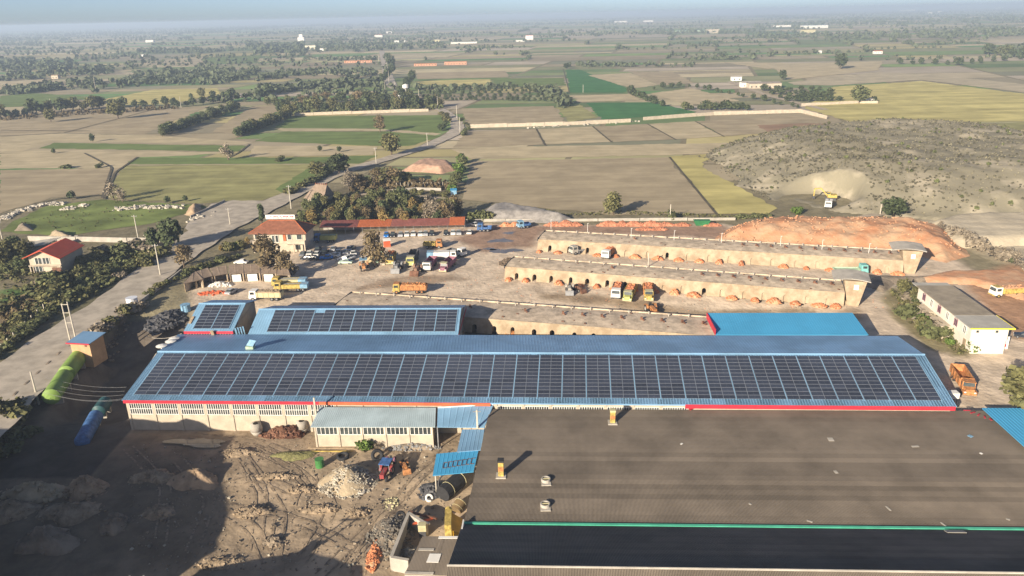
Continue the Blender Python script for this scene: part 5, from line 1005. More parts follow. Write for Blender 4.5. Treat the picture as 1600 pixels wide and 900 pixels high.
for k, (px, rx, ry, h) in enumerate([((372, 708), 3.5, 1.4, .7), ((430, 745), 4.2, 1.1, .6), ((500, 795), 3.0, 1.2, .6), ((395, 800), 2.6, 1.6, .7), ((470, 765), 2.2, 1.0, .5), ((345, 880), 3, 1.4, .6), ((560, 800), 1.6, 1.0, .4), ((240, 745), 4, 2, 1.2), ((110, 800), 5, 2.4, 1.6), ((250, 800), 3, 2, 1.0), ((20, 800), 4, 3, 2.0)]):
    pit_heap('spoil_heap', ('low', 'long low', 'small', 'brown', 'little', 'dark', 'tiny', 'shaded', 'shaded long', 'shaded round', 'shaded corner')[k]+' heap of dug soil on the pit floor', px, rx, ry, h, 60+k, mat('dug_soil', (.3, .23, .155), .95, .3, .8, .2), 60, mat('dug_soil', (.3, .2, .1)), .32)
# ------------------------------------------------------------------ vehicles
def wheels(t, pts, r, w, rim=M_gry):
    me = None
    for x, y in pts:
        if me is None:
            b = MB(); b.cyl((0, -w/2, 0), (0, w/2, 0), r, r, 12, 0); b.cyl((0, -w/2-.012, 0), (0, w/2+.012, 0), r*.5, r*.5, 10, 1); o = b.build('wheel', [M_blk, rim], t); me = o.data
        else: o = link('wheel', me, t)
        o.location = (x, y, r)
def heading(px, rz):
    if isinstance(rz, tuple): a, c = G(px[0]-rz[0]/2, px[1]-rz[1]/2), G(px[0]+rz[0]/2, px[1]+rz[1]/2); return math.atan2(c[1]-a[1], c[0]-a[0])
    return R_(rz)
def truck(name, label, px, rz, cabm, bedm, L=8.2, bed='dump', load=None, cargo='truck', stripe=None, py_=0, group=None, trim=None, bonnet=False, bedh=1.3):
    p = G(*px); t = thing(name, label, cargo, p, heading(px, rz), group); W = 2.45; f = L/2; cl = 2.0
    MB().box(-f+.2, f-.3, -.5, .5, .62, .95).build('chassis', M_dgry, t)
    b = MB(); x1 = f; x0 = f-cl
    if bonnet:
        b.hexa([(x0-.2, -1.15, .7), (x0+1.2, -1.15, .7), (x0+1.2, 1.15, .7), (x0-.2, 1.15, .7)], [(x0-.2, -1.1, 2.65), (x0+.85, -1.1, 2.65), (x0+.85, 1.1, 2.65), (x0-.2, 1.1, 2.65)]); b.hexa([(x0+1.2, -.95, .7), (x1+.3, -.8, .7), (x1+.3, .8, .7), (x0+1.2, .95, .7)], [(x0+1.1, -.85, 1.75), (x1+.2, -.7, 1.6), (x1+.2, .7, 1.6), (x0+1.1, .85, 1.75)])
        for s in (-1, 1): b.box(x1-.75, x1+.25, s*1.0-.22, s*1.0+.22, .75, 1.2)
    else: b.hexa([(x0, -W/2, .65), (x1, -W/2, .65), (x1, W/2, .65), (x0, W/2, .65)], [(x0, -W/2+.08, 2.75), (x1-.3, -W/2+.08, 2.75), (x1-.3, W/2-.08, 2.75), (x0, W/2-.08, 2.75)])
    cab = b.build('cab', cabm, t); b = MB(); xf = (x0+1.02) if bonnet else x1-.08
    b.hexa([(xf-.05, -1.0, 1.75), (xf+.06, -1.0, 1.75), (xf+.06, 1.0, 1.75), (xf-.05, 1.0, 1.75)], [(xf-.25, -.95, 2.5), (xf-.14, -.95, 2.5), (xf-.14, .95, 2.5), (xf-.25, .95, 2.5)]); b.build('windscreen', M_glass, cab); b = MB()
    for s in (-1, 1): b.box(x0+.45, xf-.4, s*(W/2-.03)-.04, s*(W/2-.03)+.04, 1.8, 2.45)
    b.build('side_window', M_glass, cab)
    b = MB()
    for s in (-1, 1): b.box(x1-.02+(.3 if bonnet else 0), x1+.06+(.3 if bonnet else 0), s*.85-.16, s*.85+.16, .9, 1.15)
    b.build('headlights', M_white, cab, kind='stuff'); MB().box(x1-.05+(.25 if bonnet else 0), x1+.12+(.25 if bonnet else 0), -1.15, 1.15, .5, .78).build('bumper', trim or M_dgry, cab)
    if trim: MB().box(x0+.1, x1-.35, -1.0, 1.0, 2.751, 2.85).build('roof_rack', trim, cab)
    bx0, bx1 = -f, x0-.2
    if bed == 'dump':
        b = MB(); z0, z1 = 1.0, 1.0+bedh; w = W/2; b.box(bx0, bx1, -w+.1, w-.1, z0, z0+.12)
        for s in (-1, 1): b.hexa([(bx0, s*w-.05, z0), (bx1, s*w-.05, z0), (bx1, s*w+.05, z0), (bx0, s*w+.05, z0)], [(bx0, s*w-.03, z1), (bx1, s*w-.03, z1), (bx1, s*w+.07, z1), (bx0, s*w+.07, z1)])
        b.box(bx0-.05, bx0+.05, -w+.051, w-.051, z0+.121, z1); b.box(bx1-.1, bx1, -w+.051, w-.051, z0+.121, z1+.25)
        for k in range(5):
            x = bx0+.3+(bx1-bx0-.6)*k/4
            for s in (-1, 1): b.box(x-.06, x+.06, s*(w+.07), s*(w+.14), z0, z1-.05)
        bd = b.build('cargo_bed', bedm, t)
        if load is not None:
            b = MB(); b.hexa([(bx0+.1, -w+.1, z0+.2), (bx1-.15, -w+.1, z0+.2), (bx1-.15, w-.1, z0+.2), (bx0+.1, w-.1, z0+.2)], [(bx0+.3, -w+.3, z1+.15), (bx1-.3, -w+.3, z1+.3), (bx1-.3, w-.3, z1+.3), (bx0+.3, w-.3, z1+.15)])
            rr = random.Random(int(px[0])); [b.rbox((rr.uniform(bx0+.4, bx1-.4), rr.uniform(-w+.3, w-.3), z1+.25), (.4, .25, .25), rr.random()*3, 0, rr.uniform(-.4, .4)) for _ in range(24)]
            b.build('load', load, bd)
    elif bed == 'box':
        b = MB(); b.box(bx0, bx1, -W/2, W/2, .95, 1.0+bedh); bd = b.build('cargo_box', bedm, t); b = MB(); b.box(bx0-.02, bx1+.02, -W/2-.03, -W/2-.002, 1.0, 1.2); b.box(bx0+.3, bx1-.3, -.25, .25, 1.0+bedh, 1.08+bedh); b.build('side_rail', M_gry, bd)
        if stripe is not None: MB().box(bx0-.03, bx0+(bx1-bx0)*.28, -W/2-.05, W/2+.05, 1.0, 1.05+bedh).build('tail_box', stripe, bd)
    wheels(t, [(f-1.1, -1.0), (f-1.1, 1.0), (-f+2.6, -.95), (-f+2.6, .95), (-f+1.3, -.95), (-f+1.3, .95)], .5, .5, trim or M_gry); return t
truck('tank_truck', 'white tank truck parked across the yard, its cab to the right', (691, 406), 2, M_white, M_white, 9, 'box', stripe=M_lblu, bedh=1.7)
truck('small_tipper', 'small orange tipper in the open yard below the carport', (677, 387), -3, M_org, M_yel, 6.2, 'dump', bedh=.9)
truck('chassis_truck', 'white cabbed truck with a dark bed right of the white tank truck', (714, 399), -38, M_white, M_dgry, 6.5, 'dump', bedh=.7)
truck('dump_truck', 'white cabbed dump truck with a dull red bed facing the camera', (672, 418), (-12, 15), M_white, M_prp, 8.4, trim=M_dgry)
truck('dump_truck', 'mauve dump truck at the right end of the parked row', (700, 419), (-15, 14), M_prp, M_prp, 8.8, bonnet=True, trim=M_ply)
truck('dump_truck', 'lime yellow truck with a high dark bed in the parked row', (645, 410), (-9, 16), M_ygr, M_dgry, 9, trim=M_ply, bedh=1.9)
truck('dump_truck', 'yellow truck carrying orange bricks in the parked row', (611, 409), (-5, 13), M_yel, M_yel, 7.6, load=M_brick, trim=M_ply)
truck('dump_truck', 'pale green truck at the left of the parked row', (591, 409), (-2, 13), M_lgr, M_lgr, 7.2, trim=M_conc)
truck('dump_truck', 'orange bedded truck in the lower yard facing left', (641, 457), 178, M_yel, M_org, 9.2, trim=M_org, load=M_org)
truck('box_truck', 'yellow truck with a light blue tail, rear one of the pair by the huts', (453, 447), 180, M_yel, M_ply, 9.6, 'box', stripe=M_lblu, bedh=1.2)
truck('box_truck', 'yellow truck with a light blue tail, front one of the pair by the huts', (456, 454), 181, M_yel, M_yel, 9.2, 'box', stripe=M_lblu, bedh=1.0)
truck('dump_truck', 'cream truck with a brown bed just above the small solar hall', (417, 468), 176, M_white, M_ply, 8.8, load=M_wood)
truck('box_truck', 'yellow sided truck with a dark blue cover in the shade by the office', (509, 378), 180, M_blu, M_ygr, 7.5, 'box', bedh=1.4)
truck('brick_truck', 'white cabbed truck loaded with bricks, left of the three at the middle kiln', (964, 461), (-4, 14), M_white, M_dgry, 7.8, load=M_brick)
truck('brick_truck', 'yellow patterned truck loaded with bricks, middle of the three at the middle kiln', (984, 464), (-7, 16), M_ygr, M_yel, 8.4, load=M_brick, trim=M_ply, bonnet=True)
truck('brick_truck', 'yellow orange truck loaded with bricks, right of the three at the middle kiln', (1013, 463), (1, 16), M_yel, M_org, 8.4, load=M_brick, trim=M_ply, bonnet=True)
truck('brick_truck', 'truck heaped with bricks between the rear and middle kilns', (951, 401), (-12, 10), M_white, M_org, 7.0, load=M_brick)
truck('pickup_truck', 'small grey pickup by the third arch of the rear kiln', (902, 396), 208, M_conc, M_gry, 5, bedh=.5)
truck('flatbed_truck', 'teal flatbed truck at the right end of the rear kiln', (1328, 427), -6, M_teal, M_lgr, 9, bedh=.5)
truck('tipper_truck', 'yellow tipper with a white cab on the orange soil at the far right', (1574, 462), 186, M_white, M_yel, 9, load=M_bdust, trim=M_yel)
truck('dump_truck', 'orange bonneted dump truck in the open yard at the right of the long hall', (1503, 603), (20, 32), M_org, M_org, 9.2, bonnet=True, trim=M_org, bedh=1.6)
truck('haul_truck', 'white truck below the yellow digger at the hill', (1294, 323), (-2, 10), M_white, M_white, 7.5, 'box', bedh=1.2)
truck('tipper_truck', 'dark blue tipper at the back of the yard near the carport', (757, 361), 176, M_blu, M_blu, 5.0, bedh=.7)
truck('tipper_truck', 'light blue tipper at the far end of the rear kiln', (818, 356), 200, M_lblu, M_blu, 4.6, bedh=.7)
p = G(1096, 352); t = thing('skip_container', 'green steel skip among the brick heaps behind the rear kiln', 'skip', p, -.08); b = MB(); b.hexa([(-2, -.9, .1), (2, -.9, .1), (2, .9, .1), (-2, .9, .1)], [(-2.8, -1.1, 1.9), (2.8, -1.1, 1.9), (2.8, 1.1, 1.9), (-2.8, 1.1, 1.9)]); b.build('body', mat('skip_green', (.03, .16, .06), .6), t); MB().box(-2.9, 2.9, -1.2, -1.08, 1.75, 1.95).build('rim', MATS['skip_green'], t)
def tractor(name, label, px, rz, mt, canopy=None, bucket=None, s=1.):
    p = G(*px); t = thing(name, label, 'tractor', p, R_(rz)); t.scale = (s,)*3; b = MB(); b.box(-.3, 1.9, -.35, .35, .75, 1.45); b.box(-1.0, -.3, -.5, .5, .7, 1.3); b.build('body', mt, t)
    b = MB()
    for s_ in (-1, 1):
        for k in range(5): a0, a1 = math.pi*(.1+.16*k), math.pi*(.1+.16*(k+1)); b.hexa([(-.7+.85*math.cos(a0), s_*.85-.22, .8+.85*math.sin(a0)), (-.7+.85*math.cos(a1), s_*.85-.22, .8+.85*math.sin(a1)), (-.7+.85*math.cos(a1), s_*.85+.22, .8+.85*math.sin(a1)), (-.7+.85*math.cos(a0), s_*.85+.22, .8+.85*math.sin(a0))], [(-.7+.9*math.cos(a0), s_*.85-.22, .8+.9*math.sin(a0)), (-.7+.9*math.cos(a1), s_*.85-.22, .8+.9*math.sin(a1)), (-.7+.9*math.cos(a1), s_*.85+.22, .8+.9*math.sin(a1)), (-.7+.9*math.cos(a0), s_*.85+.22, .8+.9*math.sin(a0))])
    b.build('mudguards', mt, t); MB().box(-.9, -.35, -.3, .3, 1.3, 1.45).box(-.95, -.85, -.3, .3, 1.45, 1.9).build('seat', M_blk, t); MB().cyl((1.3, .2, 1.45), (1.3, .2, 2.2), .05, .05, 6).build('exhaust', M_dgry, t)
    me = MB(); me.cyl((0, -.2, 0), (0, .2, 0), .78, .78, 14, 0); me.cyl((0, -.21, 0), (0, .21, 0), .4, .4, 10, 1)
    o = me.build('rear_wheel', [M_blk, M_conc], t); o.location = (-.7, -.85, .78); o2 = link('rear_wheel', o.data, t); o2.location = (-.7, .85, .78)
    me = MB(); me.cyl((0, -.13, 0), (0, .13, 0), .45, .45, 12, 0); me.cyl((0, -.14, 0), (0, .14, 0), .22, .22, 8, 1); o = me.build('front_wheel', [M_blk, M_conc], t); o.location = (1.5, -.65, .45); o2 = link('front_wheel', o.data, t); o2.location = (1.5, .65, .45)
    if canopy:
        MB().box(-1.5, .6, -.9, .9, 2.45, 2.55).build('canopy', canopy, t); b = MB()
        for x in (-1.4, .4):
            for yv in (-.8, .8): b.box(x-.04, x+.04, yv-.04, yv+.04, 1.1, 2.45)
        b.build('canopy_posts', M_gry, t, kind='stuff')
    if bucket:
        b = MB(); b.hexa([(2.6, -1, .1), (3.4, -1, .1), (3.4, 1, .1), (2.6, 1, .1)], [(2.5, -1, 1.1), (2.7, -1, 1.1), (2.7, 1, 1.1), (2.5, 1, 1.1)]); b.build('bucket', bucket, t); b = MB()
        for yv in (-.6, .6): b.cyl((.6, yv, 1.2), (2.6, yv, .7), .08, .08, 5)
        b.build('loader_arms', bucket, t)
tractor('tractor', 'orange tractor with a blue canopy left of the parked trucks', (569, 421), -80, M_org, M_lblu, None, 1.25)
tractor('tractor', 'red tractor with a blue canopy right of the stone heap in the pit', (603, 744), -100, mat('dull_red', (.3, .06, .06), .6), M_blu, None, 1.05)
tractor('loader', 'brown grey loader between the yellow trucks in the parked row', (622, 421), -95, M_gry, None, M_gry, 1.3)
tractor('loader', 'brown loader left of the white cabbed dump truck', (653, 425), -100, mat('brown_paint', (.25, .15, .1), .6), None, M_rust, 1.3)
tractor('loader', 'rusty orange loader with its bucket down in front of the brick trucks', (1018, 489), -80, M_org, None, M_org, 1.3)
tractor('loader', 'grey loader in front of the left half of the middle kiln', (890, 455), -95, M_conc, None, M_gry, 1.1)
tractor('loader', 'rusty loader beside the grey one at the middle kiln', (903, 454), -60, M_rust, None, M_rust, .9)
tractor('dumper', 'small orange dumper in the pit right of the red tractor', (632, 731), -70, M_org, None, M_org, .7)
tractor('tractor', 'mauve tractor standing behind the red one in the pit', (610, 727), -95, M_prp, None, None, .8)
# yellow crusher in the scrap yard
p = G(708, 834); t = thing('crusher', 'yellow steel crusher with a chute beside the grey roof edge', 'machine', p, .05); b = MB(); b.box(-1.1, -.1, -2.4, 1.6, .3, 3.4); b.build('housing', M_yel, t); MB().hexa([(-.09, -2.2, .3), (1.6, -2.2, .3), (1.6, 0, .3), (-.09, 0, .3)], [(-.09, -2.2, 2.3), (1.8, -2.2, 1.5), (1.8, 1.2, 1.5), (-.09, 1.2, 3.0)]).build('chute', mat('deep_yellow', (.6, .33, .03), .5), t); MB().cyl((-.6, 1.6, 2.9), (-.6, 2.2, 2.9), .55, .55, 12).build('pulley', M_yel, t); b = MB()
for x in (-1, 1.2): b.box(x-.1, x+.1, -2.2, 1.4, 0, .3)
b.build('skids', M_dgry, t)
# digger on the hill bench
p = P(1297, 312); t = thing('excavator', 'yellow excavator cutting the bench at the foot of the hill', 'excavator', p, R_(165)); b = MB()
for s in (-1, 1): b.box(-1.9, 1.9, s*1.1-.3, s*1.1+.3, 0, .85)
b.build('tracks', M_dgry, t); b = MB(); b.box(-2.2, 1.2, -1.3, 1.3, 1.0, 2.2); b.build('house', M_yel, t); MB().box(.1, 1.5, .2, 1.3, 2.2, 3.1).build('cab', M_yel, t); MB().box(.3, 1.52, .15, 1.32, 2.45, 2.95).build('cab_window', M_glass, t)
b = MB(); b.hexa([(1, -.3, 1.8), (1.5, -.3, 1.6), (1.5, .1, 1.6), (1, .1, 1.8)], [(3.6, -.3, 4.6), (4.1, -.3, 4.3), (4.1, .1, 4.3), (3.6, .1, 4.6)]); b.hexa([(3.6, -.28, 4.55), (3.9, -.28, 4.1), (3.9, .08, 4.1), (3.6, .08, 4.55)], [(6.0, -.28, 4.3), (5.9, -.28, 3.8), (5.9, .08, 3.8), (6.0, .08, 4.3)]); b.build('boom', M_yel, t); MB().hexa([(5.7, -.2, 4.3), (6.2, -.2, 4.2), (6.2, .05, 4.2), (5.7, .05, 4.3)], [(5.9, -.2, 1.2), (6.3, -.2, 1.2), (6.3, .05, 1.2), (5.9, .05, 1.2)]).build('arm', M_yel, t); MB().hexa([(5.6, -.6, .4), (6.4, -.6, .2), (6.4, .5, .2), (5.6, .5, .4)], [(5.9, -.6, 1.3), (6.6, -.6, 1.1), (6.6, .5, 1.1), (5.9, .5, 1.3)]).build('bucket', M_dgry, t)
# cars
def car_parts(paint):
    b = MB(); P0 = [(-2.05, .35), (-2.1, .75), (-1.5, .92), (.75, .95), (1.9, .78), (2.1, .5), (2.0, .3)]; w = .82; n = len(P0)
    V = [(x, s*w, z) for s in (-1, 1) for x, z in P0]; b.add(V, [tuple(range(n)), tuple(range(n, 2*n))[::-1]]+[(i, i+n, (i+1) % n+n, (i+1) % n) for i in range(n)])
    return b
CARM = {'white': M_white, 'silver': mat('silver_paint', (.45, .46, .48), .35, .05, 1, .4), 'dark': mat('dark_paint', (.03, .035, .045), .35), 'blue': mat('bright_blue_paint', (.02, .16, .5), .4), 'pale green': mat('mint_paint', (.5, .62, .52), .4), 'grey': mat('car_grey', (.17, .18, .2), .4)}
CARP = {}
def car(col, label, px, rz, group=None):
    p = G(*px) if len(px) == 2 else px
    if col not in CARP:
        t = thing('car', label, 'car', p, R_(rz), group); car_parts(0).build('body', CARM[col], t); b = MB()
        b.hexa([(-1.5, -.76, .9), (.8, -.76, .93), (.8, .76, .93), (-1.5, .76, .9)], [(-1.0, -.6, 1.4), (.15, -.6, 1.42), (.15, .6, 1.42), (-1.0, .6, 1.4)]); g = b.build('cabin_glass', M_glass, t)
        MB().box(-1.02, .17, -.62, .62, 1.405, 1.45).build('roof_panel', CARM[col], t); b = MB()
        for s in (-1, 1): b.box(2.02, 2.1, s*.6-.14, s*.6+.14, .52, .68)
        b.build('headlights', M_white, t, kind='stuff'); wheels(t, [(1.3, -.75), (1.3, .75), (-1.3, -.75), (-1.3, .75)], .31, .22); CARP[col] = t; return t
    return dup(CARP[col], p, R_(rz), label, group)
cars = [('grey', (475, 399), 80, 'grey car closest to the office corner in the shade'), ('white', (484, 398), 95, 'white car second in the shaded row beside the office'), ('white', (496, 399), 88, 'white estate car between two dark cars in the shaded row'), ('dark', (508, 396), 85, 'dark car in the middle of the shaded car park'), ('dark', (497, 391), 92, 'dark car behind the white estate car'), ('dark', (480, 406), 170, 'dark car nearest the dry tree in the shade'), ('dark', (489, 406), 172, 'dark car left of the bright blue car'), ('blue', (510, 405), 190, 'bright blue car in the car park'), ('silver', (521, 391), 92, 'silver car at the back of the car park'), ('white', (529, 396), 100, 'white hatchback in the middle of the car park'), ('white', (522, 401), 160, 'white saloon parked across behind the bright blue car'),
 ('white', (541, 396), 95, 'white car at the left of the rear right cluster'), ('silver', (546, 391), 100, 'silver car at the top of the right cluster of cars'), ('dark', (551, 390), 95, 'dark car at the top right of the car park'), ('white', (552, 398), 110, 'white car next to the straw roofed booth'), ('silver', (545, 404), 150, 'silver saloon behind the white one at the front right'), ('white', (538, 407), 165, 'white saloon behind the mint green car'), ('pale green', (540, 412), 178, 'mint green car at the front of the car park'), ('white', (432, 414), 175, 'white car half hidden by the dry tree above the huts'), ('silver', (362, 458), 75, 'silver car standing alone left of the cream truck'), ('white', (734, 365), 85, 'white car just right of the carport end'), ('white', (741, 353), 130, 'white car behind the carport end near the wall'), ('dark', (1600, 528), 150, 'dark car at the right edge beyond the cream building'), ('white', (377, 412), 175, 'white car behind the huts')]
for c, px, rz, lab in cars: car(c, lab, px, rz)
for k, px in enumerate([(604, 369.5), (614, 369.5), (626, 369), (636, 368.5), (646, 368), (657, 368), (665, 367.5), (675, 367), (697, 366.5), (708, 366), (717, 366)]): car(('blue', 'dark', 'silver', 'white', 'white', 'white', 'silver', 'dark', 'dark', 'white', 'silver')[k], 'car parked nose out under the long red carport', px, -86, 'cars under the carport')
# straw booth by the round tree
p = P(583, 414); t = thing('booth', 'low straw coloured booth under the dry tree at the car park', 'booth', p, 0); b = MB(); b.box(-3.8, 3.6, -.5, 2.4, 0, .55); b.build('planter_wall', M_cream, t); MB().cyl((0, 1.8, .5), (0, 1.8, 3.0), 3.0, .5, 12).build('thatch', mat('straw', (.4, .31, .17), .95, .25, 2), t)
MB().box(-.2, .2, 1.6, 2.0, 0, .6).build('post', M_wood, t)
p = P(570, 350); t = None
p = P(663, 400); 
bx = thing('red_booth', 'small red and white booth behind the dry tree', 'booth', P(605, 385), .3); MB().box(-1, 1, -.8, .8, 0, 2.1).build('wall', M_redor, bx); MB().slab((-1.2, -1, 2.2), (1.2, -1, 2.2), (1.2, 1, 2.5), (-1.2, 1, 2.5), .1).build('roof', M_white, bx)
bx = thing('blue_booth', 'small blue cabin at the corner of the garden hedge', 'cabin', P(709, 304), .1); MB().box(-1.2, 1.2, -1, 1, 0, 2.0).build('wall', M_lblu, bx); MB().slab((-1.4, -1.2, 2.1), (1.4, -1.2, 2.1), (1.4, 1.2, 2.4), (-1.4, 1.2, 2.4), .1).build('roof', M_roofazure, bx)
# ------------------------------------------------------------------ boundary walls
def bwall(label, px, h, mt=M_cream, name='boundary_wall', cat='wall', th=.3):
    pts = pr(px); o = pts[0]; b = MB(); t = MB()
    for a, c in zip(pts, pts[1:]):
        d = c-a; L = np.hypot(*d); k = max(1, int(L/12)); n = np.array([-d[1], d[0]])/L*th/2
        for j in range(k):
            q0 = a+d*j/k-o; q1 = a+d*(j+.985)/k-o; hh = h*(1+.06*math.sin(j*2.1+a[0])); b.hexa([(*(q0-n), -.1), (*(q1-n), -.1), (*(q1+n), -.1), (*(q0+n), -.1)], [(*(q0-n), hh), (*(q1-n), hh), (*(q1+n), hh), (*(q0+n), hh)])
    w = thing(name, label, cat, (*o, 0)); b.build('wall_run', mt, w, kind='stuff'); return w
bwall('pale boundary wall behind the green meadow left of the winding road', [(460, 181), (550, 178), (670, 174)], 2.2); bwall('pale boundary wall running right from the plowed fields to the green field corner', [(735, 200), (880, 196), (986, 191)], 2.4)
bwall('pale boundary wall right of the gap by the bright green field', [(1005, 188), (1115, 180), (1250, 176), (1292, 186)], 2.4); bwall('thin pale wall along the front edge of the green lot', [(45, 376), (120, 377), (200, 379), (262, 378)], 1.6, M_conc)
bwall('pale wall in front of the dark orchard at the right', [(1252, 166), (1340, 162), (1372, 162)], 2.2); bwall('pale wall along the back of the brick yard', [(728, 347), (790, 346), (870, 346), (1000, 345), (1150, 344)], 1.0, M_conc); bwall('low concrete wall at the garden gate', [(595, 302), (650, 297), (690, 298)], 1.2, M_conc, th=.2)
bwall('low ruined wall in the plowed field beside the road', [(745, 199), (790, 196)], 1.6)
bwall('dark kerb wall slanting at the empty road apron', [(298, 341), (352, 316)], 1.1, M_conc)
# poles
PM = {}
def pole(px, top, label, hm=None, kind='concrete', arms=1, lean=0., group='utility poles of the plain', name='utility_pole', zoff=None):
    p = G(*px); h = hm or (px[1]-top)*mpp(p)*1.06; t = thing(name, label, 'pole', p, 0, group); r = .14+.004*h
    MB().cyl((0, 0, -.3), (0, 0, h), r*1.25, r*.8, 8).build('mast', M_pole, t)
    if arms:
        b = MB(); b.box(-.9, .9, -.06, .06, h-.55, h-.43); b.build('crossarm', M_gry, t); b = MB()
        for x in (-.8, 0.2, .8): b.cyl((x, 0, h-.43), (x, 0, h-.2), .05, .05, 5)
        b.build('insulators', M_white, t, kind='stuff')
    return t
for px, top, lab in (((251, 431), 382, 'pale concrete pole at the left roadside near the big dark tree'), ((216, 372), 337, 'concrete pole on the green lot behind the dark tree'), ((360, 352), 326, 'street pole on the empty road apron'), ((455, 326), 291, 'pole with brackets by the bend of the road at the gatehouse'), ((506, 275), 258, 'pole among the dark roadside bushes'), ((588, 256), 232, 'pole beside the straight stretch of road behind the gatehouse'), ((668, 228), 209, 'pole at the field corner where the road bends'), ((4, 375), 346, 'pole at the left picture edge on the green lot'), ((48, 0), 0, '')):
    if lab: pole(px, top, lab, group=None)
for px, top in (((719, 208), 185), ((714, 185), 166), ((684, 170), 152), ((655, 160), 141), ((602, 145), 130), ((617, 142), 128), ((606, 118), 100), ((604, 105), 90), ((612, 100), 86), ((592, 98), 84), ((608, 130), 112), ((911, 145), 133), ((80, 165), 155), ((150, 142), 122), ((283, 168), 152)): pole(px, top, 'small pale pole far out along the country road', arms=0)
for px, top in (((1053, 243), 224),): pass
for px, top in (((861, 358), 351), ((918, 364), 354), ((986, 372), 361), ((1053, 376), 363), ((1127, 380), 367), ((1219, 385), 374), ((1284, 391), 376), ((1357, 397), 383)): 
    p = P(px[0], px[1], 3.4); t = thing('lamp_pole', 'thin white lamp pole rising from the roof of the rear kiln', 'pole', p, 0, 'thin poles on the rear kiln roof'); MB().cyl((0, 0, 0), (0, 0, 3.2), .07, .05, 5).build('mast', M_white, t); MB().box(-.1, .35, -.08, .08, 3.1, 3.2).build('lamp', M_white, t)
pole((1013, 416), 395, 'slim pole between the rear and the middle kiln', arms=0, group=None); pole((1016, 447), 436, 'short pole against the wall of the middle kiln', arms=0, group=None); pole((1375, 336), 316, 'pole at the foot of the hill by the dark bush', arms=0, group=None); pole((1047, 343), 320, 'pole by the back wall of the brick yard', arms=0, group=None)
# poles standing in the works
def hpole(px, top, label, gap=1.5):
    p = P(px[0], px[1], 0); h = (px[1]-top)*mpp(p)*1.1; t = thing('transformer_pole', label, 'pole', p, 0)
    for x in (0, gap): MB().cyl((x, -x*.15, -1), (x, -x*.15, h+(.5 if x else 0)), .2, .13, 8).build('mast', M_pole, t)
    b = MB()
    for z in (h*.55, h*.78, h-.3): b.box(-.2, gap+.2, -.1, .02, z, z+.12)
    b.build('crossbars', M_pole, t); return t
hpole((112, 541), 476, 'twin concrete transformer pole beside the blue roofed hut')
pole((61, 632), 578, 'single concrete pole on the road edge at the left', arms=0, group=None)
p = np.array([-36.6, 123.0, -4.2]); t = thing('wall_pole', 'square concrete pole standing against the red eave left of the lean-to', 'pole', p); MB().hexa([(-.2, -.2, 0), (.2, -.2, 0), (.2, .2, 0), (-.2, .2, 0)], [(-.13, -.13, 9.3), (.13, -.13, 9.3), (.13, .13, 9.3), (-.13, .13, 9.3)]).build('mast', M_pole, t)
p = P(746, 670, .8); t = thing('wall_pole', 'concrete pole rising through the small light blue roof at the grey roof corner', 'pole', (p[0], p[1], -4)); MB().hexa([(-.2, -.2, 0), (.2, -.2, 0), (.2, .2, 0), (-.2, .2, 0)], [(-.13, -.13, 8.6), (.13, -.13, 8.6), (.13, .13, 8.6), (-.13, .13, 8.6)]).build('mast', M_pole, t); MB().box(-.7, .7, -.06, .06, 8.2, 8.32).build('crossarm', M_gry, t)
e_ = G(592, 772); L_ = 40; q = np.array([e_[0]-.61*L_, e_[1]-.79*L_]); t = thing('transformer_pole', 'tall twin pole at the near edge of the pit', 'pole', (q[0], q[1], -5.3))
for x in (0, 1.7): MB().cyl((x, 0, -.5), (x, 0, 12.2), .2, .13, 8).build('mast', M_pole, t)
b = MB(); b.box(-.5, 2.2, -.1, .1, 9.2, 9.5); b.box(-.8, 2.5, -.1, .1, 11.6, 11.8); b.box(.1, 1.6, -.5, .5, 8, 9.2); b.build('crossbars', M_gry, t)
# slack cables
def cable(label, a, c, sag, r=.03, mt=M_conc):
    a = np.array(a); c = np.array(c); pts = [a+(c-a)*k/14-np.array([0, 0, sag*4*(k/14)*(1-k/14)]) for k in range(15)]; o = MB().tube([tuple(p-a) for p in pts], r, 4).build('cable', mt, None, loc=a); tag(o, label, 'cable')
cable('pale slack cable from the retaining wall to the small solar hall', P(226, 525, -1), P(284, 521, 4.6), .9, .05)
for k in range(4): cable(('upper', 'second', 'third', 'lowest')[k]+' of the thin wires from the bank to the left end of the long hall', P(72+4*k, 590+9*k, 1), P(197-2*k, 605+6*k, 3.1), .8, .018, M_gry)
cable('thin cable at the left from the pole to the red eave', P(64, 612, 6), P(188, 625, 2.8), 1.0, .02, M_gry)
# fence posts along the road
t = None
for k, (px, py) in enumerate([(8+9.3*k, 552-9.1*k) for k in range(13)]):
    p = G(px-4, py-4); o = MB().box(-.09, .09, -.09, .09, -.2, 1.7).build('fence_post', M_pole, None, loc=p); tag(o, 'pale concrete fence post at the field edge left of the road', 'fence post', 'fence posts left of the road')
for k, (px, py) in enumerate([(620+6*k, 293-.1*k) for k in range(14)]): o = MB().box(-.08, .08, -.08, .08, -.2, 2.2).build('fence_post', M_pole, None, loc=G(px, py)); tag(o, 'pale fence post at the back of the garden wood', 'fence post', 'fence posts behind the garden wood')
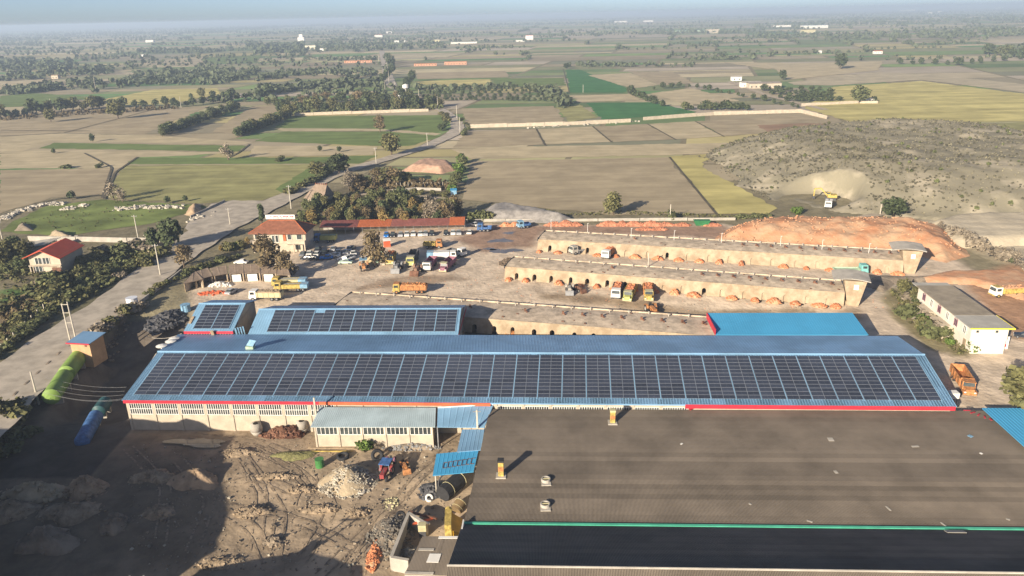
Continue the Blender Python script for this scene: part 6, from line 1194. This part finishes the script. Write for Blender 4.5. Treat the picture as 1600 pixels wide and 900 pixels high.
# ------------------------------------------------------------------ trees one can tell apart
for kd, px, h, wf, lab in (('olive', (958, 336), 37, 1.15, 'round olive tree alone at the edge of the plowed field behind the kilns'), ('dark', (1395, 340), 34, 1.35, 'dark bushy tree at the foot of the scrub hill'), ('bright', (1246, 334), 15, 1.2, 'green bush between the rubble bank and the hill'), ('brown', (586, 417), 56, .95, 'brown dry tree over the straw booth in the car park'), ('brown', (418, 432), 66, .85, 'tall brown dry tree in front of the office'), ('brown', (448, 434), 42, 1.1, 'lower brown dry tree beside the office corner'),
 ('dark', (268, 390), 52, .95, 'big dark tree at the left roadside by the green lot'), ('dark', (242, 392), 40, .7, 'narrow dark tree left of the big roadside tree'), ('brown', (288, 418), 36, 1.2, 'bare brown tree on the verge below the big dark tree'), ('olive', (612, 243), 36, 1.2, 'olive tree beside the road behind the gatehouse'), ('brown', (594, 207), 28, 1.0, 'brown tree in the middle of the green meadow'), ('olive', (185, 186), 30, 1.2, 'olive tree at the edge of the brown field on the left'), ('olive', (80, 191), 22, 1.1, 'olive tree standing left on the brown field edge'), ('small', (145, 222), 14, .7, 'small sapling in the tan field'),
 ('grey', (357, 250), 28, 1.3, 'bare grey tree at the field corner left of the garden'), ('grey', (178, 312), 30, 1.2, 'bare tree by the ditch of the olive field'), ('grey', (192, 316), 22, 1.3, 'low bare tree right of the ditch'), ('small', (112, 312), 14, 1, 'little dark tree at the edge of the green lot'), ('poplar', (409, 350), 32, 1.2, 'narrow green tree behind the office sign'), ('dark', (530, 272), 34, 1.3, 'dark tree cluster at the roadside behind the gatehouse, right part'), ('dark', (519, 272), 26, 1.1, 'dark tree cluster at the roadside behind the gatehouse, left part'), ('olive', (495, 276), 24, 1.3, 'olive bush tree by the road left of the dark cluster'),
 ('dark', (1313, 108), 25, 1.0, 'dark tree clump alone in the far fields at the right'), ('mid', (1342, 162), 28, 1.3, 'tall green tree at the end of the orchard wall'), ('small', (1222, 125), 16, 1, 'olive tree left of the grey tan field'), ('small', (1365, 160), 10, 1.2, 'little tree right of the tall tree at the orchard wall'), ('shrub', (1052, 342), 15, 1.3, 'low dark bush by the back wall of the yard'), ('oshrub', (1560, 215), 16, 1.5, 'round bush on the grass at the right edge'), ('oshrub', (1515, 216), 8, 1.4, 'flat bush left of the round bush at the right'), ('grey', (1602, 218), 18, 1.2, 'bare tree at the right picture edge'), ('small', (500, 237), 10, .9, 'small tree left in the tan strip'), ('small', (530, 238), 10, .9, 'small tree right in the tan strip'), ('shrub', (440, 252), 9, 1.8, 'dark bush on the green strip near the tan field'), ('shrub', (103, 263), 8, 2.2, 'dark scrub clump in the tan field'), ('shrub', (157, 262), 8, 1.5, 'dark bush by the ditch in the tan field'), ('small', (84, 240), 8, 1, 'tiny tree in the tan field'), ('small', (262, 318), 12, 1, 'little tree at the front edge of the olive field'), ('small', (290, 315), 10, 1, 'second little tree at the front edge of the olive field'),
 ('bright', (570, 706), 24, 1.1, 'light green bush in front of the lean-to wall'), ('grey', (590, 703), 16, 1.3, 'dry brush by the lean-to wall'), ('dark', (885, 108), 10, 1.2, 'dark tree at the corner of the bright green field')):
    tree(kd, *px, h, lab, None, wf)
tree('olive', 1602, 648, 84, 'big olive tree cut by the right picture edge below the dump truck', None, 1.25)
row(['dark', 'mid'], [(252, 213), (300, 196), (372, 170)], 5, 15, 'dark green tree in the hedge row beside the left brown fields', 'hedge row left of the brown field'); row(['dark', 'mid', 'olive'], [(372, 214), (410, 200), (455, 181)], 5, 17, 'dark green tree in the hedge row running to the green meadow', 'hedge row left of the green meadow')
row(['dark', 'mid', 'olive'], [(440, 177), (560, 173), (690, 168)], 7, 20, 'tree in the wood belt behind the green meadow', 'wood belt behind the meadow', 2, .95); row(['dark', 'mid', 'brown'], [(420, 165), (560, 160), (650, 157)], 9, 16, 'tree in the second line of the wood belt behind the meadow', 'wood belt behind the meadow, second line')
scatter(['olive', 'mid', 'mid', 'rust', 'olive', 'dark', 'brown'], [(462, 352), (470, 330), (520, 315), (600, 318), (705, 326), (722, 352), (640, 357), (560, 357)], 72, 25, 'tree of the mixed autumn garden wood behind the carport', 'garden wood behind the carport', .85)
scatter(['grey', 'brown'], [(655, 352), (665, 330), (720, 332), (724, 352)], 9, 34, 'pale bare tree at the right end of the garden wood', 'pale bare trees in the garden wood', .8)
row(['brown', 'grey', 'olive'], [(545, 298), (580, 292), (640, 286)], 9, 28, 'brown tree along the track behind the garden wood', 'brown trees behind the garden wood'); row(['mid', 'bright'], [(725, 256), (716, 275), (706, 300)], 5, 17, 'green tree in the hedge at the right side of the garden', 'hedge right of the garden'); row(['oshrub'], [(560, 303), (640, 302), (700, 306)], 12, 9, 'low bush along the garden track', 'bushes along the garden track')
row(['dark', 'olive', 'small'], [(0, 185), (80, 176), (160, 170), (280, 165)], 15, 20, 'tree in the broken row beyond the left brown fields', 'tree row beyond the left fields'); row(['dark', 'small'], [(280, 168), (345, 160), (420, 150)], 12, 15, 'tree in the row right of the yellow field', 'tree row by the yellow field'); row(['dark', 'olive'], [(300, 155), (370, 150)], 14, 14, 'tree above the yellow field', 'trees above the yellow field')
for k, yv in enumerate((140, 144, 148, 153, 158)): row(['small'], [(650+k*4, yv), (760, yv-1), (868, yv+1)], 9.5, 7, 'little dark tree of the orchard beyond the plowed field', 'orchard rows beyond the plowed field', .8, 1.15)
row(['olive', 'dark', 'mid'], [(985, 148), (1005, 158), (1040, 168)], 9, 17, 'tree in the clump beside the bright green field', 'clump beside the bright green field', 2, 1.2); row(['dark', 'mid', 'small'], [(1070, 172), (1110, 172), (1170, 172)], 9, 13, 'tree behind the pale boundary wall at the green field', 'trees behind the boundary wall', 2, 1.2); row(['small', 'dark'], [(1020, 140), (1080, 136), (1150, 150), (1250, 170)], 13, 9, 'tree along the tan field track', 'trees along the tan field track')
for k in range(4): row(['mid', 'dark'], [(1195+k*12, 142+k*5.5), (1290+k*9, 142+k*5.5)], 11, 9, 'dense dark tree of the orchard block by the white barn', 'orchard block by the white barn', 1.5, 1.5)
scatter(['oshrub', 'shrub', 'olive', 'oshrub', 'gshrub'], [(110, 420), (160, 392), (235, 385), (255, 402), (200, 432), (140, 468), (90, 490), (60, 500), (70, 450)], 40, 20, 'tangled shrub on the slope between the red roofed house and the road', 'shrubs between the house and the road', 1.2)
scatter(['dark', 'shrub', 'olive'], [(0, 392), (40, 388), (44, 425), (0, 440)], 9, 26, 'dark garden tree left of the red roofed house', 'garden trees left of the house', 1.1); scatter(['oshrub', 'gshrub'], [(0, 480), (60, 440), (120, 470), (30, 520), (0, 535)], 16, 14, 'dry scrub in the field corner left of the road', 'dry scrub left of the road', 1.3)
row(['shrub', 'oshrub'], [(-10, 562), (60, 505), (110, 468), (190, 428), (250, 397)], 8, 13, 'dark hedge bush along the left edge of the road', 'hedge along the left road edge', 2, 1.4)
row(['gshrub', 'oshrub'], [(158, 520), (180, 505), (205, 490), (218, 483)], 6, 17, 'dry bush hanging over the top of the retaining wall', 'bushes on the retaining wall', 3, 1.3); row(['shrub', 'oshrub'], [(232, 462), (260, 445), (300, 425), (340, 412), (375, 402)], 9, 11, 'green bush along the road behind the huts', 'bushes behind the huts', 2, 1.3); row(['oshrub', 'rust', 'bright'], [(345, 395), (365, 390), (392, 386)], 9, 16, 'garden bush left of the office', 'garden bushes left of the office', 2, .9)
scatter(['oshrub', 'shrub', 'oshrub'], [(0, 640), (45, 640), (60, 700), (0, 730)], 9, 30, 'dense bush on the bank in the lower left corner', 'bushes on the lower left bank', 1.2)
scatter(['shrub', 'bright', 'gshrub', 'olive'], [(1400, 462), (1425, 455), (1445, 490), (1500, 520), (1545, 540), (1520, 556), (1450, 538), (1415, 500)], 24, 22, 'garden bush in front of the cream building at the right', 'garden bushes by the cream building', 1.15)
row(['grey', 'gshrub'], [(1470, 362), (1500, 378), (1530, 392), (1580, 412), (1620, 430)], 9, 22, 'leafless tree on the slope at the right edge', 'leafless trees on the right slope', 3, 1.0); row(['shrub'], [(1155, 342), (1205, 338)], 8, 11, 'dark green bush at the edge of the yellow wedge field', 'bushes at the yellow wedge field', 2, 1.4); row(['shrub', 'oshrub'], [(735, 345), (770, 344)], 8, 20, 'bush beside the grey gravel heap', 'bushes by the gravel heap', 2, .9); row(['oshrub'], [(805, 325), (905, 340)], 16, 7, 'low weed bush on the gravel heap', 'weeds on the gravel heap', 2, 1.4)
row(['oshrub', 'shrub'], [(450, 305), (480, 290), (520, 270)], 7, 13, 'roadside bush between the green corner and the road', 'roadside bushes at the bend', 2, 1.3); row(['small', 'oshrub'], [(690, 205), (700, 190), (690, 178)], 6, 9, 'bush along the road bend by the meadow', 'bushes along the road bend', 2, 1.2); row(['shrub'], [(722, 212), (735, 200), (720, 190)], 6, 8, 'dark bush on the right side of the road bend', 'bushes right of the road bend', 1, 1.2)
row(['dark', 'small'], [(600, 128), (612, 112), (608, 96)], 5, 14, 'dark tree lining the far straight road', 'trees along the far road', 3, 1.0); row(['dark'], [(630, 152), (636, 142), (645, 128)], 5, 20, 'dark tree at the far water tower', 'trees at the far water tower', 3, .9)
row(['small', 'dark'], [(1405, 70+30), (1500, 102), (1600, 92)], 17, 10, 'small tree along the far right ditch', 'trees along the far right ditch'); row(['dark', 'mid'], [(1540, 84), (1570, 88), (1610, 92)], 9, 18, 'large tree of the far right group', 'far right tree group')
plant_all()
# ------------------------------------------------------------------ far woods and hedges that read as one mass
def clumps(name, pts, label_kind, seed, lm, nq=16):
    rng = np.random.default_rng(seed); VV = []; FF = []; base = 0
    pts = np.asarray(pts); n = len(pts); c = np.repeat(pts, nq, 0); h = c[:, 2:3]
    d = rng.normal(size=(len(c), 3)); d /= np.linalg.norm(d, axis=1)[:, None]
    ctr = np.c_[c[:, :2], np.zeros(len(c))]+d*h*np.array([.55, .55, .42])*(rng.random((len(c), 1))**.35)+np.array([0, 0, .5])*h
    nr = d*.9+rng.normal(size=d.shape)*.5+np.array([0, 0, .3]); nr /= np.linalg.norm(nr, axis=1)[:, None]; a = np.cross(nr, rng.normal(size=d.shape)); a /= np.linalg.norm(a, axis=1)[:, None]; b = np.cross(nr, a); s = h*.24*(.6+.8*rng.random((len(c), 1)))
    V = np.stack([ctr-a*s-b*s*.7, ctr+a*s-b*s*.8, ctr+a*s*.9+b*s, ctr-a*s+b*s*.8], 1).reshape(-1, 3); V[:, 2] = np.maximum(V[:, 2], .02)
    return npmesh(name, V, np.arange(len(V)).reshape(-1, 4), lm, None, 'stuff')
near = []; mid = []; rr = random.Random(3)
def inview(x, y):
    v = np.array([x, y, 0])-np.array([0, 0, CAMH]); d = v@cF
    return 800+FPX*(v@cR)/d, 450-FPX*(v@cU)/d
FP = [np.array(px, float) for _, px in FIELDS]
for (a, c) in edges:
    L = math.hypot(c[0]-a[0], c[1]-a[1]); ym = (a[1]+c[1])/2
    u, v = inview((a[0]+c[0])/2, ym)
    if rr.random() > (.5 if u < 620 else .3) or ym < 380: continue
    step = rr.uniform(4, 9)*(1+ym/2500); k = int(L/step); s0, s1 = sorted((rr.random(), rr.random())) if rr.random() < .6 else (0, 1)
    for j in range(k):
        f = j/k
        if f < s0 or f > s1 or rr.random() < .25: continue
        x, y = a[0]+(c[0]-a[0])*f+rr.gauss(0, 1.5), a[1]+(c[1]-a[1])*f+rr.gauss(0, 1.5); u, v = inview(x, y)
        if v > 168 or u < -80 or u > 1680 or (v > 95 and u > 620): continue
        if v > 100 and any(sdpoly(np.array([u]), np.array([v]), q)[0] > -2 for q in FP): continue
        near.append((x, y, rr.uniform(2.5, 7.5)*(1+ym/6000)))
def wood(px, n, h, spread=0):
    n = int(n*.72); h *= .9; p = np.array(px, float); lo, hi = p.min(0), p.max(0); k = 0
    while k < n:
        u, v = rr.uniform(lo[0], hi[0]), rr.uniform(lo[1], hi[1])
        if sdpoly(np.array([u]), np.array([v]), p)[0] > 0: q = P(u, v); mid.append((q[0], q[1], h*rr.uniform(.4, 1.25))); k += 1
wood([(0, 112), (110, 110), (112, 98), (0, 92)], 220, 10); wood([(110, 120), (180, 116), (175, 106), (115, 110)], 80, 9); wood([(0, 128), (70, 124), (175, 112), (180, 108), (60, 114), (0, 118)], 120, 9); wood([(0, 150), (150, 138), (180, 128), (150, 126), (0, 144)], 150, 8); wood([(180, 140), (400, 118), (400, 108), (270, 110), (190, 126)], 260, 8); wood([(200, 132), (330, 134), (400, 124), (280, 118)], 160, 7)
wood([(400, 128), (470, 120), (590, 118), (595, 110), (470, 112), (400, 118)], 150, 7); wood([(400, 152), (480, 140), (590, 136), (590, 130), (480, 134), (400, 142)], 170, 8); wood([(400, 86), (480, 84), (480, 68), (400, 72)], 260, 12); wood([(480, 84), (700, 76), (680, 62), (500, 62)], 330, 10); wood([(210, 84), (320, 84), (310, 76), (240, 78)], 130, 10); wood([(380, 82), (410, 80), (410, 62), (384, 64)], 50, 12); wood([(470, 96), (590, 96), (590, 90), (470, 90)], 110, 6)
wood([(650, 142), (800, 140), (870, 142), (870, 137), (780, 136), (650, 138)], 110, 6); wood([(840, 143), (880, 148), (895, 168), (880, 172), (868, 160)], 60, 6); wood([(885, 105), (1080, 106), (1085, 101), (885, 100)], 90, 6)
wood([(1180, 55), (1600, 45), (1600, 58), (1400, 62), (1180, 60)], 420, 11); wood([(1000, 52), (1180, 53), (1180, 48), (1000, 46)], 160, 10); wood([(800, 40), (980, 38), (980, 35), (800, 36)], 140, 11); wood([(1180, 38), (1600, 20), (1600, 32), (1180, 45)], 520, 13); wood([(1290, 62), (1350, 62), (1350, 56), (1290, 56)], 60, 9); wood([(1000, 55), (1070, 54), (1070, 50), (1000, 51)], 60, 8); wood([(100, 56), (400, 52), (400, 48), (100, 52)], 180, 12); wood([(0, 72), (60, 70), (60, 60), (0, 62)], 140, 11)
clumps('hedgerows', near, 0, 5, L_far, 14); clumps('woodland', mid, 0, 6, L_far, 18)
# scrub on the hill
def hillz(x, y):
    return hillh(sdpoly(x, y, np.array(HO)), x, y)+.8*nz(x, y, 6, 4)*.9
for nm, n_, h0, h1, lm, nq, sd in (('hill_scrub', 3600, .35, 1.0, mat('scrub_leaf', (.135, .125, .085), .95, .3, .4, spec=.05), 12, 1), ('hill_grass', 3200, .2, .55, mat('dry_grass', (.31, .28, .18), .95, .3, .4, spec=.05), 9, 2), ('hill_shrubs', 170, .8, 1.6, L_mid, 26, 3)):
    hp = []; tries = 0
    while len(hp) < n_ and tries < 60000:
        tries += 1; x, y = rr.uniform(92, 300), rr.uniform(255, 460); s = sdpoly(np.array([x]), np.array([y]), np.array(HO))[0]
        if s < 2 or math.hypot((x-qc[0])/17.5, (y-qc[1]-5)/16) < 1.02: continue
        dens = (1.2 if x < 165 else .45) if sd != 2 else .9
        if rr.random() > dens*(.45+.7*float(nz(x, y, 14, 7+sd))): continue
        hp.append((x, y, rr.uniform(h0, h1)))
    o = clumps(nm, hp, 0, 8+sd, lm, nq); Vv = np.empty(len(o.data.vertices)*3, np.float32); o.data.vertices.foreach_get('co', Vv); Vv = Vv.reshape(-1, 3)
    Vv[:, 2] += np.repeat(hillz(np.array([a for a, b, _ in hp]), np.array([b for a, b, _ in hp])), 4*nq); o.data.vertices.foreach_set('co', Vv.ravel()); o.data.update()
# weeds on verges and the bank foot
wp = []
for px, n, h in (([(20, 346), (160, 312), (300, 320), (90, 370)], 120, .6), ([(420, 700), (500, 705), (490, 722), (430, 716)], 160, .7), ([(0, 515), (110, 445), (245, 388), (248, 396), (110, 468), (0, 556)], 420, .9), ([(520, 300), (700, 305), (712, 326), (480, 326)], 260, 1.1), ([(1390, 452), (1440, 450), (1540, 545), (1500, 556), (1410, 500)], 260, .8), ([(0, 385), (250, 390), (140, 470), (0, 540)], 380, 1.2), ([(740, 345), (960, 335), (1150, 342), (1150, 338), (960, 330), (900, 334)], 240, .7)):
    p = np.array(px, float); lo, hi = p.min(0), p.max(0); k = 0
    while k < n:
        u, v = rr.uniform(lo[0], hi[0]), rr.uniform(lo[1], hi[1])
        if sdpoly(np.array([u]), np.array([v]), p)[0] > 0:
            q = P(u, v); k += 1
            if gz(q[0], q[1]) > -.5: wp.append((q[0], q[1], h*rr.uniform(.5, 1.3)))
clumps('weeds', wp, 0, 9, L_olive, 10)
for nm, lm, sets in (('undergrowth', L_mid, (([(462, 352), (470, 330), (520, 312), (600, 312), (705, 322), (722, 350), (640, 355), (560, 356)], 420, 1.7), ([(110, 425), (160, 395), (235, 388), (252, 400), (200, 430), (130, 468), (60, 500), (40, 455)], 420, 1.5), ([(0, 395), (40, 390), (44, 425), (0, 440)], 90, 1.8), ([(440, 180), (690, 172), (690, 164), (430, 168)], 300, 3.2), ([(252, 213), (372, 172), (372, 167), (262, 204)], 160, 2.6), ([(372, 214), (455, 184), (450, 178), (372, 207)], 160, 2.6), ([(640, 60), (640, 61), (641, 61)], 0, 1))), ('dry_undergrowth', L_brown, (([(545, 300), (700, 296), (700, 284), (560, 284)], 220, 1.8), ([(462, 352), (600, 318), (722, 330), (722, 350)], 220, 1.6), ([(60, 450), (120, 470), (30, 520), (0, 535), (0, 480)], 160, 1.1), ([(165, 520), (220, 480), (226, 486), (180, 525)], 60, 1.0), ([(0, 190), (280, 170), (280, 166), (0, 182)], 160, 2.6)))):
    up = []
    for px, n, h in sets:
        p = np.array(px, float); lo, hi = p.min(0), p.max(0); k = 0
        while k < n:
            u, v = rr.uniform(lo[0], hi[0]), rr.uniform(lo[1], hi[1])
            if sdpoly(np.array([u]), np.array([v]), p)[0] > 0:
                q = P(u, v); k += 1
                if gz(q[0], q[1]) > -.3: up.append((q[0], q[1], h*rr.uniform(.5, 1.3)))
    clumps(nm, up, 0, 12, lm, 16)
# ------------------------------------------------------------------ far buildings
def farhouse(label, px, w, d, h, wm=M_white, rm=M_conc, rz=0., gab=1., name='far_house', cat='house'):
    p = P(*px); t = thing(name, label, cat, p, rz); MB().box(-w/2, w/2, -d/2, d/2, 0, h).build('wall', wm, t); b = MB(); e = .4
    b.slab((-w/2-e, -d/2-e, h), (w/2+e, -d/2-e, h), (w/2+e, 0, h+gab), (-w/2-e, 0, h+gab), .1); b.slab((-w/2-e, 0, h+gab), (w/2+e, 0, h+gab), (w/2+e, d/2+e, h), (-w/2-e, d/2+e, h), .1); b.build('roof', rm, t)
    n = max(2, int(w/4)); wd = MB()
    for k in range(n):
        for s in range(max(1, int(h/3.2))): x = -w/2+w*(k+.5)/n; wd = MB().box(x-.6, x+.6, -d/2-.04, -d/2-.005, 1+3*s, 2.3+3*s); wd.build('window', M_glass, t)
    return t
farhouse('white far house with stepped top left of the pale block', (471, 64), 22, 14, 12, name='far_building', cat='building'); MB()
p = P(471, 64, 12); o = MB().box(-6, 6, -4, 4, 12, 22).build('far_turret', M_white, None, loc=(p[0], P(471, 64)[1], 0)); o.parent = bpy.data.objects['far_building']; o.location = (0, 0, 0); o.name = 'upper_tower'
farhouse('pale far block with many openings below the stepped white house', (486, 77), 26, 12, 9, mat('pale_yellow_wall', (.7, .66, .5), .9)); farhouse('white low shed right of the pale far block', (506, 79), 16, 10, 5); farhouse('white far house with a red top near the middle horizon', (827, 62), 22, 14, 12, M_white, M_red); farhouse('low pale shed left of the red topped far house', (813, 65), 24, 10, 4)
farhouse('cream cottage among the trees at the left', (88, 123), 9, 7, 4.5, M_cream, M_wood); farhouse('white barn at the end of the farm track on the right', (1172, 136), 18, 10, 4.5, M_white, M_conc); farhouse('large pale barn with a grey roof right of the white barn', (1192, 137), 30, 14, 4.5, M_cream, mat('barn_roof', (.3, .26, .22), .9)); farhouse('low wall-like barn left of the orchard', (1150, 126), 10, 6, 4, M_white)
farhouse('long blue roofed far factory at the upper right', (1272, 44), 90, 30, 10, M_white, M_lblu, name='far_factory', cat='factory'); farhouse('yellow far building in front of the blue roofed factory', (1262, 51), 40, 16, 8, M_ply, M_yel); farhouse('long white far shed on the right horizon', (1418, 17), 190, 40, 14, M_white, M_white); farhouse('second white far shed toward the right horizon edge', (1560, 13), 110, 40, 14, M_white, M_white); farhouse('long white far wall shed left of the blue roofed factory', (1222, 42), 70, 10, 6)
farhouse('brick coloured long far ruin right of the straight road', (665, 103), 34, 6, 3.5, mat('far_brick', (.5, .27, .17), .9), M_brick, gab=.3); farhouse('second brick coloured far ruin farther right', (712, 101), 34, 8, 4.5, MATS['far_brick'], M_brick, gab=.3); farhouse('long brick wall shed left of the straight road', (560, 98), 46, 6, 3.5, MATS['far_brick'], M_brick, gab=.3); farhouse('white shed among far trees left of the road', (225, 88), 14, 8, 4); farhouse('long white sheds at the far left', (235, 66), 30, 14, 8)
farhouse('small house cluster at the far middle, left white house', (592, 58), 30, 14, 8, M_white, M_redor); farhouse('small house cluster at the far middle, right white house', (608, 52), 28, 14, 8); farhouse('long white shed in the far middle', (625, 66), 34, 12, 5); farhouse('yellow house in the far middle', (683, 66), 18, 10, 7, M_ply); farhouse('long low white shed right of the far village', (725, 68), 70, 8, 4); farhouse('white shed on the middle horizon', (970, 35), 90, 20, 9); farhouse('second white shed on the middle horizon', (1013, 34), 70, 20, 9); farhouse('grey greenhouse in the far right fields', (1080, 50), 110, 30, 5, M_lgr, M_lgr); farhouse('pale block right of the far greenhouse', (1113, 52), 40, 20, 12, M_cream)
farhouse('tiny white cottage in the right hand fields', (1279, 83), 8, 6, 4); farhouse('tiny red roofed cottage in the right hand fields', (1371, 84), 12, 8, 4, M_white, M_redor); farhouse('white gate house right of the tall orchard tree', (1359, 160), 5, 4, 3); farhouse('hut beside the straight road bend', (626, 156), 6, 5, 3.2, M_white, M_white)
farhouse('white house at the upper right horizon among trees', (1453, 22), 26, 16, 14); farhouse('low white house near the top right edge', (1468, 20), 24, 16, 14)
p = P(635, 156); t = thing('water_tower', 'small white water tower on a slim leg beside the far straight road', 'water tower', p); MB().cyl((0, 0, 0), (0, 0, 9), .5, .4, 8).build('leg', M_white, t); b = MB(); b.cyl((0, 0, 9), (0, 0, 10.5), .6, 2.8, 12); b.cyl((0, 0, 10.5), (0, 0, 13), 2.8, 2.8, 12); b.cyl((0, 0, 13), (0, 0, 14), 3.0, .3, 12); b.build('tank', M_white, t)
# ------------------------------------------------------------------ the air
m = bpy.data.materials.new('haze_air'); m.use_nodes = True; n = m.node_tree.nodes; n.remove(n['Principled BSDF']); pv = n.new('ShaderNodeVolumePrincipled'); pv.inputs['Color'].default_value = (.56, .7, .92, 1); pv.inputs['Density'].default_value = .00023; pv.inputs['Anisotropy'].default_value = .1
m.node_tree.links.new(pv.outputs[0], n['Material Output'].inputs['Volume'])
hz_ = MB().box(-42000, 42000, -3200, 46000, -8, 78).build('haze', m, None, kind='stuff')
